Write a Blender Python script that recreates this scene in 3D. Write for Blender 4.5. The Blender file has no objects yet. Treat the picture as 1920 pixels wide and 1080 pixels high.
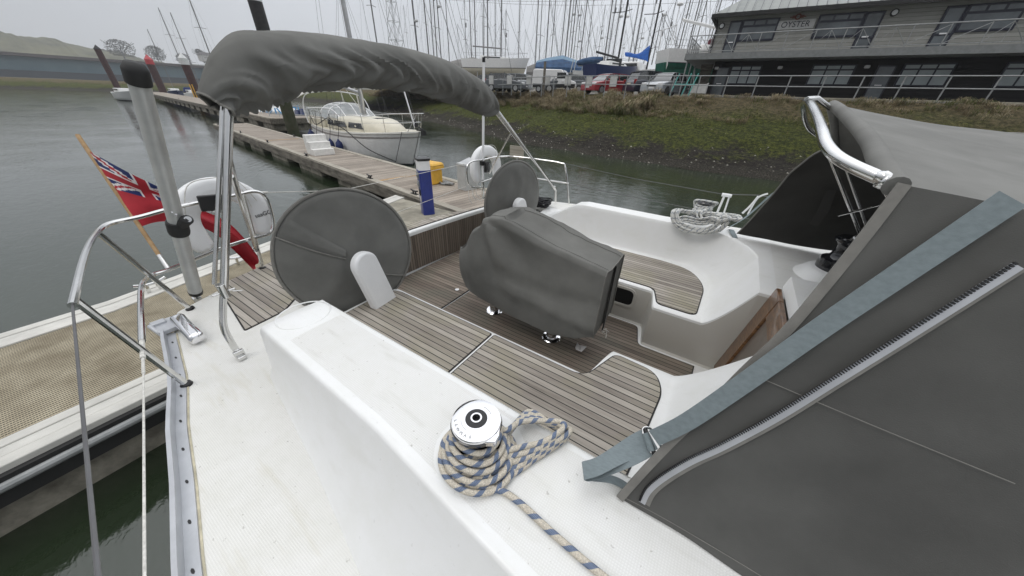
import bpy, bmesh, math, random
import numpy as np
from mathutils import Vector, Matrix, noise
random.seed(7); rng = np.random.default_rng(7)
SC = bpy.context.scene; COL = SC.collection
PI = math.pi
# ---------------------------------------------------------------- camera
FPX = 590.0; ZC = 2.5
_U = Vector((35, 970, 590)).normalized()
_A = Vector((-1083, 398, -590)); _A = (_A - _A.dot(_U) * _U).normalized()
_F = -_A; _P = _U.cross(_F)
R3 = Matrix((_F, _P, _U))
CAM = Vector((0, 0, ZC))
cd = bpy.data.cameras.new('camera'); cam = bpy.data.objects.new('camera', cd); COL.objects.link(cam)
cam.matrix_world = Matrix.Translation(CAM) @ R3.to_4x4()
cd.sensor_width = 36; cd.lens = FPX / 1920 * 36; cd.clip_end = 5000; cd.clip_start = 0.02
SC.camera = cam
SC.render.resolution_x = 1920; SC.render.resolution_y = 1080
# ---------------------------------------------------------------- world: overcast sky
SUN_EL = math.radians(55); SUN_AZ = math.radians(205)
w = bpy.data.worlds.new('World'); SC.world = w; w.use_nodes = True
nt = w.node_tree; N = nt.nodes; L = nt.links
bg = N['Background']; bg.inputs['Strength'].default_value = 0.1
sky = N.new('ShaderNodeTexSky'); sky.sky_type = 'NISHITA'; sky.sun_disc = False
sky.sun_elevation = SUN_EL; sky.sun_rotation = SUN_AZ; sky.dust_density = 4
tc = N.new('ShaderNodeTexCoord'); sp = N.new('ShaderNodeSeparateXYZ'); L.new(tc.outputs['Generated'], sp.inputs[0])
cr = N.new('ShaderNodeValToRGB'); L.new(sp.outputs[2], cr.inputs[0])
e = cr.color_ramp.elements
e[0].position = 0.0; e[0].color = (6.25, 6.5, 6.85, 1)
e[1].position = 0.9; e[1].color = (18.0, 18.3, 18.8, 1)
m = cr.color_ramp.elements.new(0.5); m.color = (11.5, 11.8, 12.2, 1)
m = cr.color_ramp.elements.new(0.28); m.color = (6.7, 6.95, 7.4, 1)
nz = N.new('ShaderNodeTexNoise'); nz.inputs['Scale'].default_value = 1.6; nz.inputs['Detail'].default_value = 4
L.new(tc.outputs['Generated'], nz.inputs[0])
mr = N.new('ShaderNodeMapRange'); mr.inputs[1].default_value = .3; mr.inputs[2].default_value = .7; mr.inputs[3].default_value = .9; mr.inputs[4].default_value = 1.1
L.new(nz.outputs[0], mr.inputs[0])
# the cloud is a little brighter towards the yard (+y)
m2 = N.new('ShaderNodeMath'); m2.operation = 'MULTIPLY_ADD'; m2.inputs[1].default_value = .42; m2.inputs[2].default_value = .86
L.new(sp.outputs[1], m2.inputs[0])
m3 = N.new('ShaderNodeMath'); m3.operation = 'MULTIPLY'; L.new(m2.outputs[0], m3.inputs[0]); L.new(mr.outputs[0], m3.inputs[1])
vm = N.new('ShaderNodeVectorMath'); vm.operation = 'SCALE'; L.new(cr.outputs[0], vm.inputs[0]); L.new(m3.outputs[0], vm.inputs['Scale'])
mx = N.new('ShaderNodeMix'); mx.data_type = 'RGBA'; mx.inputs[0].default_value = 0.9
L.new(sky.outputs[0], mx.inputs[6]); L.new(vm.outputs[0], mx.inputs[7]); L.new(mx.outputs[2], bg.inputs[0])
sl = bpy.data.lights.new('sun', 'SUN'); sl.energy = 0.55; sl.angle = math.radians(25); sl.color = (1, .97, .93)
so = bpy.data.objects.new('sun', sl); COL.objects.link(so)
sd = Vector((math.sin(SUN_AZ) * math.cos(SUN_EL), math.cos(SUN_AZ) * math.cos(SUN_EL), math.sin(SUN_EL)))
so.rotation_euler = sd.to_track_quat('Z', 'Y').to_euler()
vs = SC.view_settings; vs.view_transform = 'Standard'; vs.look = 'None'; vs.gamma = 1; vs.exposure = 0.10
# ---------------------------------------------------------------- pixel -> place (photo pixels, on a plane of the place)
def ray(x, y): return R3 @ Vector((x - 960, 540 - y, -FPX))
def at(x, y, z=None, X=None, Y=None, D=None):
    d = ray(x, y)
    k = (z - ZC) / d.z if z is not None else X / d.x if X is not None else Y / d.y if Y is not None else D / FPX
    return CAM + d * k
# ---------------------------------------------------------------- materials
MATS = {}
def newmat(name):
    m = bpy.data.materials.new(name); m.use_nodes = True; MATS[name] = m
    return m, m.node_tree.nodes, m.node_tree.links, m.node_tree.nodes['Principled BSDF']
def rgb(c): return (c[0], c[1], c[2], 1)
def nd(N, t, **kw):
    n = N.new(t)
    for k, v in kw.items():
        if k.startswith('i'): n.inputs[int(k[1:])].default_value = v
        else: setattr(n, k, v)
    return n
def simple(name, col, rough=.5, metal=0, var=.12, scale=6, bump=0, bscale=60, coat=0, spec=.5, col2=None, stretch=(1, 1, 1), bdist=.002):
    m, N, L, B = newmat(name)
    B.inputs['Roughness'].default_value = rough; B.inputs['Metallic'].default_value = metal
    B.inputs['Coat Weight'].default_value = coat; B.inputs['Specular IOR Level'].default_value = spec
    tc = N.new('ShaderNodeTexCoord'); mp = N.new('ShaderNodeMapping'); mp.inputs['Scale'].default_value = stretch
    L.new(tc.outputs['Object'], mp.inputs[0])
    nz = nd(N, 'ShaderNodeTexNoise'); nz.inputs['Scale'].default_value = scale; nz.inputs['Detail'].default_value = 6; nz.inputs['Roughness'].default_value = .62
    L.new(mp.outputs[0], nz.inputs[0])
    r = N.new('ShaderNodeValToRGB'); e = r.color_ramp.elements
    c2 = col2 or tuple(min(1, c * (1 + var)) for c in col); c1 = tuple(c * (1 - var) for c in col) if not col2 else col
    e[0].position = .35; e[0].color = rgb(c1); e[1].position = .65; e[1].color = rgb(c2)
    L.new(nz.outputs[0], r.inputs[0]); L.new(r.outputs[0], B.inputs['Base Color'])
    if bump:
        n2 = nd(N, 'ShaderNodeTexNoise'); n2.inputs['Scale'].default_value = bscale; n2.inputs['Detail'].default_value = 4
        L.new(mp.outputs[0], n2.inputs[0])
        b = N.new('ShaderNodeBump'); b.inputs['Strength'].default_value = bump; b.inputs['Distance'].default_value = bdist
        L.new(n2.outputs[0], b.inputs['Height']); L.new(b.outputs[0], B.inputs['Normal'])
    return m
def mathn(N, L, op, a, b=None, c=None):
    n = N.new('ShaderNodeMath'); n.operation = op
    for i, v in enumerate((a, b, c)):
        if v is None: continue
        if isinstance(v, (int, float)): n.inputs[i].default_value = v
        else: L.new(v, n.inputs[i])
    return n.outputs[0]
def planks(name, c1, c2, pitch, gap, axis='y', grain=(1.2, 26, 26), rough=.75, line=(.012, .011, .01), green=None, cross=None, bumpd=.0015):
    """boards running across `axis`, with dark seams between them"""
    m, N, L, B = newmat(name); B.inputs['Roughness'].default_value = rough
    tc = N.new('ShaderNodeTexCoord'); s = N.new('ShaderNodeSeparateXYZ'); L.new(tc.outputs['Object'], s.inputs[0])
    ax = s.outputs['xyz'.index(axis)]
    q = mathn(N, L, 'DIVIDE', ax, pitch); fr = mathn(N, L, 'FRACT', mathn(N, L, 'ADD', q, 1000.0)); fl = mathn(N, L, 'FLOOR', q)
    wn = N.new('ShaderNodeTexWhiteNoise'); wn.noise_dimensions = '1D'; L.new(fl, wn.inputs['W'])
    mp = N.new('ShaderNodeMapping'); mp.inputs['Scale'].default_value = grain; L.new(tc.outputs['Object'], mp.inputs[0])
    ad = N.new('ShaderNodeVectorMath'); ad.operation = 'ADD'; L.new(mp.outputs[0], ad.inputs[0]); L.new(wn.outputs['Color'], ad.inputs[1])
    nz = nd(N, 'ShaderNodeTexNoise'); nz.inputs['Scale'].default_value = 3; nz.inputs['Detail'].default_value = 8; nz.inputs['Roughness'].default_value = .7
    L.new(ad.outputs[0], nz.inputs[0])
    big = nd(N, 'ShaderNodeTexNoise'); big.inputs['Scale'].default_value = 1.7; big.inputs['Detail'].default_value = 3; L.new(tc.outputs['Object'], big.inputs[0])
    f = mathn(N, L, 'ADD', mathn(N, L, 'MULTIPLY', nz.outputs[0], .9), mathn(N, L, 'MULTIPLY_ADD', wn.outputs['Value'], .42, -.08))
    f = mathn(N, L, 'ADD', f, mathn(N, L, 'MULTIPLY', big.outputs[0], .5))
    r = N.new('ShaderNodeValToRGB'); e = r.color_ramp.elements; e[0].position = .52; e[0].color = rgb(c1); e[1].position = 1.08; e[1].color = rgb(c2)
    mr = nd(N, 'ShaderNodeMapRange'); mr.inputs[1].default_value = .45; mr.inputs[2].default_value = 1.15; L.new(f, mr.inputs[0])
    e[0].position = .0; e[1].position = 1.0; L.new(mr.outputs[0], r.inputs[0])
    col = r.outputs[0]
    if green:
        n3 = nd(N, 'ShaderNodeTexNoise'); n3.inputs['Scale'].default_value = 3.3; L.new(tc.outputs['Object'], n3.inputs[0])
        rr = nd(N, 'ShaderNodeMapRange'); rr.inputs[1].default_value = .45; rr.inputs[2].default_value = .75; rr.inputs[4].default_value = .7; L.new(n3.outputs[0], rr.inputs[0])
        mg = N.new('ShaderNodeMix'); mg.data_type = 'RGBA'; L.new(rr.outputs[0], mg.inputs[0]); L.new(col, mg.inputs[6]); mg.inputs[7].default_value = rgb(green); col = mg.outputs[2]
    g = mathn(N, L, 'LESS_THAN', fr, gap / pitch)
    if cross:
        cx = s.outputs['xyz'.index(cross[0])]; g2 = mathn(N, L, 'LESS_THAN', mathn(N, L, 'FRACT', mathn(N, L, 'ADD', mathn(N, L, 'DIVIDE', cx, cross[1]), 1000.37)), cross[2] / cross[1]); g = mathn(N, L, 'MAXIMUM', g, g2)
    mm = N.new('ShaderNodeMix'); mm.data_type = 'RGBA'; L.new(g, mm.inputs[0]); L.new(col, mm.inputs[6]); mm.inputs[7].default_value = rgb(line)
    L.new(mm.outputs[2], B.inputs['Base Color'])
    h = mathn(N, L, 'SUBTRACT', mathn(N, L, 'MULTIPLY', nz.outputs[0], .5), g)
    b = N.new('ShaderNodeBump'); b.inputs['Strength'].default_value = .5; b.inputs['Distance'].default_value = bumpd; L.new(h, b.inputs['Height']); L.new(b.outputs[0], B.inputs['Normal'])
    return m
def gelcoat(name, col, pitch=None, rough=.32, dirt=.06, stain=None, pk=.0012):
    m, N, L, B = newmat(name); B.inputs['Roughness'].default_value = rough
    tc = N.new('ShaderNodeTexCoord')
    nz = nd(N, 'ShaderNodeTexNoise'); nz.inputs['Scale'].default_value = 3.5; nz.inputs['Detail'].default_value = 9; nz.inputs['Roughness'].default_value = .75; L.new(tc.outputs['Object'], nz.inputs[0])
    r = N.new('ShaderNodeValToRGB'); e = r.color_ramp.elements
    e[0].position = .3; e[0].color = rgb(tuple(c * (1 - dirt) for c in (col[0], col[1], col[2] * .97))); e[1].position = .6; e[1].color = rgb(col); L.new(nz.outputs[0], r.inputs[0])
    # specks of grit
    n3 = nd(N, 'ShaderNodeTexNoise'); n3.inputs['Scale'].default_value = 55; n3.inputs['Detail'].default_value = 2; L.new(tc.outputs['Object'], n3.inputs[0])
    gr = nd(N, 'ShaderNodeMapRange'); gr.inputs[1].default_value = .70; gr.inputs[2].default_value = .76; gr.inputs[4].default_value = .55 if pitch else .15; L.new(n3.outputs[0], gr.inputs[0])
    mg = N.new('ShaderNodeMix'); mg.data_type = 'RGBA'; L.new(gr.outputs[0], mg.inputs[0]); L.new(r.outputs[0], mg.inputs[6]); mg.inputs[7].default_value = (.3, .28, .24, 1)
    # faint long smears
    mp = N.new('ShaderNodeMapping'); mp.inputs['Scale'].default_value = (1.5, 9, 4); mp.inputs['Rotation'].default_value = (0, 0, .5); L.new(tc.outputs['Object'], mp.inputs[0])
    n4 = nd(N, 'ShaderNodeTexNoise'); n4.inputs['Scale'].default_value = 2.5; n4.inputs['Detail'].default_value = 7; L.new(mp.outputs[0], n4.inputs[0])
    sr = nd(N, 'ShaderNodeMapRange'); sr.inputs[1].default_value = .56; sr.inputs[2].default_value = .72; sr.inputs[4].default_value = .34 if pitch else .14; L.new(n4.outputs[0], sr.inputs[0])
    ms = N.new('ShaderNodeMix'); ms.data_type = 'RGBA'; L.new(sr.outputs[0], ms.inputs[0]); L.new(mg.outputs[2], ms.inputs[6]); ms.inputs[7].default_value = rgb(stain or (.56, .55, .50))
    L.new(ms.outputs[2], B.inputs['Base Color'])
    n2 = nd(N, 'ShaderNodeTexNoise'); n2.inputs['Scale'].default_value = 9; n2.inputs['Detail'].default_value = 3; L.new(tc.outputs['Object'], n2.inputs[0])
    h = mathn(N, L, 'MULTIPLY', n2.outputs[0], .6)
    b = N.new('ShaderNodeBump'); b.inputs['Strength'].default_value = .12; b.inputs['Distance'].default_value = .004
    L.new(h, b.inputs['Height']); last = b
    if pitch:
        s = N.new('ShaderNodeSeparateXYZ'); L.new(tc.outputs['Object'], s.inputs[0])
        k = 2 * PI / pitch
        sx = mathn(N, L, 'SINE', mathn(N, L, 'MULTIPLY', mathn(N, L, 'ADD', s.outputs[0], s.outputs[1]), k * .7071))
        sy = mathn(N, L, 'SINE', mathn(N, L, 'MULTIPLY', mathn(N, L, 'SUBTRACT', s.outputs[0], s.outputs[1]), k * .7071))
        d = mathn(N, L, 'GREATER_THAN', mathn(N, L, 'MULTIPLY', sx, sy), .15)
        pd = N.new('ShaderNodeMix'); pd.data_type = 'RGBA'; L.new(mathn(N, L, 'MULTIPLY', mathn(N, L, 'SUBTRACT', 1.0, d), .16), pd.inputs[0]); L.new(ms.outputs[2], pd.inputs[6]); pd.inputs[7].default_value = (.42, .41, .38, 1); L.new(pd.outputs[2], B.inputs['Base Color'])
        b2 = N.new('ShaderNodeBump'); b2.inputs['Strength'].default_value = .8; b2.inputs['Distance'].default_value = pk
        L.new(d, b2.inputs['Height']); L.new(b.outputs[0], b2.inputs['Normal']); last = b2
    L.new(last.outputs[0], B.inputs['Normal'])
    return m
gelcoat('gelcoat', (.80, .805, .80)); gelcoat('nonskid', (.80, .80, .785), pitch=.010, rough=.45)
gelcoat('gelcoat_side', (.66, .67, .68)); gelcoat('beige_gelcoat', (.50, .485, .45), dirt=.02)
gelcoat('deck_nonskid', (.80, .795, .765), pitch=.010, rough=.5, stain=(.62, .59, .48), dirt=.09)
planks('teak', (.17, .147, .125), (.50, .46, .405), .0435, .0056, 'y', green=(.27, .25, .17))
planks('teak_wet', (.075, .058, .046), (.27, .222, .178), .0435, .0054, 'y', green=(.13, .13, .10))
planks('teak_face', (.10, .078, .06), (.235, .195, .155), .034, .005, 'y', grain=(26, 26, 1.2))
planks('pontoon_boards', (.15, .125, .10), (.40, .345, .285), .142, .010, 'x', grain=(26, 1.2, 26), line=(.04, .035, .03), bumpd=.01)
simple('orange_board', (.30, .19, .09), .8, col2=(.45, .30, .16), scale=3, stretch=(8, 1, 1))
simple('timber_edge', (.26, .235, .19), .85, col2=(.42, .39, .33), scale=3, stretch=(.6, 8, 8), bump=.5, bscale=14, bdist=.008)
simple('timber_side', (.07, .062, .05), .9, col2=(.22, .20, .165), scale=4, stretch=(.5, 5, 2.4), bump=.6, bscale=12, bdist=.01)
simple('caulk', (.012, .011, .011), .6)
simple('canvas', (.160, .160, .150), .92, var=.17, scale=1.7, bump=.5, bscale=420, spec=.2, bdist=.0009)
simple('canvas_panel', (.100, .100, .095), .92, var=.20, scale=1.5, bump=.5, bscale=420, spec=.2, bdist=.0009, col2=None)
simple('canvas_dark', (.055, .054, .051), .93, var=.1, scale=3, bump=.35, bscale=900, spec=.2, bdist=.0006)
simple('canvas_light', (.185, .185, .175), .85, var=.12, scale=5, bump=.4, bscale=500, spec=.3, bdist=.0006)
simple('trim', (.19, .185, .17), .85, var=.12, scale=20, bump=.4, bscale=700, bdist=.0005)
simple('webbing', (.165, .20, .212), .8, col2=(.20, .24, .252), scale=60, stretch=(1, 3, 1), bump=.5, bscale=450, bdist=.0006)
simple('steel', (.68, .68, .67), .13, 1, var=.05, scale=8, bump=.05, bscale=30)
simple('chrome', (.82, .82, .84), .07, 1, var=.04, scale=9, bump=.03, bscale=25)
simple('alloy', (.50, .50, .50), .38, 1, var=.10, scale=7)
simple('alloy_anod', (.50, .51, .50), .40, .25, var=.10, scale=6)
simple('rail_alloy', (.50, .515, .54), .45, .45, var=.1, scale=5)
simple('black', (.012, .012, .013), .35, var=.2); simple('black_gloss', (.012, .013, .016), .16, coat=.5)
simple('hole', (.004, .004, .004), .9)
simple('white_plastic', (.78, .785, .79), .35, var=.03); simple('white_paint', (.74, .73, .70), .6, var=.09, scale=9)
simple('wood_varnish', (.075, .034, .012), .35, col2=(.19, .09, .034), scale=5, stretch=(3, 3, 14), coat=.4)
simple('washboard', (.13, .105, .085), .35, var=.12, coat=.3)
simple('red_cloth', (.38, .018, .03), .85, var=.15); simple('blue_cloth', (.012, .025, .12), .85); simple('white_cloth', (.7, .68, .68), .85)
simple('blue_post', (.012, .028, .20), .3, var=.12, coat=.4); simple('yellow_plastic', (.70, .40, .05), .5, var=.12)
simple('concrete', (.21, .195, .155), .92, col2=(.36, .335, .27), scale=3.2, bump=.5, bscale=40, bdist=.006)
simple('white_strip', (.55, .54, .50), .8, var=.12, scale=7, stretch=(1, .5, 1))
simple('float_concrete', (.11, .10, .08), .92, col2=(.30, .28, .23), scale=5, bump=.6, bscale=20, bdist=.01)
simple('dark_steel', (.035, .018, .018), .6, col2=(.075, .03, .028), scale=5, bump=.4, bscale=20, bdist=.01)
simple('pile_dark', (.013, .013, .014), .55, col2=(.03, .028, .028)); simple('pile_green', (.028, .04, .012), .8, col2=(.06, .055, .035), scale=4, bump=.5, bscale=15, bdist=.02); simple('pile_white', (.62, .63, .62), .5); simple('pile_red', (.45, .05, .06), .5)
simple('cream_gel', (.62, .58, .47), .35, var=.05); simple('white_gel', (.76, .76, .75), .3, var=.05); simple('hull_grey', (.47, .48, .48), .3, var=.05)
simple('antifoul', (.035, .04, .05), .8); simple('window_dark', (.03, .033, .035), .08, coat=.5); simple('green_hull', (.004, .10, .065), .5, var=.2, scale=3)
simple('blue_sail', (.012, .09, .36), .8, var=.3); simple('blue_tarp', (.018, .055, .13), .75, col2=(.04, .10, .21), scale=2, bump=.5, bscale=6, bdist=.05); simple('blue_hull', (.008, .02, .085), .35); simple('lightblue_tarp', (.17, .27, .37), .8, var=.2)
simple('grey_tarp', (.20, .195, .185), .85, var=.16, bump=.5, bscale=5, bdist=.05); simple('red_canvas', (.09, .012, .02), .8)
simple('cyan_paint', (.05, .22, .42), .45); simple('navy_fender', (.008, .02, .10), .6); simple('rubber', (.02, .02, .02), .7)
simple('mast_alloy', (.20, .20, .20), .5, .2, var=.2); simple('wire', (.13, .13, .135), .5, .3)
simple('rope_white', (.62, .61, .57), .85, var=.2, scale=60, bump=.5, bscale=200); simple('rope_black', (.012, .012, .014), .8, bump=.5, bscale=200)
simple('galv', (.30, .31, .31), .55, .4, var=.15, scale=10); simple('sign_white', (.50, .50, .49), .6)
simple('fence_green', (.05, .28, .25), .5)
def rope(name, base, fleck, band=.046, frac=.36):
    m, N, L, B = newmat(name); B.inputs['Roughness'].default_value = .85
    uv = N.new('ShaderNodeUVMap'); s = N.new('ShaderNodeSeparateXYZ'); L.new(uv.outputs[0], s.inputs[0])
    u, v = s.outputs[0], s.outputs[1]
    fb = mathn(N, L, 'FRACT', mathn(N, L, 'ADD', mathn(N, L, 'DIVIDE', v, band), mathn(N, L, 'ADD', u, 100.0)))
    band_ = mathn(N, L, 'LESS_THAN', fb, frac)
    a = mathn(N, L, 'MULTIPLY', u, 9.0); b_ = mathn(N, L, 'DIVIDE', v, .0042)
    c1 = mathn(N, L, 'FLOOR', mathn(N, L, 'FRACT', mathn(N, L, 'ADD', mathn(N, L, 'ADD', a, b_), 100)) if False else mathn(N, L, 'MULTIPLY', mathn(N, L, 'FRACT', mathn(N, L, 'ADD', mathn(N, L, 'ADD', a, b_), 100.0)), 2.0))
    c2 = mathn(N, L, 'FLOOR', mathn(N, L, 'MULTIPLY', mathn(N, L, 'FRACT', mathn(N, L, 'ADD', mathn(N, L, 'SUBTRACT', a, b_), 1000.0)), 2.0))
    chk = mathn(N, L, 'ABSOLUTE', mathn(N, L, 'SUBTRACT', c1, c2))
    x1 = N.new('ShaderNodeMix'); x1.data_type = 'RGBA'; L.new(chk, x1.inputs[0]); x1.inputs[6].default_value = rgb(fleck); x1.inputs[7].default_value = tuple(.5 * p + .5 * q for p, q in zip((.55, .60, .64), fleck)) + (1,)
    tc = N.new('ShaderNodeTexCoord'); nz = nd(N, 'ShaderNodeTexNoise'); nz.inputs['Scale'].default_value = 300; L.new(tc.outputs['Object'], nz.inputs[0])
    r = N.new('ShaderNodeValToRGB'); e = r.color_ramp.elements; e[0].position = .35; e[1].position = .65; e[0].color = rgb(tuple(c * .7 for c in base)); e[1].color = rgb(tuple(c * 1.15 for c in base)); L.new(nz.outputs[0], r.inputs[0])
    x2 = N.new('ShaderNodeMix'); x2.data_type = 'RGBA'; L.new(band_, x2.inputs[0]); L.new(r.outputs[0], x2.inputs[6]); L.new(x1.outputs[2], x2.inputs[7]); L.new(x2.outputs[2], B.inputs['Base Color'])
    b = N.new('ShaderNodeBump'); b.inputs['Strength'].default_value = .5; b.inputs['Distance'].default_value = .0008; L.new(chk, b.inputs['Height']); L.new(b.outputs[0], B.inputs['Normal'])
    return m
rope('rope_blue', (.60, .55, .46), (.012, .05, .15), band=.056, frac=.34); rope('rope_grey', (.68, .68, .65), (.10, .13, .18), band=.055, frac=.17)
def glassmat(name, tint=(.6, .65, .68), alpha=.35):
    m, N, L, B = newmat(name); B.inputs['Base Color'].default_value = rgb(tint); B.inputs['Roughness'].default_value = .06; B.inputs['Alpha'].default_value = alpha
    return m
glassmat('clear_vinyl', (.45, .48, .5), .5)
# ---------------------------------------------------------------- mesh builder
class MB:
    def __init__(s): s.v = []; s.f = []; s.mi = []; s.uv = {}
    def add(s, vs, fs, mi=0):
        o = len(s.v); s.v += [tuple(p) for p in vs]; s.f += [tuple(i + o for i in f) for f in fs]; s.mi += [mi] * len(fs); return o
    def box(s, c, sz, rot=None, mi=0, taper=1):
        c = Vector(c); x, y, z = sz[0] / 2, sz[1] / 2, sz[2] / 2
        pts = [Vector((a * x * (taper if d > 0 else 1), b * y * (taper if d > 0 else 1), d * z)) for d in (-1, 1) for a, b in ((-1, -1), (1, -1), (1, 1), (-1, 1))]
        if rot is not None: pts = [rot @ p for p in pts]
        s.add([c + p for p in pts], [(0, 3, 2, 1), (4, 5, 6, 7), (0, 1, 5, 4), (1, 2, 6, 5), (2, 3, 7, 6), (3, 0, 4, 7)], mi); return s
    def bar(s, a, b, wdt, h, mi=0, up=(0, 0, 1)):
        a, b = Vector(a), Vector(b); d = (b - a); l = d.length; d.normalize(); u = Vector(up)
        if abs(d.dot(u)) > .98: u = Vector((1, 0, 0))
        y = u.cross(d).normalized(); z = d.cross(y)
        s.box((a + b) / 2, (l, wdt, h), Matrix((d, y, z)).transposed(), mi); return s
    def tube(s, pts, r, n=10, mi=0, closed=False, cap=True, smooth=0, uv=False, sq=None):
        pts = [Vector(p) for p in pts]
        if smooth: pts = catmull(pts, smooth, closed)
        m = len(pts); o = len(s.v); rr = r if hasattr(r, '__len__') else [r] * m
        if len(rr) != m: rr = [rr[min(len(rr) - 1, int(i / (m - 1) * (len(rr) - 1) + .5))] for i in range(m)]
        T = []
        for i in range(m):
            a = pts[(i - 1) % m] if (closed or i) else pts[0]; b = pts[(i + 1) % m] if (closed or i < m - 1) else pts[-1]
            t = (b - a); T.append(t.normalized() if t.length > 1e-9 else (T[-1] if T else Vector((0, 0, 1))))
        ref = Vector((0, 0, 1)) if abs(T[0].z) < .9 else Vector((1, 0, 0))
        nrm = (ref - ref.dot(T[0]) * T[0]).normalized(); ln = 0; LL = []
        for i in range(m):
            if i: ln += (pts[i] - pts[i - 1]).length
            LL.append(ln)
            nrm = (nrm - nrm.dot(T[i]) * T[i]).normalized(); bn = T[i].cross(nrm)
            for k in range(n):
                a = 2 * PI * k / n; ca, sa = math.cos(a), math.sin(a)
                if sq: ca *= sq[0]; sa *= sq[1]
                s.v.append(tuple(pts[i] + (nrm * ca + bn * sa) * rr[i]))
        for i in range(m if closed else m - 1):
            j = (i + 1) % m
            for k in range(n):
                q = (k + 1) % n
                if uv:
                    l1 = LL[j] if j else LL[-1] + (pts[0] - pts[-1]).length
                    s.uv[len(s.f)] = ((k / n, LL[i]), ((k + 1) / n, LL[i]), ((k + 1) / n, l1), (k / n, l1))
                s.f.append((o + i * n + k, o + i * n + q, o + j * n + q, o + j * n + k)); s.mi.append(mi)
        if cap and not closed:
            s.f.append(tuple(o + k for k in reversed(range(n)))); s.mi.append(mi)
            s.f.append(tuple(o + (m - 1) * n + k for k in range(n))); s.mi.append(mi)
        return s
    def lathe(s, prof, c=(0, 0, 0), n=28, mi=0, axis=(0, 0, 1), cap=True):
        c = Vector(c); ax = Vector(axis).normalized(); ref = Vector((1, 0, 0)) if abs(ax.x) < .9 else Vector((0, 1, 0))
        u = (ref - ref.dot(ax) * ax).normalized(); v = ax.cross(u); o = len(s.v)
        for r, z in prof:
            for k in range(n): a = 2 * PI * k / n; s.v.append(tuple(c + ax * z + (u * math.cos(a) + v * math.sin(a)) * r))
        for i in range(len(prof) - 1):
            for k in range(n):
                q = (k + 1) % n; s.f.append((o + i * n + k, o + i * n + q, o + (i + 1) * n + q, o + (i + 1) * n + k)); s.mi.append(mi)
        if cap:
            s.f.append(tuple(o + k for k in reversed(range(n)))); s.mi.append(mi)
            e = o + (len(prof) - 1) * n; s.f.append(tuple(e + k for k in range(n))); s.mi.append(mi)
        return s
    def prism(s, poly, z0, z1, mi=0, miside=None):
        """poly: (x, y) anticlockwise; z0/z1 numbers or functions of (x, y)"""
        g0 = z0 if callable(z0) else (lambda x, y: z0); g1 = z1 if callable(z1) else (lambda x, y: z1)
        n = len(poly); o = s.add([(x, y, g0(x, y)) for x, y in poly] + [(x, y, g1(x, y)) for x, y in poly], [])
        s.f.append(tuple(o + i for i in reversed(range(n)))); s.f.append(tuple(o + n + i for i in range(n))); s.mi += [mi, mi]
        for i in range(n):
            j = (i + 1) % n; s.f.append((o + i, o + j, o + n + j, o + n + i)); s.mi.append(mi if miside is None else miside)
        return s
    def grid(s, P, mi=0, closed_u=False):
        """P[i][j] points"""
        n, m = len(P), len(P[0]); o = len(s.v)
        for row in P: s.v += [tuple(p) for p in row]
        for i in range(n if closed_u else n - 1):
            i2 = (i + 1) % n
            for j in range(m - 1):
                s.f.append((o + i * m + j, o + i2 * m + j, o + i2 * m + j + 1, o + i * m + j + 1)); s.mi.append(mi)
        return s
    def shell(s, P, th, mi=0):
        """a sheet with thickness th"""
        n, m = len(P), len(P[0]); Q = []
        for i in range(n):
            row = []
            for j in range(m):
                a = Vector(P[min(i + 1, n - 1)][j]) - Vector(P[max(i - 1, 0)][j]); b = Vector(P[i][min(j + 1, m - 1)]) - Vector(P[i][max(j - 1, 0)])
                k = a.cross(b); k = k.normalized() if k.length > 1e-12 else Vector((0, 0, 1)); row.append(Vector(P[i][j]) + k * th)
            Q.append(row)
        o = len(s.v); s.grid(Q, mi); o2 = len(s.v); s.grid([r[::-1] for r in P], mi)
        def A(i, j): return o + i * m + j
        def B(i, j): return o2 + i * m + (m - 1 - j)
        for i in range(n - 1):
            s.f += [(A(i, 0), B(i, 0), B(i + 1, 0), A(i + 1, 0)), (A(i + 1, m - 1), B(i + 1, m - 1), B(i, m - 1), A(i, m - 1))]; s.mi += [mi, mi]
        for j in range(m - 1):
            s.f += [(A(0, j + 1), B(0, j + 1), B(0, j), A(0, j)), (A(n - 1, j), B(n - 1, j), B(n - 1, j + 1), A(n - 1, j + 1))]; s.mi += [mi, mi]
        return s
def catmull(P, k, closed=False):
    n = len(P); out = []
    for i in range(n if closed else n - 1):
        g = (lambda q: P[q % n]) if closed else (lambda q: P[max(0, min(n - 1, q))])
        p0, p1, p2, p3 = g(i - 1), g(i), g(i + 1), g(i + 2)
        for j in range(k):
            t = j / k; out.append(.5 * ((2 * p1) + (p2 - p0) * t + (2 * p0 - 5 * p1 + 4 * p2 - p3) * t * t + (3 * p1 - p0 - 3 * p2 + p3) * t ** 3))
    if not closed: out.append(P[-1])
    return out
WL = {}
def wloc(o): return WL.get(o.name, Vector((0, 0, 0)))
def tag(o, label=None, cat=None, group=None, kind=None):
    if label: o['label'] = label
    if cat: o['category'] = cat
    if group: o['group'] = group
    if kind: o['kind'] = kind
    return o
def thing(name, label, cat, loc=(0, 0, 0), group=None):
    o = bpy.data.objects.new(name, None); COL.objects.link(o); o.location = loc; o.empty_display_size = .1
    WL[o.name] = Vector(loc); return tag(o, label, cat, group)
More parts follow.
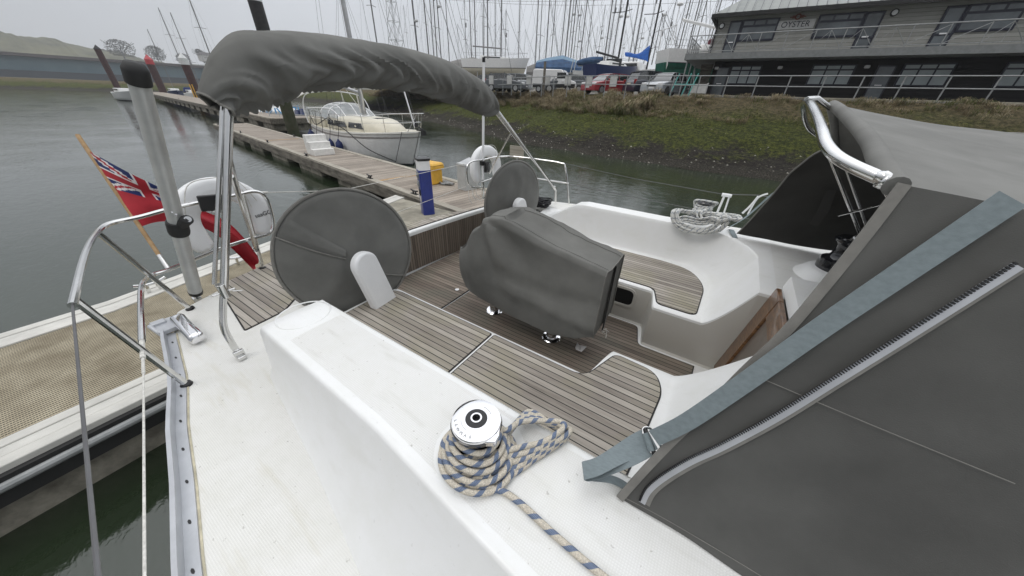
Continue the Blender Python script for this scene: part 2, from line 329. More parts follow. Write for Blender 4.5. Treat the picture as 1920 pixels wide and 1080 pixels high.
def obj(name, mb, mats, parent=None, smooth=35, bevel=0, label=None, cat=None, group=None, kind=None, seg=2, origin=None):
    if isinstance(mats, str): mats = [mats]
    V = [Vector(p) for p in mb.v]
    if parent is not None: off = wloc(parent)
    elif origin is not None: off = Vector(origin)
    elif kind == 'structure': off = Vector((0, 0, 0))
    else: off = Vector((sum(v.x for v in V) / len(V), sum(v.y for v in V) / len(V), min(v.z for v in V)))
    me = bpy.data.meshes.new(name); me.from_pydata([tuple(v - off) for v in V], [], mb.f); 
    for n in mats: me.materials.append(MATS[n])
    me.polygons.foreach_set('material_index', mb.mi)
    if mb.uv:
        ul = me.uv_layers.new(name='UVMap')
        for fi, uvs in mb.uv.items():
            p = me.polygons[fi]
            for li, q in zip(p.loop_indices, uvs): ul.data[li].uv = q
    me.validate(); me.update()
    if smooth:
        me.polygons.foreach_set('use_smooth', [True] * len(me.polygons)); me.set_sharp_from_angle(angle=math.radians(smooth))
    o = bpy.data.objects.new(name, me); COL.objects.link(o)
    if parent is not None: o.parent = parent; WL[o.name] = off
    else: o.location = off; WL[o.name] = off
    if bevel:
        b = o.modifiers.new('bevel', 'BEVEL'); b.width = bevel; b.segments = seg; b.limit_method = 'ANGLE'; b.angle_limit = math.radians(40)
    return tag(o, label, cat, group, kind)
def copy_tree(o, loc=None, rotz=None, parent=None, label=None):
    c = o.copy(); COL.objects.link(c)
    if parent: c.parent = parent
    if loc is not None: c.location = loc
    if rotz is not None: c.rotation_euler = (0, 0, rotz)
    if label: c['label'] = label
    for ch in list(o.children):
        copy_tree(ch, parent=c)
    return c
def text_mesh(txt, size, extrude, font_scale=(1, 1)):
    cu = bpy.data.curves.new('t', 'FONT'); cu.body = txt; cu.size = size; cu.extrude = extrude; cu.align_x = 'CENTER'; cu.align_y = 'CENTER'
    o = bpy.data.objects.new('t', cu); COL.objects.link(o); dg = bpy.context.evaluated_depsgraph_get(); me = o.evaluated_get(dg).to_mesh()
    mb = MB(); mb.add([(v.co.x * font_scale[0], v.co.y * font_scale[1], v.co.z) for v in me.vertices], [tuple(p.vertices) for p in me.polygons]); o.to_mesh_clear()
    bpy.data.objects.remove(o); bpy.data.curves.remove(cu); return mb
def place(mb, M):
    mb.v = [tuple(M @ Vector(p)) for p in mb.v]; return mb
def frame(o, x, y):
    """matrix that puts local x, y along the given directions at o"""
    x = Vector(x).normalized(); y = Vector(y); z = x.cross(y).normalized(); y = z.cross(x)
    return Matrix.Translation(Vector(o)) @ Matrix((x, y, z)).transposed().to_4x4()
def rounded(poly, r, n=6):
    """round the corners of a 2-D polygon; r a number or one per corner"""
    out = []; k = len(poly)
    for i in range(k):
        ri = r[i] if hasattr(r, '__len__') else r
        p = Vector(poly[i]); a = Vector(poly[i - 1]) - p; b = Vector(poly[(i + 1) % k]) - p
        d = min(ri, a.length * .49, b.length * .49)
        if d < .016: out.append(tuple(p)); continue
        A = p + a.normalized() * d; B = p + b.normalized() * d
        for j in range(n + 1):
            t = j / n; out.append(tuple(A * (1 - t) ** 2 + p * 2 * t * (1 - t) + B * t * t))
    return out
def inset(poly, d):
    k = len(poly); out = []
    for i in range(k):
        p = Vector(poly[i]); a = (p - Vector(poly[i - 1])); b = (Vector(poly[(i + 1) % k]) - p)
        if a.length < 1e-6 or b.length < 1e-6: out.append(tuple(p)); continue
        a.normalize(); b.normalize(); na = Vector((-a.y, a.x)); nb = Vector((-b.y, b.x)); n = (na + nb)
        if n.length < 1e-6: n = na
        n.normalize(); out.append(tuple(p + n * d / max(.5, n.dot(na))))
    return out
def interp(x, pts):
    if x <= pts[0][0]: return pts[0][1]
    for (a, b), (c, d) in zip(pts, pts[1:]):
        if x <= c: return b + (d - b) * (x - a) / (c - a)
    return pts[-1][1]
def sstep(a, b, x):
    t = max(0, min(1, (x - a) / (b - a))); return t * t * (3 - 2 * t)
# ================================================================ OUR YACHT
Y0 = thing('sailing_yacht', 'white sailing yacht with teak cockpit and two wheels that the photo is taken from', 'yacht', (-1, 2.1, 0))
ZD = 1.15; ZS = 1.05; ZF = 0.65; ZT = 1.5; ZP = 1.42
EDGE = [(-3.27, 1.20), (-3.16, .87), (-2.90, .23), (-2.60, .13), (-2.07, .035), (-1.73, -.06), (-1.40, -.13), (-1.05, -.215), (-.5, -.33), (.3, -.45), (1.2, -.52), (2.4, -.54), (4.2, -.45), (7, .5), (9.2, 2.2)]
PEDGE = [(7, 4.2), (4.2, 4.95), (2.4, 5.0), (1.2, 4.95), (.3, 4.85), (-.5, 4.75), (-1.3, 4.6), (-2.0, 4.42), (-2.55, 4.22), (-2.72, 3.9), (-2.80, 3.5), (-3.05, 2.4)]
OUT = EDGE + PEDGE
# hull
mb = MB(); K = len(OUT); cx, cy = -.2, 2.15
rows = []
for z, k, dx in ((-.4, .80, .35), (.0, .90, .18), (.5, .965, .05), (1.02, .995, 0), (1.12, 1.0, 0)):
    rows.append([(cx + (x - cx) * (k if x > 3 else 1 - (1 - k) * .6) + (dx if x < -2 else 0), cy + (y - cy) * k, z) for x, y in OUT])
mb.grid([[rows[j][i % K] for j in range(5)] for i in range(K)], closed_u=True); mb.f.append(tuple(range(0, 5 * K, 5))[::-1]); mb.mi.append(0)
obj('hull', mb, 'gelcoat', Y0, bevel=0)
# starboard side deck and aft deck corner
mb = MB()
STB_IN = [(9.0, 2.2), (7, 1.3), (2.6, .78), (-1.72, .78), (-2.22, .80), (-2.34, .86), (-2.60, 1.0), (-3.0, 1.27), (-3.27, 1.42)]
poly = EDGE + STB_IN
mb.prism(poly, ZD - .09, ZD)
obj('side_deck', mb, 'deck_nonskid', Y0, bevel=.02, seg=3)
mb = MB(); mb.prism([(-2.45, 4.15), (-1.2, 4.0), (2.6, 4.0), (7, 3.2), (9.0, 2.25)] + PEDGE[:9], ZD - .09, ZD)
obj('side_deck', mb, 'deck_nonskid', Y0, bevel=.015, label='port side deck beyond the far cockpit seat')
# raised step edge beside the aft teak corner (white lip)
mb = MB(); a = at(427, 548, z=ZD); b = at(500, 650, z=ZD)
# coaming on the camera's side, lofted
YF = [(-1.78, .325), (-1.07, .19), (-.586, .08), (.2, -.03), (2.6, -.2)]; YO = [(-1.72, .36), (-.76, .326), (-.13, .262), (.6, .2), (2.6, .1)]
mb = MB(); P = []
for i in range(61):
    x = -1.74 + i * (4.3 / 60); e = max(0, 1 - (x + 1.74) / .075); sh = 1 - e * e * .0
    yf, yo = interp(x, YF), interp(x, YO); tl = .022
    z = ZT - .05 * e * e
    yo2 = yo + .03 * e * e; yi = .668 - .03 * e * e
    row = [(x, yf - .02, ZD - .02), (x, yf, ZD + .004), (x, yf + .012 + .15 * (yo2 - yf), ZD + .05), (x, yo2 - .012, z - .03), (x, yo2 - .006, z - .012), (x, yo2 + .001, z - .003), (x, yo2 + .010, z), (x, yo2 + .04, z + .001),
           (x, (yo2 + yi) / 2, z + .004), (x, yi - .03, z), (x, yi - .008, z - .003), (x, yi + .002, z - .012), (x, yi + .004, z - .04), (x, yi + .004, z - .28), (x, yi + .006, ZS - .03), (x, yi + .006, ZF)]
    P.append(row)
mb.grid(P); o = len(mb.v)
mb.add([(p[0] - .0, p[1], p[2]) for p in P[0]], [tuple(range(len(P[0])))])
mi = mb.mi
for fi, f in enumerate(mb.f):
    zs = [mb.v[k][2] for k in f]; ys = [mb.v[k][1] for k in f]; xs = [mb.v[k][0] for k in f]
    if len(f) == 4 and min(zs) > ZT - .035 and min(ys) > interp(sum(xs) / 4, YO) + .035 and max(ys) < .64 and min(xs) > -1.5: mi[fi] = 1
coam = obj('coaming', mb, ['gelcoat', 'nonskid'], Y0, smooth=38)
# moulded oval pad at the aft end of the coaming
c = at(563, 590, z=ZT); pts = []
for k in range(40):
    a = 2 * PI * k / 40; pts.append((c.x + .015 + .118 * math.cos(a) , c.y + .01 + .125 * math.sin(a), ZT + .0015))
mb = MB().tube(pts, .0035, 6, closed=True); obj('moulded_ring', mb, 'gelcoat', coam)
for p in ((547, 770), (648, 900)):
    q = at(*p, z=1.32); yf = interp(q.x, YF); yo = interp(q.x, YO); t_ = (q.z - ZD - .05) / .27; y0_ = yf + .012 + .15 * (yo - yf); q = at(*p, Y=y0_ + (yo - .012 - y0_) * t_ - .003)
    nrm = Vector((0, -1, .3)).normalized()
    mb = MB().lathe([(.011, -.01), (.011, .004), (.007, .007), (.0035, .007), (.0035, .001)], q, 16, axis=nrm); obj('drain_fitting', mb, 'steel', coam)
# heightfield of the seats and seat backs on both sides
def bowl(name, side, xs, yin, ys_out, mats, ny=70):
    P = []
    for x in xs:
        yi = yin(x); row = []
        for j in range(ny + 1):
            s = (j / ny) ** .8; y = yi + (ys_out(x) - yi) * s; row.append((x, y, hgt(side, x, y)))
        row[0] = (row[0][0], row[0][1], row[0][2] - .012)
        sgn = 1 if ys_out(x) > yi else -1
        sk = [(x, yi - sgn * .004, row[0][2] - .02), (x, yi - sgn * .006, (ZF + row[0][2]) / 2), (x, yi - sgn * .004, ZF + .03), (x, yi + 0, ZF + .012), (x, yi - sgn * .014, ZF - .004)]
        P.append(sk[::-1] + row)
    return P
def hgt(side, x, y):
    if side == 's':
        cxx = .12; wall = .705; r = .2
        dy = max(0, wall - y); dx = max(0, x - cxx); wid = .04 + .34 * (dx / (dx + dy + 1e-6)); d = math.hypot(dx, dy); t = min(1, d / wid)
        return ZS + ((ZT if x > -1.7 else ZD + .0) - ZS) * (t ** 1.25) * (1 if x > -1.7 else sstep(-2.2, -2.0, x) * .5 + .5)
    cxx = .20; wall = 3.47; r = .34
    qx = max(0, x - (cxx - r)); qy = max(0, y - (wall - r)); d = max(0, math.hypot(qx, qy) - r)
    f = qx / (qx + qy + 1e-6); wid = .13 + .11 * f; t = min(1, d / wid)
    crest = interp(x, [(-2.1, 1.12), (-1.85, 1.13), (-1.72, 1.2), (-1.40, ZP - .02), (-1.30, ZP), (3, ZP)])
    h = ZS + (crest - ZS) * (1 - (1 - t) ** 1.6 if False else t ** 1.35)
    if y > 3.78: h -= (crest - ZD) * sstep(3.78, 4.06, y)
    return h
xs = [-2.12 + i * .03 for i in range(58)] + [-.37 + i * .008 for i in range(18)] + [-.22 + i * .02 for i in range(32)] + [.43 + .1 * i for i in range(8)]
P = bowl('s', 's', xs, lambda x: 1.435 + .315 * sstep(-.352, -.262, x), lambda x: .662, None)
mb = MB().grid(P); mb.add([(p[0], p[1], p[2]) for p in P[0]] + [(-2.12, .662, ZF)], [tuple(range(len(P[0]) + 1))])
obj('cockpit_seat', mb, 'gelcoat', Y0, smooth=50)
xs = [-2.0 + i * .015 for i in range(116)] + [-.26 + i * .008 for i in range(14)] + [-.148 + i * .01 for i in range(70)] + [.56 + .1 * i for i in range(12)]
P = bowl('p', 'p', xs, lambda x: 2.735 - .265 * sstep(-.235, -.160, x), lambda x: 4.08, None, 150)
mb = MB().grid(P); mb.add([(p[0], p[1], p[2]) for p in P[0]], [tuple(range(len(P[0])))])
for fi, f in enumerate(mb.f):
    if len(f) == 4:
        c = sum((Vector(mb.v[k]) for k in f), Vector()) / 4
        yi_ = 2.735 - .265 * sstep(-.235, -.160, c.x)
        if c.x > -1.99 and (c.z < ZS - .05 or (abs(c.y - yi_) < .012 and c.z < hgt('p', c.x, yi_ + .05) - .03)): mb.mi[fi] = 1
        if c.z > ZP - .004 and c.x > .55 and c.y < 3.7: mb.mi[fi] = 2
pseat = obj('cockpit_seat', mb, ['gelcoat', 'beige_gelcoat', 'nonskid'], Y0, smooth=50, label='port cockpit seat with curved white seat back')
# locker opening in the port seat front
def slot(c, w_, h_, d, y, mname, parent, nm, r=.05, out=None):
    poly = rounded([(c[0] - w_ / 2, c[1] - h_ / 2), (c[0] + w_ / 2, c[1] - h_ / 2), (c[0] + w_ / 2, c[1] + h_ / 2), (c[0] - w_ / 2, c[1] + h_ / 2)], r, 6)
    mb = MB()
    if out:
        po = inset(poly, -out); n = len(poly); o = mb.add([(p[0], y - d, p[1]) for p in poly] + [(p[0], y - d, p[1]) for p in po] + [(p[0], y + .01, p[1]) for p in poly] + [(p[0], y + .01, p[1]) for p in po], [])
        for i in range(n):
            j = (i + 1) % n
            mb.f += [(o + i, o + j, o + n + j, o + n + i), (o + i, o + 2 * n + i, o + 2 * n + j, o + j), (o + n + i, o + n + j, o + 3 * n + j, o + 3 * n + i)]; mb.mi += [0, 0, 0]
    else:
        n = len(poly); o = mb.add([(p[0], y - d, p[1]) for p in poly] + [(p[0], y + .01, p[1]) for p in poly], [])
        mb.f.append(tuple(o + i for i in range(n))); mb.mi.append(0)
        for i in range(n): j = (i + 1) % n; mb.f.append((o + i, o + n + i, o + n + j, o + j)); mb.mi.append(0)
    return obj(nm, mb, mname, parent, smooth=0)
a = at(1187, 560, Y=2.725); b = at(1060, 505, Y=2.725)
cc = ((a.x + b.x) / 2, (a.z) ); W_ = abs(a.x - b.x)
fr_ = slot((cc[0], cc[1] - .005), W_, .16, .012, 2.728, 'beige_gelcoat', Y0, 'locker_frame', .055, .022)
slot((cc[0], cc[1] - .005), W_, .16, .006, 2.728, 'hole', fr_, 'locker_opening', .055)
# starboard forward infill: deck level forward of the coaming bowl, cabin top
mb = MB(); mb.box((2.2, 2.1, 1.28), (2.6, 3.9, .5)); 
mb = MB(); mb.prism([(1.25, .6), (4.6, .6), (4.6, 3.75), (1.25, 3.75)], ZD, lambda x, y: ZP - .01 + .1 * sstep(1.2, 2, x))
obj('cabin_top', mb, 'nonskid', Y0, bevel=.04, seg=4)
# bulkhead round the companionway
mb = MB(); bx = .56
def bk(x, y0, y1, z0, z1, sl=.15): # slab leaning forward
    mb.add([(x + sl * (z0 - .65), y0, z0), (x + sl * (z0 - .65), y1, z0), (x + sl * (z1 - .65), y1, z1), (x + sl * (z1 - .65), y0, z1)] + [(x + .5, y0, z0), (x + .5, y1, z0), (x + .5, y1, z1), (x + .5, y0, z1)],
           [(0, 3, 2, 1), (0, 1, 5, 4), (1, 2, 6, 5), (2, 3, 7, 6), (3, 0, 4, 7), (4, 5, 6, 7)])
bk(.425, .7, 1.74, ZF, ZT - .01); bk(.425, 1.7, 2.50, 1.478, 1.56)
obj('cabin_bulkhead', mb, 'gelcoat', Y0)
mb = MB(); bk(.425, 2.46, 3.6, ZF, ZP - .01); obj('cabin_bulkhead', mb, 'beige_gelcoat', Y0)
mb = MB(); x0 = .415; sl = .15
def quad(mb, y0, y1, z0, z1, t0, t1, mi=0):
    A = [(x0 + sl * (z - .65) - t, y, z) for t in (t0, t1) for y, z in ((y0, z0), (y1, z0), (y1, z1), (y0, z1))]
    mb.add(A, [(0, 1, 2, 3), (4, 7, 6, 5), (0, 4, 5, 1), (1, 5, 6, 2), (2, 6, 7, 3), (3, 7, 4, 0)], mi)
quad(mb, 2.27, 2.465, .70, 1.475, -.006, .025); quad(mb, 1.72, 1.80, .70, 1.475, -.006, .025); quad(mb, 1.80, 2.27, 1.34, 1.475, -.006, .022); quad(mb, 1.80, 2.27, .70, .77, -.006, .022)
fr_ = obj('companionway_frame', mb, 'wood_varnish', Y0, bevel=.006)
mb = MB(); quad(mb, 1.80, 2.27, .77, 1.34, -.006, .008); obj('washboard', mb, 'washboard', fr_)
# teak panels
def teak(poly, z, name='teak_panel', mat='teak', r=.03, parent=Y0, rim=.009, label=None):
    poly = rounded(poly, r, 6)
    o = obj(name, MB().prism(poly, z - .02, z + .003), 'caulk', parent, smooth=0, label=label)
    obj('planking', MB().prism(inset(poly, rim), z - .01, z + .0075), mat, o, smooth=0)
    return o
teak([(-2.09, .72), (-1.035, .72), (-1.035, 1.408), (-2.02, 1.408), (-2.10, 1.36)], ZS, r=[.02, .01, .02, .05, .04])
teak([(-1.022, .72), (.02, .72), (.055, 1.0), (.088, 1.56), (.02, 1.70), (-.245, 1.718), (-.345, 1.405), (-1.022, 1.408)], ZS, r=[.01, .04, .1, .12, .1, .05, .09, .02])
teak([(-1.93, 2.775), (-.842, 2.775), (-.842, 3.435), (-1.93, 3.435)], ZS + .001, r=.02)
teak([(-.832, 2.775), (-.225, 2.768), (-.150, 2.520), (.155, 2.520), (.165, 3.10), (.0, 3.39), (-.3, 3.435), (-.832, 3.435)], ZS + .001, r=[.01, .06, .05, .07, .25, .25, .1, .01])
teak([(-3.09, .55), (-2.93, .50), (-2.285, .405), (-2.31, .66), (-2.42, .80), (-2.62, .92), (-3.22, 1.21), (-3.24, 1.14)], ZD, r=[.05, .04, .02, .03, .05, .03, .01, .03], mat='teak')
# cockpit sole
mb = MB(); mb.prism([(-2.84, .9), (-2.15, .75), (-2.15, 1.3), (.8, 1.3), (.8, 2.9), (-1.98, 2.9), (-1.98, 3.9), (-2.7, 3.9)], .3, ZF - .004)
sole = obj('cockpit_sole', mb, 'gelcoat', Y0)
teak([(-2.80, .95), (-2.16, .80), (-2.145, 1.455), (-1.975, 1.462), (-1.975, 2.70), (-2.05, 2.72), (-2.06, 3.5), (-2.75, 3.5)], ZF, 'teak_floor', 'teak_wet', r=.02, parent=sole)
teak([(-1.962, 1.462), (-.372, 1.462), (-.27, 1.785), (.272, 1.785), (.272, 2.425), (-.185, 2.425), (-.255, 2.70), (-1.962, 2.705)], ZF, 'teak_floor', 'teak_wet', r=[.01, .05, .04, .01, .01, .05, .05, .01], parent=sole)
q = at(857, 543, z=ZF + .01)
obj('drain_fitting', MB().lathe([(.022, 0), (.022, .003), (.012, .003), (.012, .001)], q, 18), 'steel', sole)
# transom: curved box across the stern, teak on top and on its forward face
ST = [(-3.27, 1.20), (-3.24, 1.45), (-3.16, 1.8), (-3.10, 2.1), (-3.05, 2.4), (-2.98, 2.8), (-2.88, 3.2), (-2.79, 3.5), (-2.70, 3.9), (-2.5, 4.2)]
FR = [(-2.84, 1.05), (-2.83, 1.45), (-2.82, 1.8), (-2.815, 2.1), (-2.80, 2.4), (-2.77, 2.8), (-2.73, 3.2), (-2.69, 3.5), (-2.55, 3.75), (-2.35, 3.75)]
mb = MB(); mb.prism([(x, y) for x, y in ST[::-1]] + [(-3.25, 1.1)] + FR, .25, ZD - .008)
tr = obj('transom', mb, 'gelcoat', Y0, bevel=.022, seg=4)
mb = MB(); tp = [(x + .03, y) for x, y in ST[::-1]][1:] + [(x - .045, y) for x, y in FR[:-2]]
obj('teak_panel', MB().prism(tp, ZD - .02, ZD - .002), 'caulk', tr, smooth=0)
obj('planking', MB().prism(inset(tp, .006), ZD - .01, ZD + .003), 'teak', tr, smooth=0)
mb = MB()
for (a, b), (c, d) in zip(FR[:-2], FR[1:-1]):
    mb.add([(a + .004, b, ZF + .01), (c + .004, d, ZF + .01), (c + .004, d, ZD - .06), (a + .004, b, ZD - .06), (a - .01, b, ZF + .01), (c - .01, d, ZF + .01), (c - .01, d, ZD - .06), (a - .01, b, ZD - .06)], [(0, 1, 2, 3), (3, 2, 6, 7), (4, 7, 6, 5)])
fc = obj('teak_facing', mb, 'teak_face', tr, smooth=0)
q = at(793, 447, X=-2.81); obj('vent_hole', MB().lathe([(.032, -.01), (.032, .006), (.026, .006), (.026, .0)], (-2.812, q.y, q.z), 20, axis=(1, 0, 0)), 'black', fc)
# toe rail: flat foot and upright flange with slots
def rail_pts(x0, x1, n, off):
    out = []
    E2 = [Vector(p) for p in EDGE]
    for i in range(n + 1):
        x = x0 + (x1 - x0) * i / n
        y = interp(x, EDGE[1:]); y2 = interp(x + .02, EDGE[1:]); t = Vector((.02, y2 - y)).normalized(); nn = Vector((-t.y, t.x)); out.append(Vector((x, y)) + nn * off)
    return out
mb = MB(); secs = [(-.036, -.02), (-.036, .045), (-.020, .048), (-.017, .008), (.020, .006), (.023, 0)]
Ls = [rail_pts(-2.62, 6.5, 90, s[0]) for s in secs]
mb.grid([[(Ls[j][i].x, Ls[j][i].y, ZD + secs[j][1]) for j in range(6)] for i in range(91)])
tr_ = obj('toe_rail', mb, 'rail_alloy', Y0, smooth=30)
mb = MB()
for p in rail_pts(-2.5, 1.5, 22, .001):
    obj('rail_slot', MB().prism([(p.x - .012, p.y), (p.x - .006, p.y - .004), (p.x + .006, p.y - .004), (p.x + .012, p.y), (p.x + .006, p.y + .004), (p.x - .006, p.y + .004)], ZD + .006, ZD + .0085), 'black', tr_)
simple('sealant', (.50, .46, .34), .7, var=.25, scale=14)
obj('sealant_line', MB().tube([(p.x, p.y, ZD + .001) for p in rail_pts(-2.6, 5.0, 80, .026)], .004, 6), 'sealant', tr_)
# stern cleat with chrome cover plate at the quarter
c = at(330, 625, z=ZD + .04)
mb = MB(); mb.box((c.x, c.y + .055, ZD + .045), (.36, .075, .07)); cl = obj('mooring_cleat', mb, 'chrome', Y0, bevel=.025, seg=4)
mb = MB(); q = at(345, 633, z=ZD + .02); mb.box((q.x, q.y + .02, ZD + .02), (.15, .035, .03)); mb.tube([(q.x - .07, q.y + .02, ZD + .035), (q.x + .07, q.y + .02, ZD + .035)], .012, 8); obj('cleat_horn', mb, 'steel', cl, bevel=.006)
mb = MB(); mb.box((c.x - .16, c.y - .01, ZD + .03), (.16, .10, .03)); mb.box((c.x - .20, c.y - .03, ZD + .05), (.05, .07, .02)); mb.tube([(c.x - .08, c.y - .05, ZD + .02), (c.x - .2, c.y - .07, ZD + .05)], .014, 8)
obj('fairlead', mb, 'rail_alloy', cl, bevel=.008)
# ---- steering pedestals
def pedestal(top, bot, wd, th, nx):
    top, bot = Vector(top), Vector(bot); d = (bot - top).normalized(); side = Vector((.12 * nx, 1, 0)); side = (side - side.dot(d) * d).normalized(); n = side.cross(d)
    L_ = (bot - top).length; poly = []
    for k in range(17): a = PI + PI * k / 16; poly.append((math.cos(a) * wd / 2, math.sin(a) * wd / 2))
    poly = poly + [(wd / 2 * 1.12, L_), (-wd / 2 * 1.12, L_)]
    mb = MB().prism(poly, -th / 2, th / 2); place(mb, Matrix.Translation(top) @ Matrix((side, d, n)).transposed().to_4x4()); return mb
tS = at(684, 497, X=-2.02); bS = at(716, 560, X=-1.99); bS = tS + (bS - tS) * 3.2
obj('steering_pedestal', pedestal(tS, bS, .205, .075, -1), 'white_plastic', Y0, bevel=.02, seg=4, label='white steering pedestal behind the near seat')
tP = at(974, 386, X=-1.98); bP = at(981, 420, X=-1.96); bP = tP + (bP - tP) * 3.2
obj('steering_pedestal', pedestal(tP, bP, .19, .085, 1), 'white_plastic', Y0, bevel=.02, seg=4, label='white steering pedestal on the port side')
# ---- covered wheels (canvas bag over each wheel)
def wheel_cover(name, c, R, tilt, yaw, label, seam, flip):
    n = Vector((math.cos(tilt) * math.cos(yaw), math.cos(tilt) * math.sin(yaw), math.sin(tilt))); a = Vector((0, 0, 1)).cross(n).normalized(); b = n.cross(a); c = Vector(c)
    th = thing(name, label, 'wheel cover', c - b * R, 'grey canvas covers over the two steering wheels')
    mb = MB(); rows = []
    for i in range(97):
        A = 2 * PI * i / 96; row = []
        for j in range(33):
            s = j / 32
            if s < .5: r = s / .5; off = 1
            else: r = (1 - s) / .5; off = -1
            rr = R * (r ** .9) * (1 + .012 * noise.noise(Vector((math.cos(A) * 2, math.sin(A) * 2, 4 + flip))))
            p = (a * math.cos(A) + b * math.sin(A)) * rr
            loc = Vector((math.cos(A) * rr, math.sin(A) * rr, 0))
            wob = .018 * noise.noise(loc * 4 + Vector((flip, 0, 7)))
            # vertical soft folds hanging from the rim
            wob += .010 * math.sin(loc.x * 19 + 4 * noise.noise(loc * 3)) * (1 - r ** 4)
            h = .016 + .045 * (1 - r ** 2.2) + wob * (1 - r ** 6)
            row.append(c + p + n * h * off)
        rows.append(row)
    mb.grid(rows); o = obj('canvas_bag', mb, 'canvas', th, smooth=80)
    pts = [c + (a * math.cos(2 * PI * k / 80) + b * math.sin(2 * PI * k / 80)) * (R * (1 + .012 * noise.noise(Vector((math.cos(2 * PI * k / 80) * 2, math.sin(2 * PI * k / 80) * 2, 4 + flip))))) for k in range(80)]
    obj('edge_binding', MB().tube(pts, .008, 6, closed=True, sq=(1, 1.4)), 'trim', th)
    mb = MB()
    for (u0, v0, u1, v1) in seam:
        P1 = []
        for k in range(15):
            t = k / 14; u = u0 + (u1 - u0) * t; v = v0 + (v1 - v0) * t - .05 * math.sin(PI * t) * .4; r = min(.98, math.hypot(u, v)); loc = Vector((u * R, v * R, 0)); 
            wob = .018 * noise.noise(loc * 4 + Vector((flip, 0, 7))) + .010 * math.sin(loc.x * 19 + 4 * noise.noise(loc * 3)) * (1 - r ** 4)
            P1.append(c + a * u * R + b * v * R + n * (.022 + .045 * (1 - r ** 2.2) + wob * (1 - r ** 6)))
        obj('seam', MB().tube(P1, .0055, 6), 'trim', th)
    return th, (c, a, b, n)
WS, fs = wheel_cover('wheel_cover', (-2.20, 1.165, 1.435), .478, .12, -.275, 'large round grey canvas cover over the near steering wheel, beside the aluminium pole', [(-.86, .50, -.10, -.02), (.25, -.35, .78, -.60)], 1)
WP, fp = wheel_cover('wheel_cover', (-2.12, 3.33, 1.375), .478, .014, -.198, 'smaller looking round grey canvas cover over the far wheel, behind the table cover', [(-.93, -.3, -.1, -.42), (.1, -.72, .68, -.7)], 5)
# overlapping flap of the near cover
c, a, b, n = fs; R = .478; P = []
for i in range(25):
    t = i / 24; row = []
    for j in range(13):
        s = j / 12
        u0, v0 = -.86 + .76 * t, .51 - .52 * t; u = u0 + .10 * s * (1 - t) + .03 * s; v = v0 + (.30 - .16 * t) * s
        r = math.hypot(u, v); k_ = min(1, .965 / max(r, 1e-6)); u *= k_; v *= k_; r = min(r, .965); loc = Vector((u * R, v * R, 0)); wob = .018 * noise.noise(loc * 4 + Vector((1, 0, 7))) + .010 * math.sin(loc.x * 19 + 4 * noise.noise(loc * 3)) * (1 - r ** 4) + .008 * abs(noise.noise(loc * 15))
        row.append(c + a * u * R + b * v * R + n * (.017 + .045 * (1 - r ** 2.2) + wob * (1 - r ** 6) + .003 + .012 * sstep(0, .3, s) * sstep(1, .7, s)))
    P.append(row)
obj('flap', MB().grid(P), 'canvas', WS, smooth=80)
# ---- pushpit rails
ST_R = .0135
mb = MB()
A = lambda x, y, X: at(x, y, X=X)
top = [Vector((-1.95, -.08, 1.76)), Vector((-2.5, .03, 1.765)), Vector((-2.85, .12, 1.765)), Vector((-3.03, .2, 1.765)), A(262, 407, -3.1), A(330, 389, -3.1), A(440, 366, -3.1), A(478, 359, -3.1), A(498, 370, -3.1), A(509, 400, -3.1), A(512, 425, -3.1), A(503, 438, -3.1), A(470, 448, -3.1), A(420, 464, -3.1), A(360, 488, -3.08), A(310, 508, -3.04), A(280, 518, -2.98), at(266, 535, z=1.43), at(264, 570, z=1.43), at(266, 640, z=1.43)]
mb.tube(top, ST_R, 10, smooth=4)
push = obj('pushpit_rail', mb, 'steel', Y0, label='bent steel rail at the near quarter')
def stanchion(base, top, r=.0135, collar=True, parent=push):
    mb = MB().tube([base, top], r, 10)
    if collar: mb.lathe([(.026, -.004), (.024, .010), (r + .002, .016)], base, 16, mi=1, axis=Vector(top) - Vector(base))
    return obj('stanchion', mb, ['steel', 'black'], parent)
def zb(x, y): return at(x, y, z=ZD + .003)
stanchion(zb(350, 721), Vector((-2.02, -.07, 1.76)), .0145); stanchion(zb(357, 579), Vector((-2.90, .135, 1.765)), .0145)
stanchion(zb(493, 503), A(455, 363, -3.1))
b1 = A(480, 467, -3.08); b2 = at(434, 330, X=-2.12); mb = MB().tube([b1, b2], .011, 8); mb.box(b1, (.03, .03, .04)); obj('bimini_brace', mb, 'steel', push)
mb = MB().tube([at(470, 440, X=-3.06), at(432, 300, X=-2.12)], .009, 8); obj('bimini_brace', mb, 'steel', push)
mb = MB().tube([at(266, 640, z=1.43), at(268, 672, z=1.43)], .010, 8).tube([at(268, 672, z=1.43), at(269, 700, z=1.43)], .006, 8).tube([at(269, 695, z=1.43), at(271, 1080, z=1.43), Vector((3, -.55, 1.43))], .0035, 6)
obj('lifeline', mb, 'rope_white', push)
mb = MB().tube([Vector((-1.95, -.08, 1.76)), Vector((3, -.6, 1.76))], .004, 6); obj('lifeline', mb, 'wire', push)
mb = MB().tube([A(487, 361, -3.1), A(500, 361, -3.1), at(640, 357, X=-2.95), Vector((-3.0, 3.45, 1.70))], .0035, 6); mb.tube([A(486, 361, -3.1), A(502, 361, -3.1)], .009, 8); obj('lifeline', mb, 'rope_white', push, label='thin white line across the open stern')
mb = MB().tube([A(513, 430, -3.1), Vector((-3.05, 2.1, 1.30)), Vector((-3.0, 3.45, 1.40))], .003, 6); obj('lifeline', mb, 'rope_white', push)
mb = MB()
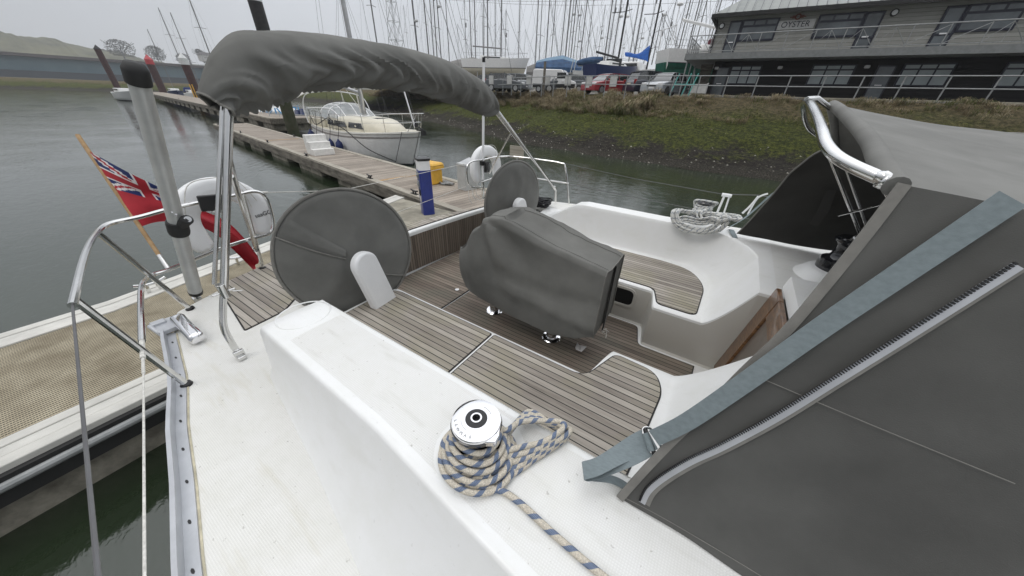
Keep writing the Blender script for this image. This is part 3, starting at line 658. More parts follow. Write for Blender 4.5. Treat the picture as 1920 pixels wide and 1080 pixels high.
top = [Vector((-3.0, 3.80, 1.40)), A(905, 350, -3.0), A(888, 351, -3.0), A(878, 344, -3.0), A(875, 325, -3.0), A(877, 309, -3.0), A(888, 302, -3.0), A(905, 300, -3.0), Vector((-2.99, 4.1, 1.71)), Vector((-2.92, 4.3, 1.71)), Vector((-2.75, 4.4, 1.71)), Vector((-2.3, 4.42, 1.71)), Vector((-2.03, 4.43, 1.70)), Vector((-1.95, 4.43, 1.64)), Vector((-1.83, 4.44, 1.15))]
mb.tube(top, .0125, 10, smooth=4)
pushp = obj('pushpit_rail', mb, 'steel', Y0, label='bent steel rail round the far quarter')
mb = MB().tube([Vector((-3.0, 3.80, 1.40)), Vector((-2.93, 4.2, 1.43)), Vector((-2.75, 4.4, 1.43)), Vector((-1.87, 4.43, 1.44))], .010, 8, smooth=4); obj('mid_rail', mb, 'steel', pushp)
stanchion(Vector((-3.0, 3.85, 1.15)), Vector((-3.0, 3.85, 1.71)), parent=pushp); stanchion(Vector((-2.75, 4.33, 1.15)), Vector((-2.75, 4.40, 1.71)), parent=pushp)
q0 = at(1358, 368, Y=4.45); q1 = Vector((q0.x - .02, 4.45, 1.15))
mb = MB().tube([q0, q1], .012, 8).tube([q0 + Vector((.05, 0, 0)), q1 + Vector((.09, 0, 0))], .009, 8); mb.tube([q0 + Vector((-.03, 0, .015)), q0 + Vector((.07, 0, .015))], .02, 8); obj('stanchion', mb, 'white_plastic', pushp, label='white gate stanchion on the port deck')
pa = at(1057, 306, Y=4.43); pb = at(1355, 364, Y=4.45)
mb = MB().tube([pa, (pa + pb) / 2 - Vector((0, 0, .02)), pb], .0035, 6).tube([pb, at(1422, 366, Y=4.45), Vector((2.5, 4.5, 1.62))], .0045, 6); obj('lifeline', mb, 'wire', pushp)
pa = at(1068, 346, Y=4.43); pb = Vector((q0.x, 4.45, 1.38)); mb = MB().tube([pa, pb, Vector((2.5, 4.5, 1.38))], .003, 6); obj('lifeline', mb, 'wire', pushp)
mb = MB().tube([at(1422, 368, Y=4.4), at(1408, 385, Y=4.4), at(1392, 400, Y=4.4)], .011, 8, smooth=5).tube([at(1440, 363, Y=4.4), at(1420, 372, Y=4.4), at(1402, 402, Y=4.4)], .009, 8, smooth=5); obj('stanchion', mb, 'white_plastic', pushp)
q = at(967, 286, Y=4.43); mb = MB().box(q + Vector((0, .03, 0)), (.25, .025, .18)); obj('outboard_pad', mb, 'timber_edge', pushp, bevel=.006, label='grey wooden pad on the far rail')
# ---- sloping aluminium pole at the near quarter
pt = at(259, 150, D=1.47); pb = at(366, 545, D=2.33); th = thing('gangway_pole', 'thick aluminium pole with a black cap rising left of the bimini leg', 'pole', pb)
obj('tube', MB().tube([pb, pb + (pt - pb) * .5, pt], .039, 24), 'alloy_anod', th)
d = (pt - pb).normalized(); obj('end_cap', MB().lathe([(.046, -.015), (.046, .045), (.034, .07), (.0, .075)], pt, 24, axis=d, cap=False), 'rubber', th, smooth=60)
cpos = pb + (pt - pb) * .405
mb = MB().lathe([(.048, -.05), (.052, -.03), (.052, .03), (.048, .05)], cpos, 24, axis=d); q = at(352, 411, D=(R3.transposed() @ (cpos - CAM)).z * -1 - .05)
mb.tube([cpos, q], .030, 14); clm = obj('clamp', mb, 'rubber', th, bevel=.004); 
obj('clamp_screw', MB().lathe([(.018, 0), (.018, .006), (.011, .006), (.011, .001)], q, 16, axis=(CAM - q)), 'steel', clm)
for px in ((323, 398), (330, 402)): obj('rivet', MB().lathe([(.006, 0), (.005, .005)], at(*px, D=1.82) , 10, axis=(CAM - cpos)), 'steel', clm)
obj('foot', MB().lathe([(.040, .0), (.042, .03)], pb - d * .03, 20, axis=d, mi=0).tube([pb - d * .03, pb - d * .09], .018, 10, mi=1).box(pb - d * .10, (.05, .05, .05), mi=1), ['black', 'steel'], th, bevel=.003)
# ---- lifebuoys
def lifebuoy(cy, cz, X, label, w_=.62, h_=.62, lean=.1, txt=None):
    th = thing('lifebuoy', label, 'lifebuoy', (X, cy, cz - h_ / 2), 'white horseshoe lifebuoys on the stern rails')
    path = []
    for k in range(41):
        t = k / 40; a = PI * (1.17 * (1 - t) - .085) if False else PI + .62 - (PI + 1.24) * t
        x = math.cos(a); z = math.sin(a)
        yy = cy - x * (w_ / 2 - .075) * (1 if z > 0 else 1 - .06 * z * z); zz = cz + .0 + z * (h_ / 2 - .075) * (1.0 if z > 0 else 1.35)
        path.append(Vector((X - (zz - cz) * lean, yy, zz)))
    # oval section swept
    mb = MB(); rows = []
    for i, p in enumerate(path):
        t = (path[min(i + 1, 40)] - path[max(i - 1, 0)]).normalized(); nx = Vector((1, 0, lean)).normalized(); s = t.cross(nx).normalized(); row = []
        end = min(i, 40 - i); sc = .55 + .45 * min(1, end / 4) ** .5 if end < 4 else 1
        for k in range(20):
            a = 2 * PI * k / 20; ca, sa = math.cos(a), math.sin(a); ca = abs(ca) ** .7 * (1 if ca > 0 else -1); sa = abs(sa) ** .7 * (1 if sa > 0 else -1)
            row.append(p + nx * ca * .055 * sc + s * sa * .082 * sc)
        rows.append(row + [row[0]])
    mb.grid(rows); mb.f.append(tuple(range(20))); mb.f.append(tuple(len(mb.v) - 21 + k for k in range(20))[::-1]); mb.mi += [0, 0]
    obj('float', mb, 'white_plastic', th, smooth=70)
    mb = MB(); mb.tube([path[8] + Vector((.06, 0, .05)), path[14] + Vector((.062, 0, .1)), path[20] + Vector((.062, 0, .085)), path[26] + Vector((.062, 0, .1)), path[33] + Vector((.06, 0, .05))], .0035, 6, smooth=5)
    mb.tube([path[14] + Vector((-.06, 0, .08)), path[14] + Vector((.062, .02, .02)), path[16] + Vector((.066, .08, -.15))], .003, 6)
    obj('grab_line', mb, 'rope_white', th)
    if txt:
        t = text_mesh(txt, .046, .0008); p = path[5] + Vector((.0585, -.0, .02)); place(t, frame(p, (0, -1, .05) if False else (0, 1, .08), (0, 0, 1))); obj('lettering', t, 'black', th, smooth=0)
    return th
lifebuoy(.79, 1.60, -3.19, 'white horseshoe lifebuoy at the near stern rail beside the red flag', txt='seaGO')
lifebuoy(4.08, 1.56, -3.12, 'white horseshoe lifebuoy on the far stern rail beside the white marker pole', .70, .60)
q = at(397, 380, X=-3.02); th = thing('lifebuoy_light', 'small black box clamped on the near stern rail over the lifebuoy', 'light', q)
mb = MB().box(q, (.03, .14, .11), Matrix.Rotation(-.1, 3, 'X')); obj('case', mb, 'black', th, bevel=.008); obj('bracket', MB().box(q + Vector((-.01, .02, -.07)), (.02, .09, .03)), 'steel', th, bevel=.003)
q = at(913, 313, X=-2.96); th = thing('lifebuoy_light', 'small grey box on the far stern rail beside the white marker pole', 'light', q)
mb = MB().box(q, (.04, .10, .15)); obj('case', mb, 'rubber', th, bevel=.012); obj('bracket', MB().tube([q + Vector((.02, -.03, .07)), q + Vector((.025, -.02, -.1)), q + Vector((.02, .03, .05))], .003, 6), 'steel', th)
# white marker pole
p0 = Vector((-3.0, 3.84, 1.18)); p1 = Vector((-2.99, 3.885, 2.86)); th = thing('marker_pole', 'slim white marker pole with a black tip on the far stern rail', 'pole', p0)
obj('pole', MB().tube([p0 + Vector((0, 0, .25)), p1], .017, 12), 'white_plastic', th); obj('tip', MB().tube([p1, p1 + Vector((0, 0, .05))], .02, 12), 'black', th)
obj('clamp', MB().tube([p0, p0 + Vector((0, 0, .25))], .010, 10).box(p0 + Vector((0, 0, .48)), (.05, .08, .06), mi=1), ['steel', 'black'], th, bevel=.004)
th = thing('tie_rope', 'frayed white cord ends hanging from the far stern rail', 'rope', (-3.0, 3.7, 1.1)); random.seed(3); mb = MB()
for k in range(7):
    p = Vector((-3.0, 3.5 + .06 * k, 1.36)); mb.tube([p, p + Vector((.02, random.uniform(-.05, .1), -.12)), p + Vector((.03, random.uniform(-.12, .16), -.2 - .05 * random.random()))], .004, 5, smooth=4)
obj('cord', mb, 'rope_white', th)
# ---- ensign on its staff
H0 = at(317, 506, X=-3.10); H1 = at(262, 425, X=-3.36); dd = (H1 - H0)
th = thing('ensign', 'red ensign with a faded union corner hanging from a varnished staff at the stern', 'flag', H0)
obj('staff', MB().tube([H0 + dd * .28, H0 + dd * 3.1], .0125, 12), 'wood_varnish' if False else 'orange_board', th)
obj('staff_socket', MB().tube([H0, H0 + dd * .34], .016, 12), 'steel', th)
# cloth surface from edge curves (u along the fly, v down the hoist)
te = [H0 + dd * 2.75, at(238, 322, X=-3.42), at(300, 352, X=-3.40), at(375, 392, X=-3.36), at(430, 420, X=-3.34), at(484, 482, X=-3.32)]
be = [H0 + dd * 1.02, at(300, 415, X=-3.36), at(345, 415, X=-3.34), at(395, 432, X=-3.32), at(440, 468, X=-3.30), at(490, 520, X=-3.28)]
te = catmull(te, 12); be = catmull(be, 12); P = []; n = len(te)
for i in range(n):
    u = i / (n - 1); row = []
    for j in range(41):
        v = j / 40; p = te[i].lerp(be[i], v); p = p + Vector((.055 * math.sin(u * 9 + v * 3.5) * (.3 + u) + .02 * math.sin(v * 9 + u * 5), 0, -.01 * math.sin(v * 8)))
        row.append(p)
    P.append(row)
mb = MB().grid(P); mb.mi = []
for i in range(n - 1):
    for j in range(40):
        u, v = (i + .5) / (n - 1) / .52, (j + .5) / 40 / .52; c = 0
        if u < 1 and v < 1:
            c = 1; x, y = u * 2 - 1, v * 2 - 1
            dgl = min(abs(x - y), abs(x + y)); 
            if dgl < .24: c = 2
            if dgl < .09: c = 0
            if abs(x) < .24 or abs(y) < .34: c = 2
            if abs(x) < .14 or abs(y) < .21: c = 0
        mb.mi.append(c)
obj('cloth', mb, ['red_cloth', 'blue_cloth', 'white_cloth'], th, smooth=80)
# ================================================================ BIMINI
bm = thing('bimini', 'furled bimini in a long wrinkled grey cover arching across the cockpit on steel tubes', 'bimini', (-2.05, .3, 1.15))
def X_(x): return interp(x, [(380, -2.06), (560, -2.12), (930, -2.38)])
cen = [(402, 195, 27), (412, 180, 33), (428, 163, 42), (450, 144, 52), (482, 129, 60), (518, 119, 53), (566, 112, 46), (630, 113, 41), (700, 120, 37), (760, 129, 35), (820, 144, 33), (865, 163, 31), (900, 182, 27), (922, 199, 17), (930, 208, 8)]
cp = [A(x, y, X_(x)) for x, y, r in cen]; rad = [r * (-(R3.transposed() @ (p - CAM)).z) / FPX * .91 for p, (x, y, r) in zip(cp, cen)]
pts = catmull(cp, 16); rr = [q.x for q in catmull([Vector((r, 0, 0)) for r in rad], 16)]
mb = MB(); rows = []; m_ = len(pts); NN = 72; ln = 0
ref = Vector((0, 0, 1))
for i in range(m_):
    if i: ln += (pts[i] - pts[i - 1]).length
    t = (pts[min(i + 1, m_ - 1)] - pts[max(i - 1, 0)]).normalized(); x_ = Vector((1, 0, 0)); x_ = (x_ - x_.dot(t) * t).normalized(); up = x_.cross(t); row = []
    for k in range(NN):
        a = 2 * PI * k / NN; ca, sa = math.cos(a), math.sin(a)
        s = ln * 7.5 - 1.5 * ca + 1.2 * sa + 1.1 * noise.noise(Vector((ln * 1.7, ca * 1.1, sa * 1.1)))
        low = .5 + .5 * sa  # folds strongest on the front and underside
        f1 = (.5 + .5 * math.cos(s * 3.8)) ** 3.2; f2 = (.5 + .5 * math.cos(s * 7.9 + 2 + 4 * noise.noise(Vector((ln * 2.3, ca, sa + 5))))) ** 2.2
        amp = (.05 + .95 * (1 - sstep(-.35, .75, sa)) ) * (1.12 if ln < 1.1 else 1.0) * (.8 + .8 * abs(noise.noise(Vector((ln * 2.1 + 9, ca * 1.3, sa * 1.3)))))
        r = rr[i] * (1 + .02 * noise.noise(Vector((ln * 3, ca, sa)))) + (.036 * f1 + .019 * f2 - .016) * amp * min(1, rr[i] / .08) * min(1, (m_ - 1 - i) / 16)
        sx = .92
        row.append(pts[i] + x_ * ca * r * sx + up * sa * r)
    rows.append(row + [row[0]])
mb.grid(rows); 
inner = [[pts[i] + (p - pts[i]) * .9 for p in rows[i]] for i in range(0, 30)]
mb.grid([r[::-1] for r in inner]); mb.grid([rows[0][::-1], inner[0][::-1]][::-1])
obj('cover', mb, 'canvas', bm, smooth=80)
obj('cover_hem', MB().tube([p for p in rows[0][:-1]], .006, 6, closed=True), 'trim', bm)
lt = A(430, 190, -2.07); lj = A(420, 548, -2.05); lb = zb(453, 671)
mb = MB().tube([lt, lt.lerp(lj, .5), lj], .018, 14); obj('leg_tube', mb, 'steel', bm, label='straight polished leg beside the near wheel')
mb = MB().tube([lt + Vector((-.01, -.022, 0)), lj + Vector((-.0, -.02, .06))], .010, 10); obj('leg_tube', mb, 'steel', bm)
mb = MB().tube([lj, A(418, 580, -2.05), A(420, 615, -2.04), A(436, 646, -2.035), lb + Vector((-.02, 0, .045)), lb + Vector((0, 0, .03))], .0165, 14, smooth=5); obj('leg_tube', mb, 'steel', bm)
mb = MB().tube([lj + Vector((0, 0, -.03)), lj + Vector((0, 0, .05))], .022, 14).tube([lj + Vector((0, -.05, 0)), lj + Vector((0, .05, 0))], .006, 8).tube([lj + Vector((.02, .03, 0)), lj + Vector((.03, .07, -.012))], .003, 6); obj('joint', mb, 'steel', bm, bevel=.003)
mb = MB().box(lb + Vector((0, 0, .012)), (.06, .04, .024)); mb.box(lb + Vector((0, 0, .035)), (.022, .05, .04)); obj('deck_hinge', mb, 'steel', bm, bevel=.005)
pf = A(931, 205, -2.38); pp = Vector((-2.0, 4.32, 1.17))
mb = MB().tube([pf, pp + Vector((-.01, -.02, .18)), pp], .0165, 12); obj('leg_tube', mb, 'steel', bm, label='sloping polished leg at the far side')
mb = MB().tube([pf + Vector((-.035, -.03, 0)), pp + Vector((-.04, -.05, .24))], .011, 10); obj('leg_tube', mb, 'steel', bm)
mb = MB().tube([at(958, 250, X=-2.3), at(930, 300, X=-2.6), at(918, 325, X=-2.75)], .010, 8); obj('brace', mb, 'steel', bm)
mb = MB().lathe([(.022, 0), (.022, .05)], pp + Vector((-.012, -.03, .19)), 12, axis=pf - pp); obj('joint', mb, 'steel', bm)
# ================================================================ COCKPIT TABLE (under a cover)
for (x, y, h) in ((-.86, 2.06, .34), (-1.52, 2.10, .34)):
    obj('table_leg', MB().lathe([(.085, 0), (.085, .006), (.078, .012), (.050, .014), (.048, .05), (.0475, .05), (.0475, h)], (x, y, ZF + .006), 32), 'chrome', Y0, label=None)
ZB = [(-1.86, 1.28), (-1.80, 1.08), (-1.72, .96), (-1.55, .90), (-1.35, .875), (-.74, .865), (-.60, .90), (-.47, .965)]
ZTp = [(-1.86, 1.30), (-1.79, 1.335), (-1.62, 1.50), (-1.48, 1.665), (-1.43, 1.70), (-1.30, 1.695), (-1.0, 1.625), (-.75, 1.575), (-.5, 1.525), (-.455, 1.515)]
HW = [(-1.86, .07), (-1.80, .13), (-1.66, .18), (-1.45, .205), (-.9, .215), (-.46, .20)]
rows = []; YC = 2.085
for i in range(91):
    x = -1.86 + (1.405) * i / 90; zb_, zt, hw = interp(x, ZB), interp(x, ZTp), interp(x, HW); row = []
    prof = []
    for k in range(16): t = k / 15; prof.append((-1 - .10 * math.sin(PI * t) * 1, t * .93))
    for k in range(7): a = PI / 2 * k / 6; prof.append((-1 + .12 * (1 - math.cos(a)), .93 + .07 * math.sin(a)))
    for k in range(1, 8): t = k / 8; prof.append((-.88 + 1.76 * t, 1 - .035 * math.sin(PI * t) * (1 if x > -1.3 else -.5)))
    for k in range(7): a = PI / 2 * (1 - k / 6); prof.append((1 - .12 * (1 - math.cos(a)), .93 + .07 * math.sin(a)))
    for k in range(16): t = 1 - k / 15; prof.append((1 + .10 * math.sin(PI * t), t * .93))
    for (s, t) in prof:
        y = YC + s * hw; z = zb_ + (zt - zb_) * t
        # hanging folds fanning out from the high aft end
        ang = math.atan2(1.78 - z, x + 1.55 + .001); dist = math.hypot(x + 1.5, z - 1.75)
        f = .036 * math.sin(ang * 8 + 1.5 * noise.noise(Vector((x * 2, z * 2, 1)))) * min(1, dist / .3) * max(0, 1.1 - dist * .75) + .014 * noise.noise(Vector((x * 4.5, z * 4.5, s * 2))) + .006 * noise.noise(Vector((x * 13, z * 13, s * 3)))
        f += .026 * math.exp(-((z - (1.10 + .05 * math.sin(x * 4))) / .05) ** 2) * sstep(-1.6, -1.2, x) - .016 * math.exp(-((z - (1.30 + .07 * math.sin(x * 3 + 1))) / .035) ** 2) * sstep(-1.5, -1.1, x)
        e = (1 if s < 0 else -1); row.append((x, y - e * f * 1.0 * (1 if t < .97 else .4), z + (f * .8 if t > .9 else 0)))
    rows.append(row)
mb = MB().grid(rows); mb.add(rows[-1], [tuple(range(len(rows[-1])))[::-1]]); mb.add(rows[0], [tuple(range(len(rows[0])))])
tcv = thing('table_cover', 'grey canvas cover draped over the cockpit table between the two seats', 'table cover', (-1.1, 2.08, .86))
obj('canvas_bag', mb, 'canvas', tcv, smooth=75)
rw = rows[-1]; x = -.449; k = len(rw)
mb = MB().tube([(p[0] + .004, p[1], p[2]) for p in rw], .004, 6); obj('end_seam', mb, 'trim', tcv)
mb = MB(); mb.shell([[Vector((x + .002 + .006 * math.sin(t * 3), YC + .02 + d_, 1.515 - .60 * t - .008 * (d_ > 0))) for d_ in (-.03, 0, .03)] for t in [q / 14 for q in range(15)]], .003); obj('closing_flap', mb, 'canvas', tcv, smooth=60)
mb = MB().tube([(x + .008, YC - .012, 1.50), (x + .012, YC - .012, .93)], .0035, 6); obj('zip', mb, 'black', tcv)
mb = MB(); random.seed(5)
for k in range(5): p = Vector((-.44, YC + .0, .93)); mb.tube([p, p + Vector((.03 * random.random(), random.uniform(-.03, .05), -.02)), p + Vector((.05 * random.random(), random.uniform(-.04, .07), -.05))], .0025, 5, smooth=4)
obj('drawcord', mb, 'rope_white', tcv)
rows3 = [0, 30, 60, 90]
mb = MB().tube([(r[23][0], r[23][1] - .001, r[23][2] + .002) for r in rows[8:]], .0028, 5); mb.tube([(r[29][0], r[29][1] + .001, r[29][2] + .002) for r in rows[8:]], .0028, 5); obj('top_seam', mb, 'canvas', tcv)
q = at(1087, 656, z=ZF + .01); mb = MB(); random.seed(11); vs_ = [q + Vector((random.uniform(-.045, .045), random.uniform(-.035, .035), random.uniform(0, .04))) for _ in range(14)]
mb.add(vs_, [(i, (i + 3) % 14, (i + 5) % 14) for i in range(14)] + [(i, (i + 1) % 14, (i + 6) % 14) for i in range(14)]); obj('paper_scrap', mb, 'white_cloth', smooth=0, label='crumpled white paper scrap on the teak floor by the table leg', cat='paper')
# ================================================================ WINCHES
def winch(c, k, top_mat, label, base=True, capr=.078):
    c = Vector(c); o = obj('winch', MB().lathe([(.086 * k, -.01), (.088 * k, .012), (.078 * k, .02), (.072 * k, .026), (.060 * k, .035), (.053 * k, .06), (.052 * k, .085), (.058 * k, .105), (.070 * k, .112), (.079 * k, .118), (.080 * k, .128), (.074 * k, .132)], c, 40), 'black_gloss', Y0, label=label)
    return o
wc = Vector((-.409, .471, ZT + .004)); wn = winch(wc, 1, 'chrome', 'chrome topped winch on the near coaming, wound with blue-flecked rope')
zt = wc + Vector((0, 0, .132))
cap = obj('winch_cap', MB().lathe([(.0765, -.002), (.0775, .004), (.075, .010), (.060, .0145), (.034, .016)], zt, 56, cap=False), 'chrome', wn, smooth=50)
obj('centre_disc', MB().lathe([(.034, .016), (.033, .0175), (.017, .0175)], zt, 40, cap=False), 'black', cap)
obj('socket_ring', MB().lathe([(.0175, .017), (.0175, .0205), (.0125, .0205), (.0120, .004)], zt, 40, cap=False).lathe([(.0122, .003), (.001, .003)], zt, 8, mi=1, cap=False), ['chrome', 'hole'], cap)
# self-tailing arm
mb = MB(); d = Vector((.92, -.15, 0)).normalized(); s = Vector((-d.y, d.x, 0))
def pl(u, v, z): return zt + d * u + s * v + Vector((0, 0, z))
poly = [(.066, -.036), (.094, -.010), (.088, .012), (.066, .040), (.055, .030), (.055, -.03)]
o = mb.add([pl(u, v, .006) for u, v in poly] + [pl(u, v, -.018) for u, v in poly], [tuple(range(6)), tuple(range(11, 5, -1))] + [(i, 6 + i, 6 + (i + 1) % 6, (i + 1) % 6) for i in range(6)])
obj('feeder_arm', mb, 'chrome', wn, bevel=.004, seg=3)
for i, ch in enumerate('LEWMAR'):
    a = math.radians(-128 + i * 14.5 - 12); R_ = .063; t = text_mesh(ch, .013, .0003); p = zt + Vector((R_ * math.cos(a), R_ * math.sin(a), .0143)); 
    place(t, frame(p, (-math.sin(a), math.cos(a), 0), (-math.cos(a), -math.sin(a), .1))); obj('letter', t, 'galv', cap, smooth=0)
mb = MB()
for a0 in (.9, 3.9): mb.tube([zt + Vector((.047 * math.cos(a0 + t * .1), .047 * math.sin(a0 + t * .1), .0155)) for t in range(9)], .0006, 5)
obj('arrow_mark', mb, 'galv', cap)
mb = MB().lathe([(.15, -.004), (.149, .0015), (.142, .003)], wc + Vector((.01, 0, -.003)), 48); obj('winch_pad', mb, 'gelcoat', wn)
wp2 = at(1311, 412, z=ZP + .0)
wn2 = obj('winch', MB().lathe([(.095, -.01), (.096, .03), (.085, .045), (.07, .055), (.062, .075), (.058, .12), (.062, .155), (.075, .175), (.082, .182), (.084, .192), (.078, .2)], wp2, 36), 'black_gloss', Y0, label='tall black winch on the port coaming under white rope')
obj('winch_cap', MB().lathe([(.078, .199), (.07, .207), (.022, .209)], wp2, 36).lathe([(.02, .209), (.02, .214)], wp2, 20, mi=1), ['black_gloss', 'steel'], wn2)
w3 = at(1557, 484, z=ZT + .05); w3 = Vector((.90, 3.02, ZP + .075))
mb = MB().lathe([(.27, -.10), (.235, -.075), (.20, -.04), (.175, -.012), (.15, .002)], w3 - Vector((0, 0, .0)), 40); obj('winch_pod', mb, 'gelcoat', Y0, smooth=60)
mb = MB().lathe([(.132, 0), (.134, .03), (.125, .075), (.10, .085), (.088, .10), (.078, .14), (.078, .18), (.09, .20), (.108, .21), (.110, .225), (.10, .232)], w3, 44); w3o = obj('winch', mb, 'black_gloss', Y0, label='large black winch on the cabin top by the port side of the sprayhood')
obj('winch_cap', MB().lathe([(.10, .231), (.09, .24), (.03, .244)], w3, 40).lathe([(.03, .244), (.028, .252)], w3, 20, mi=1), ['black_gloss', 'steel'], w3o)
# ---- rope wound on the near winch, its hanks and its tail
random.seed(21); mb = MB(); RR = .0095
path = []
# turns round the drum, spreading downwards towards the camera side
turns = [(.064, .104, .0, .0), (.070, .086, .004, -.004), (.084, .068, .010, -.012), (.094, .050, .012, -.014), (.108, .032, .018, -.020), (.121, .014, .022, -.024), (.10, .012, .02, -.014)]
for (r, z, dx, dy), nxt in zip(turns, turns[1:]):
    for k in range(20):
        a = 2 * PI * k / 20; t = k / 20; r_ = r + (nxt[0] - r) * t; z_ = z + (nxt[1] - z) * t
        path.append(wc + Vector((dx + (nxt[2] - dx) * t + r_ * math.cos(a) * 1.02, dy + (nxt[3] - dy) * t + r_ * math.sin(a), max(.009, z_ + .004 * math.sin(3 * a)))))
mb.tube(catmull(path, 2), RR, 10, uv=True)
# long hanks thrown over towards the inner edge of the coaming
for k in range(5):
    rr0 = .118 - .012 * k; z0 = .016 + .011 * k
    def dr(ang, r_=rr0, z_=z0): return wc + Vector((.012 + r_ * math.cos(math.radians(ang)), -.008 + r_ * math.sin(math.radians(ang)), z_))
    a0 = at(948 + 9 * k, 893 - 14 * k, z=ZT + .014 + .009 * k); a1 = at(1000 + 6 * k, 862 - 9 * k, z=ZT + .014 + .007 * k)
    tip = at(1060 + 3 * (k % 3) - 6 * (k // 3), 822 - 5 * k, z=ZT + .016 + .009 * k); tp2 = tip + Vector((-.022, .022, -.012)); r0 = at(1035 - 6 * k, 797 - 2 * k, z=ZT + .020 + .006 * k); r1 = at(990 - 4 * k, 772 + 5 * k, z=ZT + .03 + .008 * k)
    mb.tube([dr(150), dr(200), dr(240), dr(272), a0, a1, tip, tp2, r0, r1, dr(48, .085, .045 + .008 * k), dr(95, .085, .045 + .006 * k)], RR, 10, uv=True, smooth=7)
tail = [wc + Vector((.10, -.06, .03)), wc + Vector((.055, -.115, .018)), at(950, 925, z=ZT + .012), at(1040, 1003, z=ZT + .012), at(1140, 1088, z=ZT + .012), Vector((.35, .375, ZT + .013)), Vector((1.5, .35, ZT + .04))]
mb.tube(tail, RR, 10, uv=True, smooth=10)
rp = obj('mooring_rope', mb, 'rope_blue', smooth=80, label='beige rope with blue flecks coiled on the chrome topped winch and trailing forward', cat='rope')
# ---- rope hank on the port winch
random.seed(8); mb = MB()
for k in range(5):
    r = .072 + .004 * (k % 2) + .004 * k; z = .168 - .022 * k
    mb.tube([wp2 + Vector((r * math.cos(a / 16 * 2 * PI), r * math.sin(a / 16 * 2 * PI), z + .018 * math.sin(a / 16 * 2 * PI + k) * .5)) for a in range(16)], .0105, 8, closed=True, uv=True)
mb.tube([wp2 + Vector((.086, .02, .16)), wp2 + Vector((.11, .0, .20)), wp2 + Vector((.07, -.05, .215)), wp2 + Vector((-.04, -.04, .213)), wp2 + Vector((-.10, 0, .19)), wp2 + Vector((-.085, .03, .12))], .0105, 8, uv=True, smooth=6)
mb.tube([wp2 + Vector((.08, -.03, .10)), wp2 + Vector((.16, -.03, .085)), wp2 + Vector((.20, -.02, .03)), wp2 + Vector((.12, .04, .02))], .0105, 8, uv=True, smooth=6)
for k in range(17):
    j = lambda s_=3.0: random.uniform(-s_, s_)
    drop = random.uniform(0, 1); yy = 3.555 - .05 * drop + random.uniform(-.012, .012); x0_ = 1258 + 14 * random.random(); x1_ = 1352 + 18 * random.random()
    if k > 12: x0_ += 45; x1_ += 22; drop *= .2
    lo = 408 + 30 * drop
    pl_ = [at(x0_, 400 + j(), Y=yy + .03), at(x0_ + 3, 408 + 10 * drop, Y=yy), at(x0_ + 20, lo - 5 + j(2), Y=yy - .01), at((x0_ + x1_) / 2, lo + j(2), Y=yy - .015), at(x1_ - 20, lo - 4 + j(2), Y=yy - .01), at(x1_, 412 + j(), Y=yy + .01), at(x1_ - 8, 404 + j(2), Y=yy + .07), at(1335, 401 + j(2), Y=yy + .11), at(1290, 398 + j(3), Y=yy + .11), at(x0_ + 8, 395 + j(), Y=yy + .08)]
    mb.tube(pl_, .0095, 8, closed=True, uv=True, smooth=5)
obj('sheet_rope', mb, 'rope_grey', smooth=80, label='white rope with grey flecks hanked over the winch on the port coaming', cat='rope')
random.seed(9); mb = MB(); c0 = Vector((-2.08, 4.02, 1.16))
for k in range(12):
    rx, ry = random.uniform(.09, .17), random.uniform(.06, .11); cc = c0 + Vector((random.uniform(-.05, .05), random.uniform(-.04, .04), .012 + .008 * k)); ph = random.random() * 3
    mb.tube([cc + Vector((rx * math.cos(a) * math.cos(ph * .2) , ry * math.sin(a), .012 * math.sin(2 * a + ph))) for a in [2 * PI * q / 12 for q in range(12)]], .010, 8, closed=True, smooth=4)
obj('rope_coil', mb, 'rope_black', smooth=80, label='coil of black rope lying on the port quarter behind the far wheel', cat='rope')
# ================================================================ SPRAYHOOD
sh = thing('sprayhood', 'grey canvas sprayhood with steel grab bar at the right of the cockpit', 'sprayhood', (1.0, 2.1, ZT))
WK = .45
def wing(x, y, off=0):
    d = ray(x, y); k = (.58 + off + WK * (ZC - 1.48)) / (d.y - WK * d.z); return CAM + d * k
trimp = [wing(*p) for p in ((1155, 945), (1162, 920), (1183, 898), (1212, 866), (1300, 782), (1385, 698), (1440, 645), (1500, 585), (1590, 474), (1674, 367))]
TX = [(p.z, p.x) for p in trimp]
def wy(z, s=1): return .58 + WK * (z - 1.48)
P = []; NZ = 40
for i in range(70):
    u = (i / 69) ** 1.3; row = []
    for j in range(NZ + 1):
        v = j / NZ; zt_ = 2.372 - .24 * (2.1 * u / 1.64) ** 1.15; z0 = 1.505 + .012 * noise.noise(Vector((u * 9, 0, 0))) * (1 - v); z = z0 + (zt_ - z0) * v
        xs_ = interp(z, TX); x = xs_ + (2.4 - xs_) * u
        bul = .016 * noise.noise(Vector((x * 2.2, z * 2.2, 3))) + .0055 * noise.noise(Vector((x * 6, z * 6, 3))) + .010 * noise.noise(Vector(((x + z * 1.1) * 1.6, (z - x * .62) * 9, 7))) * sstep(.05, .5, u + v * .3)
        # soft drag lines running up and forward from the tip
        bul += .004 * math.sin((z - 1.5 - (x - .03) * .62) * 42) * math.exp(-(x * 1.2)) * sstep(0, .2, u + v)
        row.append((x, wy(z) + bul, z))
    P.append(row)
mb = MB().shell([r[::-1] for r in P], -.003); obj('side_panel', mb, 'canvas_panel', sh, smooth=80, label='near side panel of dark grey canvas with a long zip')
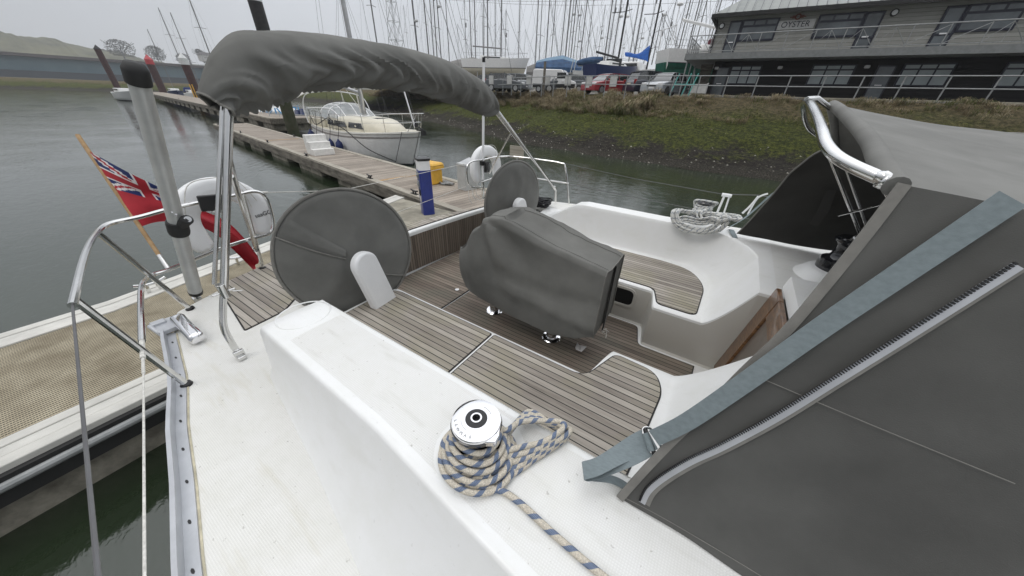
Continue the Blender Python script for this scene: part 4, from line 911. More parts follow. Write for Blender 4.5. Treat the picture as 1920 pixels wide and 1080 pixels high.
def band(pts, w_, th, normal_fn=None, k=6, off=0):
    """flat strip along pts, lying on the near wing"""
    pts = catmull(pts, k); n = Vector((0, -1, WK)).normalized(); rows = []
    for i, p in enumerate(pts):
        t = (pts[min(i + 1, len(pts) - 1)] - pts[max(i - 1, 0)]).normalized(); s = t.cross(n).normalized(); ww = w_ if not callable(w_) else w_(i / (len(pts) - 1))
        rows.append([p + n * off - s * ww / 2, p + n * off, p + n * off + s * ww / 2])
    return MB().shell(rows, th)
obj('edge_binding', band([Vector(P[0][j]) + Vector((.006, 0, 0)) for j in range(0, NZ + 1, 5)], .021, .005, off=.008, k=5), 'trim', sh)
obj('edge_binding', band([wing(1155, 945), wing(1172, 955), wing(1230, 988), wing(1300, 1026), wing(1390, 1080), wing(1500, 1145)], .016, .004, off=.004), 'trim', sh)
zp = [(1200, 935), (1212, 912), (1240, 888), (1290, 858), (1350, 830), (1450, 776), (1560, 707), (1680, 632), (1800, 556), (1900, 492)]
zo = .022
obj('zip_tape', band([wing(x + 4, y + 6, -.012) for x, y in zp], .017, .002, off=.006), 'white_plastic' if False else 'rail_alloy', sh)
tape = obj('zip_flap', band([wing(x + 14, y + 11, -.012) for x, y in zp], .012, .004, off=.004), 'trim', sh)
pts = catmull([wing(x, y, -.014) for x, y in zp], 30); mb = MB(); n = Vector((0, -1, WK)).normalized(); acc = 0; nx_ = 0
for i in range(1, len(pts)):
    sg_ = (pts[i] - pts[i - 1]); l_ = sg_.length
    while nx_ <= acc + l_:
        p_ = pts[i - 1] + sg_ * ((nx_ - acc) / l_); t = sg_.normalized(); s = t.cross(n).normalized(); mb.box(p_ + n * .0075, (.0030, .0062, .0036), Matrix((t, s, n)).transposed()); nx_ += .0056
    acc += l_
obj('zip_teeth', mb, 'black', sh, smooth=0)
for q_ in ([(1168, 930), (1230, 962), (1330, 1020), (1430, 1080), (1560, 1160)], [(1435, 712), (1560, 765), (1680, 815), (1900, 905)], [(1060 + 330, 965 + 10), (1440, 1080)]):
    if q_[0][0] == 1390: continue
    obj('stitching', band([wing(*p, -.010) for p in q_], .0018, .001, off=.004), 'trim', sh, smooth=0)
# dome
HP = [at(1680, 350, Y=.985), at(1651, 305, Y=1.12), at(1634, 270, Y=1.35), at(1612, 242, Y=1.6), at(1590, 220, Y=1.87), at(1570, 203, Y=2.15), at(1560, 197, Y=2.4), at(1560, 205, Y=2.7), at(1564, 230, Y=2.95), at(1566, 262, Y=3.12), at(1568, 300, Y=3.2)]
HC = catmull(HP, 5); HN = len(HC)
P = []
for i in range(40):
    u = i / 39; row = []
    for j, h in enumerate(HC):
        s = abs(j / (HN - 1) * 2 - 1); x = h.x + (1.95 - h.x) * u
        row.append(Vector((x, h.y, h.z - .24 * u ** 1.15 - .018 * math.sin(PI * ((u * 2.4) % 1)) * (1 - s ** 4) + .005 * noise.noise(Vector((x * 5, h.y * 3, 0))))))
    P.append([q for q in row])
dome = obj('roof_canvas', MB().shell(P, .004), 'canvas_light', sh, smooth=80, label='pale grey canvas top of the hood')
obj('roof_sleeve', MB().tube(HC, .021, 12), 'canvas_light', dome, smooth=80)
for i in (16, 33): obj('roof_seam', MB().tube([q + Vector((0, 0, .004)) for q in P[i]], .007, 8), 'trim', dome)
# port wing
P = []
tp = [(1.445, .27), (1.50, .29), (1.82, .37), (2.07, .42), (2.2, .48), (2.33, .60)]
for i in range(40):
    u = i / 39; row = []
    for j in range(31):
        v = j / 30; z0 = 1.445 + .06 * sstep(.5, 1.5, 2 * u); z1 = 2.27 - .22 * u; z = z0 + (z1 - z0) * v; x0_ = interp(z, tp); x = x0_ + (1.95 - x0_) * u
        row.append((x, 3.60 - WK * (z - 1.42) + .012 * noise.noise(Vector((x * 3, z * 3, 8))) + .006 * math.sin((z - x * .7) * 30) * math.exp(-3 * u), z))
    P.append(row)
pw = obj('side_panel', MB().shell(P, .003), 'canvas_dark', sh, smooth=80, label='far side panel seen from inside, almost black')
obj('edge_binding', MB().tube([P[0][j] for j in range(31)], .007, 6), 'trim', pw)
a = at(1575, 370, Y=3.15); 
obj('pocket_flap', MB().shell([[at(1390 + 1440 * 0 + x, y, Y=3.3) for x, y in row] for row in (((160, 357), (178, 357)), ((140, 400), (165, 395)), ((128, 420), (143, 424)))], .003), 'canvas_dark', pw, smooth=80)
# front screen with clear windows
P = [[(1.80 + .75 * t, .85 + 2.5 * j / 30 , (2.42 - .11 * ((j - 15) / 15) ** 2) - .22 - ((2.42 - .11 * ((j - 15) / 15) ** 2) - .18 - ZT - .03) * t - .04 * (abs((j - 15) / 15) ** 6)) for j in range(31)] for t in [q / 10 for q in range(11)]]
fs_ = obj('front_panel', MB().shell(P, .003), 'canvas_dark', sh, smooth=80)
for y0, y1 in ((1.05, 1.7), (1.8, 2.4), (2.5, 3.1)):
    a = Vector(P[1][0]); mb = MB(); yy = [(y0, .18), (y1, .18), (y1, .85), (y0, .85)]
    poly = []
    for y, t in yy:
        j = (y - .85) / 2.5 * 30; zt_ = (2.42 - .11 * ((j - 15) / 15) ** 2) - .18; poly.append(Vector((1.80 + .75 * t - .008, y, zt_ - (zt_ - ZT - .03) * t)))
    mb.add(poly, [(0, 1, 2, 3)]); obj('window', mb, 'trim' if False else 'rail_alloy', fs_, smooth=0)
# hoops, legs, grab bar
bar = [Vector((.80, .80, 1.62)), Vector((.52, .97, 2.1)), Vector((.385, 1.0, 2.27)), at(1664, 342, Y=1.0), at(1645, 332, Y=1.01), at(1600, 312, Y=1.04), at(1568, 293, Y=1.08), at(1549, 270, Y=1.16), at(1541, 245, Y=1.28), at(1530, 215, Y=1.55), at(1517, 192, Y=1.9), at(1508, 192, Y=2.35), at(1507, 207, Y=2.6), at(1510, 226, Y=2.8), at(1517, 241, Y=2.95), at(1528, 250, Y=3.05), at(1545, 262, Y=3.12), at(1566, 285, Y=3.2)]
obj('grab_bar', MB().tube(bar, .0135, 18, smooth=8), 'steel', sh)
obj('bar_bracket', MB().tube([at(1664, 343, Y=1.0), at(1650, 336, Y=1.0)], .0160, 16), 'steel', sh, bevel=.003)
obj('bar_bracket', MB().tube([at(1512, 186, Y=2.0), at(1532, 184, Y=2.05), Vector((.31, 2.2, 2.50))], .010, 10), 'steel', sh)
pv = Vector((1.18, 3.36, 1.5))
for a_, pv, r in ((at(1549, 278, Y=3.1), at(1616, 446, Y=3.1), .0115), (at(1584, 310, Y=3.15), at(1632, 446, Y=3.15), .008)):
    obj('hoop_leg', MB().tube([a_, pv, pv + (pv - a_) * .4], r, 12), 'steel', sh)
obj('hoop_leg', MB().tube([at(1573, 404, Y=3.08), at(1600, 397, Y=2.9), at(1672, 380, Y=2.3)], .007, 10), 'steel', sh)
# straps
mb = band([wing(x, y, -.03) for x, y in ((1226, 822), (1290, 790), (1400, 715), (1540, 615), (1680, 520), (1900, 372))], .043, .0025, off=.0)
obj('strap', mb, 'webbing', sh, smooth=60, label='wide blue grey tensioning strap with a steel buckle')
an = at(1104, 898, z=ZT + .02); bk_ = wing(1222, 824, -.03)
def strip(rows_, th=.0022): return MB().shell(rows_, th)
def ws(px, py, z, dx, dy): p = at(px, py, z=z); q = at(px + dx, py + dy, z=z - .0); return [p, (p + q) / 2, q]
buckle = bk_
rows_ = [ws(1212, 802, 1.66, 22, 40), ws(1185, 815, 1.635, 22, 38), ws(1150, 838, 1.61, 14, 34), ws(1118, 858, 1.585, 6, 34), ws(1092, 866, 1.56, 4, 34)]
sc_ = lambda R_, k: [q for q in R_]
def resample(rows_, k=5):
    cols = list(zip(*rows_)); cols = [catmull(list(c), k) for c in cols]; return [list(r) for r in zip(*cols)]
obj('strap_tail', strip(resample(rows_)), 'webbing', sh, smooth=60)
rows_ = [ws(1092, 866, 1.56, 4, 34), ws(1100, 880, 1.545, 8, 22), ws(1130, 866, 1.575, 10, 26), ws(1170, 850, 1.62, 16, 24), ws(1214, 830, 1.655, 14, 22)]
obj('strap_tail', strip(resample(rows_)), 'webbing', sh, smooth=60)
rows_ = [ws(1108, 892, 1.535, 4, 10), ws(1140, 890, 1.525, 6, 16), ws(1168, 900, 1.515, 2, 18), ws(1200, 925, 1.505, 4, 20)]
obj('strap_tail', strip(resample(rows_)), 'webbing', sh, smooth=60)
bpts = [at(1205, 806, z=1.672), at(1222, 806, z=1.672), at(1240, 842, z=1.652), at(1222, 850, z=1.652)]
obj('buckle', MB().tube(bpts, .0034, 8, closed=True, smooth=5), 'steel', sh)
obj('buckle_bar', MB().tube([at(1209, 804, z=1.68), at(1228, 853, z=1.655)], .0065, 10), 'black', sh)
obj('buckle_roll', MB().tube([at(1209, 812, z=1.682), at(1222, 846, z=1.660)], .0095, 12), 'webbing', sh)
obj('deck_eye', MB().lathe([(.009, 0), (.009, .004), (.004, .004), (.004, .001)], an + Vector((0, 0, .0)), 16, axis=CAM - an).tube([an, at(1104, 885, z=1.54)], .006, 6), 'steel', sh)
# port strap
pa = [at(1366, 430, z=ZP + .012), at(1372, 442, z=ZP + .008), at(1378, 461, z=ZP - .05)]
rows_ = [[p, p + Vector((.022, .002, 0)), p + Vector((.045, .004, 0))] for p in pa]; obj('strap_tail', strip(resample(rows_)), 'webbing', sh, smooth=60, label='short blue grey strap end over the port seat back')
pa = [at(1362, 428, z=ZP + .02), at(1395, 408, Y=4.0), at(1440, 368, Y=4.1), at(1452, 360, Y=4.1)]; rows_ = [[p, p + Vector((.015, .0, .012)), p + Vector((.03, 0, .025))] for p in pa]; obj('strap_tail', strip(resample(rows_)), 'webbing', sh, smooth=60)
# ================================================================ WATER, BANK, LAND
def water_mat():
    m, N, L, B = newmat('water'); B.inputs['Base Color'].default_value = (.022, .032, .018, 1); B.inputs['Roughness'].default_value = .035; B.inputs['IOR'].default_value = 1.75
    tc = N.new('ShaderNodeTexCoord'); mp = N.new('ShaderNodeMapping'); mp.inputs['Scale'].default_value = (1.0, 1.9, 1); mp.inputs['Rotation'].default_value = (0, 0, .35); L.new(tc.outputs['Object'], mp.inputs[0])
    n1 = nd(N, 'ShaderNodeTexNoise'); n1.inputs['Scale'].default_value = 2.6; n1.inputs['Detail'].default_value = 5; n1.inputs['Distortion'].default_value = .6; L.new(mp.outputs[0], n1.inputs[0])
    n1b = nd(N, 'ShaderNodeTexNoise'); n1b.inputs['Scale'].default_value = 8.5; n1b.inputs['Detail'].default_value = 4; n1b.inputs['Distortion'].default_value = 1.2; L.new(mp.outputs[0], n1b.inputs[0])
    n2 = nd(N, 'ShaderNodeTexNoise'); n2.inputs['Scale'].default_value = .35; n2.inputs['Detail'].default_value = 2; L.new(tc.outputs['Object'], n2.inputs[0])
    # ring ripples spreading from a hull
    gm = N.new('ShaderNodeMapping'); gm.inputs['Location'].default_value = (9.5, -8.5, 0); L.new(tc.outputs['Object'], gm.inputs[0])
    ln = N.new('ShaderNodeVectorMath'); ln.operation = 'LENGTH'; L.new(gm.outputs[0], ln.inputs[0])
    dis = mathn(N, L, 'ADD', ln.outputs['Value'], mathn(N, L, 'MULTIPLY', n2.outputs[0], 1.5))
    rg = mathn(N, L, 'SINE', mathn(N, L, 'MULTIPLY', dis, 17.0))
    fall = nd(N, 'ShaderNodeMapRange'); fall.inputs[1].default_value = 2.0; fall.inputs[2].default_value = 9.0; fall.inputs[3].default_value = .30; fall.inputs[4].default_value = .05; L.new(ln.outputs['Value'], fall.inputs[0])
    mk = nd(N, 'ShaderNodeMapRange'); mk.inputs[1].default_value = .42; mk.inputs[2].default_value = .6; L.new(n2.outputs[0], mk.inputs[0])
    ring = mathn(N, L, 'MULTIPLY', mathn(N, L, 'MULTIPLY', rg, fall.outputs[0]), mk.outputs[0])
    amp = nd(N, 'ShaderNodeMapRange'); amp.inputs[1].default_value = .3; amp.inputs[2].default_value = .7; amp.inputs[3].default_value = .35; amp.inputs[4].default_value = 1.2; L.new(n2.outputs[0], amp.inputs[0])
    h = mathn(N, L, 'ADD', mathn(N, L, 'MULTIPLY', mathn(N, L, 'MULTIPLY_ADD', n1b.outputs[0], .28, n1.outputs[0]), amp.outputs[0]), ring)
    b = N.new('ShaderNodeBump'); b.inputs['Strength'].default_value = .5; b.inputs['Distance'].default_value = .022; L.new(h, b.inputs['Height']); L.new(b.outputs[0], B.inputs['Normal'])
water_mat()
mb = MB(); mb.add([(-1000, -650, 0), (750, -650, 0), (750, 900, 0), (-1000, 900, 0)], [(0, 1, 2, 3)])
obj('water', mb, 'water', kind='structure', smooth=0)
WLN = [(60, 15.5), (20, 15.8), (8, 16.2), (1.5, 16.5), (-.4, 16.4), (-6.4, 17.1), (-13.2, 19.1), (-17.2, 21.8), (-26, 26), (-51, 37), (-90, 47), (-135, 50), (-170, 36), (-188, 5), (-195, -80), (-200, -400)]
WA = np.array(WLN, float)
def sdist(x, y):
    """distance inland (+) from the waterline"""
    p = np.array((x, y)); best = 1e9; sg = 1
    a = WA[:-1]; b = WA[1:]; ab = b - a; t = np.clip(((p - a) * ab).sum(1) / (ab * ab).sum(1), 0, 1); q = a + ab * t[:, None]; d = np.hypot(*(p - q).T); i = int(d.argmin())
    cr = ab[i][0] * (p - a[i])[1] - ab[i][1] * (p - a[i])[0]
    return d[i] * (-1 if cr > 0 else 1)
PRF = [(-6, -1.0), (-.2, -.10), (0, 0.0), (1.0, .28), (2.4, .75), (3.6, 1.25), (5.5, 1.80), (6.6, 2.25), (7.6, 2.62), (8.3, 2.80), (9.5, 2.86), (40, 2.92), (400, 3.2), (1500, 6)]
def ground(x, y, d=None):
    d = sdist(x, y) if d is None else d
    far = min(1, max(0, (-x - 60) / 100)); z = interp(d, PRF)
    if d > -3:
        k = 1 if d < 8.6 else max(0, 1 - (d - 8.6) / 1.5)
        z += k * (.16 * noise.noise(Vector((x * .45, y * .45, 0))) + .09 * noise.noise(Vector((x * 1.3, y * 1.3, 3))) + .05 * noise.noise(Vector((x * 3.7, y * 3.7, 5))) * (1 if d > .3 else .4)) * min(1, (d + 3) / 3)
        # gullies in the mud
        if 0 < d < 5: z -= .16 * max(0, noise.noise(Vector((x * .9, d * .25, 9))) ) * math.sin(PI * d / 5)
    return z
def bank_mat():
    m, N, L, B = newmat('bank'); B.inputs['Roughness'].default_value = .9; B.inputs['Specular IOR Level'].default_value = .2
    tc = N.new('ShaderNodeTexCoord'); s = N.new('ShaderNodeSeparateXYZ'); L.new(tc.outputs['Object'], s.inputs[0])
    def nz(sc, det=6, r=.65):
        n = nd(N, 'ShaderNodeTexNoise'); n.inputs['Scale'].default_value = sc; n.inputs['Detail'].default_value = det; n.inputs['Roughness'].default_value = r; L.new(tc.outputs['Object'], n.inputs[0]); return n.outputs[0]
    n1, n2, n3 = nz(.7), nz(6, 8, .8), nz(28, 4, .7)
    def ramp(v, stops):
        r = N.new('ShaderNodeValToRGB'); e = r.color_ramp.elements
        while len(e) < len(stops): e.new(.5)
        for k, (p, c) in zip(e, stops): k.position = p; k.color = rgb(c)
        L.new(v, r.inputs[0]); return r.outputs[0]
    mud = ramp(mathn(N, L, 'MULTIPLY_ADD', n3, .45, mathn(N, L, 'MULTIPLY', n2, .55)), [(.40, (.006, .005, .004)), (.50, (.026, .022, .017)), (.60, (.085, .075, .055))])
    peb = ramp(n3, [(.45, (.02, .017, .013)), (.62, (.10, .09, .07)), (.72, (.32, .29, .24))])
    moss = ramp(mathn(N, L, 'MULTIPLY_ADD', n3, .4, mathn(N, L, 'MULTIPLY', n2, .6)), [(.40, (.010, .011, .004)), (.50, (.050, .062, .010)), (.60, (.165, .175, .030))])
    grass = ramp(n2, [(.34, (.035, .03, .012)), (.52, (.13, .105, .055)), (.7, (.27, .21, .12))])
    gravel = ramp(n3, [(.35, (.10, .095, .085)), (.7, (.22, .21, .195))])
    zz = mathn(N, L, 'ADD', s.outputs[2], mathn(N, L, 'MULTIPLY_ADD', n1, 2.2, -1.1)); zz = mathn(N, L, 'ADD', zz, mathn(N, L, 'MULTIPLY_ADD', n2, .9, -.45))
    def mixz(c1, c2, a, b_, zin=zz):
        r = nd(N, 'ShaderNodeMapRange'); r.inputs[1].default_value = a; r.inputs[2].default_value = b_; L.new(zin, r.inputs[0])
        x = N.new('ShaderNodeMix'); x.data_type = 'RGBA'; L.new(r.outputs[0], x.inputs[0]); L.new(c1, x.inputs[6]); L.new(c2, x.inputs[7]); return x.outputs[2]
    c = mixz(peb, mud, .10, .30, s.outputs[2]); c = mixz(c, moss, .52, .85); c = mixz(c, grass, 1.75, 2.45); c = mixz(c, gravel, 2.82, 2.86, s.outputs[2])
    L.new(c, B.inputs['Base Color'])
    b = N.new('ShaderNodeBump'); b.inputs['Strength'].default_value = 1; b.inputs['Distance'].default_value = .22; L.new(mathn(N, L, 'ADD', n2, mathn(N, L, 'MULTIPLY', n3, .35)), b.inputs['Height']); L.new(b.outputs[0], B.inputs['Normal'])
bank_mat()
# bank near the yard: strip following the waterline
def along(t):
    seg = np.hypot(*(WA[1:] - WA[:-1]).T); cum = np.concatenate([[0], np.cumsum(seg)]); i = min(len(seg) - 1, max(0, int(np.searchsorted(cum, t) - 1))); u = (t - cum[i]) / seg[i]
    return WA[i] + (WA[i + 1] - WA[i]) * u
seg = np.hypot(*(WA[1:] - WA[:-1]).T); TOT = seg.sum()
ts = list(np.arange(18, 105, .28)) + list(np.arange(105, 260, 2.0)) + list(np.arange(260, TOT, 12.0))
ts = [0, 6, 12] + ts
ds = [-5, -3, -1.5, -.6, -.2, 0, .15, .35] + list(np.arange(.55, 9.2, .22)) + [9.6, 10.5, 12, 16, 24, 40]
P = []
dirs = []
for t in ts:
    a, b = along(max(0, t - 5)), along(min(TOT - .01, t + 5)); d = (b - a) / np.hypot(*(b - a)); dirs.append((along(t), np.array((d[1], -d[0]))))
for (p, n_) in dirs:
    row = []
    for d in ds:
        q = p + n_ * d if n_[1] > -2 else p; row.append((q[0], q[1], ground(q[0], q[1], d) + (-.0)))
    P.append(row)
obj('bank', MB().grid(P), 'bank', kind='structure', smooth=180)
# the yard and the far land as one sheet lying just below the strip
mb = MB(); G = [(60, 27), (8, 27), (-6, 28), (-17, 33), (-51, 49), (-90, 60), (-135, 64), (-185, 45), (-203, 5), (-210, -80), (-215, -400), (-900, -400), (-900, 800), (300, 800), (300, 27)]
mb.prism(G[::-1], 1.5, 2.86); simple('yard_gravel', (.12, .115, .10), .95, col2=(.22, .21, .19), scale=2, bump=.5, bscale=8, bdist=.05)
obj('yard_ground', mb, 'yard_gravel', kind='structure', smooth=0)
obj('added_rise', MB().grid([[(x, y, 2.85 + 1.5 * sstep(33, 52, y)) for x in range(-60, 31, 10)] for y in (32.8, 36, 40, 44, 48, 52, 70)]), 'yard_gravel', kind='structure')  # rise added behind the cars to block the bright sky showing under them
# grass tufts on the upper bank
def blades(name, spots, h0, h1, spread, mats, lean=.5, nb=9, seed=1, label=None, wd=.022):
    r = np.random.default_rng(seed); V = []; F = []; MI = []
    for (x, y, z, s, mi, dirx, diry) in spots:
        for k in range(nb):
            a = r.uniform(0, 6.28); h = r.uniform(h0, h1) * s; bx_, by_ = x + r.normal() * spread, y + r.normal() * spread; lx, ly = dirx * lean * h + math.cos(a) * .35 * h, diry * lean * h + math.sin(a) * .35 * h
            w_ = wd * s; px, py = -math.sin(a) * w_, math.cos(a) * w_; o = len(V)
            V += [(bx_ - px, by_ - py, z - .05), (bx_ + px, by_ + py, z - .05), (bx_ + lx * .4 + px * .7, by_ + ly * .4 + py * .7, z + h * .62), (bx_ + lx * .4 - px * .7, by_ + ly * .4 - py * .7, z + h * .62), (bx_ + lx, by_ + ly, z + h * (.95 - .55 * lean))]
            F += [(o, o + 1, o + 2, o + 3), (o + 3, o + 2, o + 4)]; MI += [mi, mi]
    mb = MB(); mb.v = V; mb.f = F; mb.mi = MI
    return obj(name, mb, mats, smooth=0, kind='stuff', label=label, cat='grass')
simple('grass_brown', (.10, .078, .04), .9, col2=(.30, .235, .14), scale=5); simple('grass_pale', (.20, .165, .09), .9, col2=(.44, .37, .24), scale=5); simple('grass_green', (.035, .045, .010), .9, col2=(.13, .145, .03), scale=4)
spots = []; r = np.random.default_rng(4)
for i, t in enumerate(np.arange(22, 130, .10)):
    p, n_ = along(t), None; a, b = along(t - 4), along(t + 4); d = (b - a) / np.hypot(*(b - a)); n_ = np.array((d[1], -d[0]))
    for k in range(4):
        dd = r.uniform(5.2, 8.7); q = p + n_ * dd + d * r.uniform(-.3, .3); cl = noise.noise(Vector((q[0] * .45, q[1] * .45, 2))) + .5 * noise.noise(Vector((q[0] * 1.4, q[1] * 1.4, 2)))
        if q[0] > -3.5 and dd < 7.4 and cl < .25: continue
        if cl < -.22 and r.random() < .75: continue
        big = max(.35, .75 + 1.0 * cl) * (1.25 if q[0] < -5 else .65)
        mi = 0 if r.random() < .45 else (1 if r.random() < .5 + .4 * (q[0] < -12) else 2)
        spots.append((q[0], q[1], ground(q[0], q[1], dd), big, mi, -n_[0] * .8 + d[0] * .0, -n_[1] * .8))
blades('bank_grass', spots, .22, .55, .12, ['grass_brown', 'grass_pale', 'grass_green'], lean=1.15, nb=24, label='long brown winter grass along the top of the muddy bank', wd=.0095)
spots = []
for t in np.arange(22, 120, .16):
    p = along(t); a, b = along(t - 4), along(t + 4); d = (b - a) / np.hypot(*(b - a)); n_ = np.array((d[1], -d[0]))
    for k in range(6):
        dd = r.uniform(2.8, 8.5); q = p + n_ * dd + d * r.uniform(-.3, .3); cl = noise.noise(Vector((q[0] * .6, q[1] * .6, 12)))
        if cl < -.05 or (dd < 3.8 and cl < .2): continue
        spots.append((q[0], q[1], ground(q[0], q[1], dd), .6 + .7 * cl, 2 if r.random() < .8 else 0, 0, -.2))
blades('low_weed', spots, .06, .17, .14, ['grass_brown', 'grass_pale', 'grass_green'], lean=.2, nb=6, seed=2, label='low green weed growing over the mud of the bank', wd=.03)
# pebbles and shells at the tide line
mb = MB(); r = np.random.default_rng(9)
for i in range(2600):
    t = r.uniform(24, 110); p = along(t); a, b = along(t - 4), along(t + 4); d = (b - a) / np.hypot(*(b - a)); n_ = np.array((d[1], -d[0])); dd = abs(r.normal()) * 1.0 + .02 if r.random() < .8 else r.uniform(0, 6); q = p + n_ * dd; s = r.uniform(.02, .07) * (1 if dd < 3 else .6); z = ground(q[0], q[1], dd)
    c = Vector((q[0], q[1], z + s * .1)); pts = [c + Vector((r.uniform(-1, 1), r.uniform(-1, 1), r.uniform(-.3, .8))) * s for _ in range(5)]
    mb.add([c + Vector((s, 0, 0)), c + Vector((-.5 * s, .8 * s, 0)), c + Vector((-.5 * s, -.8 * s, .1 * s)), c + Vector((r.uniform(-.3, .3) * s, r.uniform(-.3, .3) * s, s * .7))], [(0, 1, 3), (1, 2, 3), (2, 0, 3)], int(r.random() < .22))
simple('stone', (.05, .045, .035), .85, col2=(.14, .125, .10), scale=20); simple('shell', (.42, .40, .34), .7)
obj('tide_stones', mb, ['stone', 'shell'], smooth=0, kind='stuff', label='small stones and shells scattered along the tide line', cat='stones')
# ================================================================ PONTOONS
def pontoon(name, label, p0, p1, width, strip=.17, floats=True, cleats=(), boards='pontoon_boards', marks=(), fl0=.8):
    """p0 -> p1 is the left edge; the deck lies on its right (+y) side"""
    p0, p1 = Vector(p0), Vector(p1); d = p1 - p0; Lh = d.length; ang = math.atan2(d.y, d.x); th = thing(name, label, 'pontoon', (0, 0, 0)); Z = .5
    obj('decking', MB().box((Lh / 2, width / 2, Z - .03), (Lh, width - 2 * strip, .06)), boards, th, smooth=0)
    for y in (strip / 2, width - strip / 2):
        n = max(1, int(Lh / 6)); 
        for k in range(n):
            a, b = Lh * k / n, Lh * (k + 1) / n; obj('edge_timber', MB().box(((a + b) / 2, y, Z - .012), (b - a - .03, strip, .06)), 'timber_edge', th, bevel=.008)
    for y in (-.022, width + .022): obj('side_board', MB().box((Lh / 2, y, Z - .16), (Lh, .04, .26)), 'timber_side', th, bevel=.006)
    obj('end_board', MB().box((Lh + .022, width / 2, Z - .16), (.04, width, .26)), 'timber_side', th); obj('end_board', MB().box((-.022, width / 2, Z - .16), (.04, width, .26)), 'timber_side', th)
    if floats:
        x = fl0
        while x + 2.0 < Lh: obj('float', MB().box((x + 1.0, width / 2, .03), (2.0, width - .12, .44)), 'float_concrete', th, bevel=.03); x += 3.3
    for (x, y, c) in marks: obj('replacement_board', MB().box((x, width / 2, Z - .027), (.14, width - 2 * strip - .02, .062)), c, th)
    for (x, y) in cleats:
        mb = MB().tube([(x - .13, y, Z + .10), (x - .05, y, Z + .085), (x + .05, y, Z + .085), (x + .13, y, Z + .10)], .018, 8).tube([(x - .045, y, Z + .09), (x - .05, y, Z + .01)], .018, 8).tube([(x + .045, y, Z + .09), (x + .05, y, Z + .01)], .018, 8).box((x, y, Z + .025), (.22, .07, .015))
        obj('cleat', mb, 'black', th)
    th.location = p0; th.rotation_euler = (0, 0, ang); return th
pontoon('main_pontoon', 'long grey boarded pontoon beside the moored cream yacht', (-27.2, 8.12, 0), (-1.5, 4.16, 0), 1.72, cleats=[(1, .09), (6.2, .09), (10.6, .09), (15.0, .09), (19.5, .09), (21.6, .09), (21.9, 1.62), (9, 1.62)], marks=[(9.8, 0, 'orange_board'), (19.85, 0, 'orange_board')])
L1, L2 = at(508, 239, z=.5), at(330, 193, z=.5); dd = (L2 - L1).normalized(); L2 = L1 + dd * 85
pontoon('main_pontoon', 'far pontoon running past the rust brown piles to the distant boats', L2, L1 - dd * .5, 2.9, cleats=[(80, .1), (74, .1), (68, .1), (50, .1)])
# finger pontoon behind our stern: grating, white edges, concrete end
simple('grating_bar', (.20, .17, .115), .8, col2=(.38, .34, .25), scale=14, bump=.3, bscale=60)
def grating():
    m, N, L, B = newmat('grating'); B.inputs['Roughness'].default_value = .8
    tc = N.new('ShaderNodeTexCoord'); s = N.new('ShaderNodeSeparateXYZ'); L.new(tc.outputs['Object'], s.inputs[0])
    fx = mathn(N, L, 'FRACT', mathn(N, L, 'ADD', mathn(N, L, 'DIVIDE', s.outputs[0], .027), 1000)); fy = mathn(N, L, 'FRACT', mathn(N, L, 'ADD', mathn(N, L, 'DIVIDE', s.outputs[1], .013), 1000))
    hole = mathn(N, L, 'MULTIPLY', mathn(N, L, 'LESS_THAN', fx, .42), mathn(N, L, 'LESS_THAN', fy, .80))
    nz = nd(N, 'ShaderNodeTexNoise'); nz.inputs['Scale'].default_value = 5; nz.inputs['Detail'].default_value = 6; L.new(tc.outputs['Object'], nz.inputs[0])
    r = N.new('ShaderNodeValToRGB'); e = r.color_ramp.elements; e[0].position = .3; e[0].color = (.24, .20, .13, 1); e[1].position = .7; e[1].color = (.44, .39, .28, 1); L.new(nz.outputs[0], r.inputs[0])
    x = N.new('ShaderNodeMix'); x.data_type = 'RGBA'; L.new(hole, x.inputs[0]); L.new(r.outputs[0], x.inputs[6]); x.inputs[7].default_value = (.04, .034, .026, 1); L.new(x.outputs[2], B.inputs['Base Color'])
    b = N.new('ShaderNodeBump'); b.invert = True; b.inputs['Strength'].default_value = .8; b.inputs['Distance'].default_value = .008; L.new(hole, b.inputs['Height']); L.new(b.outputs[0], B.inputs['Normal'])
grating()
fg = thing('finger_pontoon', 'finger pontoon of beige grating with white edges lying across our stern', 'pontoon', (-4.2, 0, 0))
def xo(y): return -5.10 - .225 * max(0, y)      # outer edge
def xi(y): return -3.10 + .0 * y               # inner edge
ys = [-14, 0, 2.3]
mb = MB(); mb.prism([(xi(y) - .30, y) for y in ys] + [(xo(y) + .30, y) for y in ys[::-1]], .44, .492); obj('grating', mb, 'grating', fg, smooth=0)
ys2 = [2.3, 4.74 if False else 3.0, 4.55]
mb = MB(); mb.prism([(xi(y) - .30, y) for y in ys2] + [(xo(y) + .30, y) for y in ys2[::-1]], .40, .488); obj('concrete_slab', mb, 'concrete', fg, smooth=0)
ysa = [-14, -5, 0, 2, 4.62]
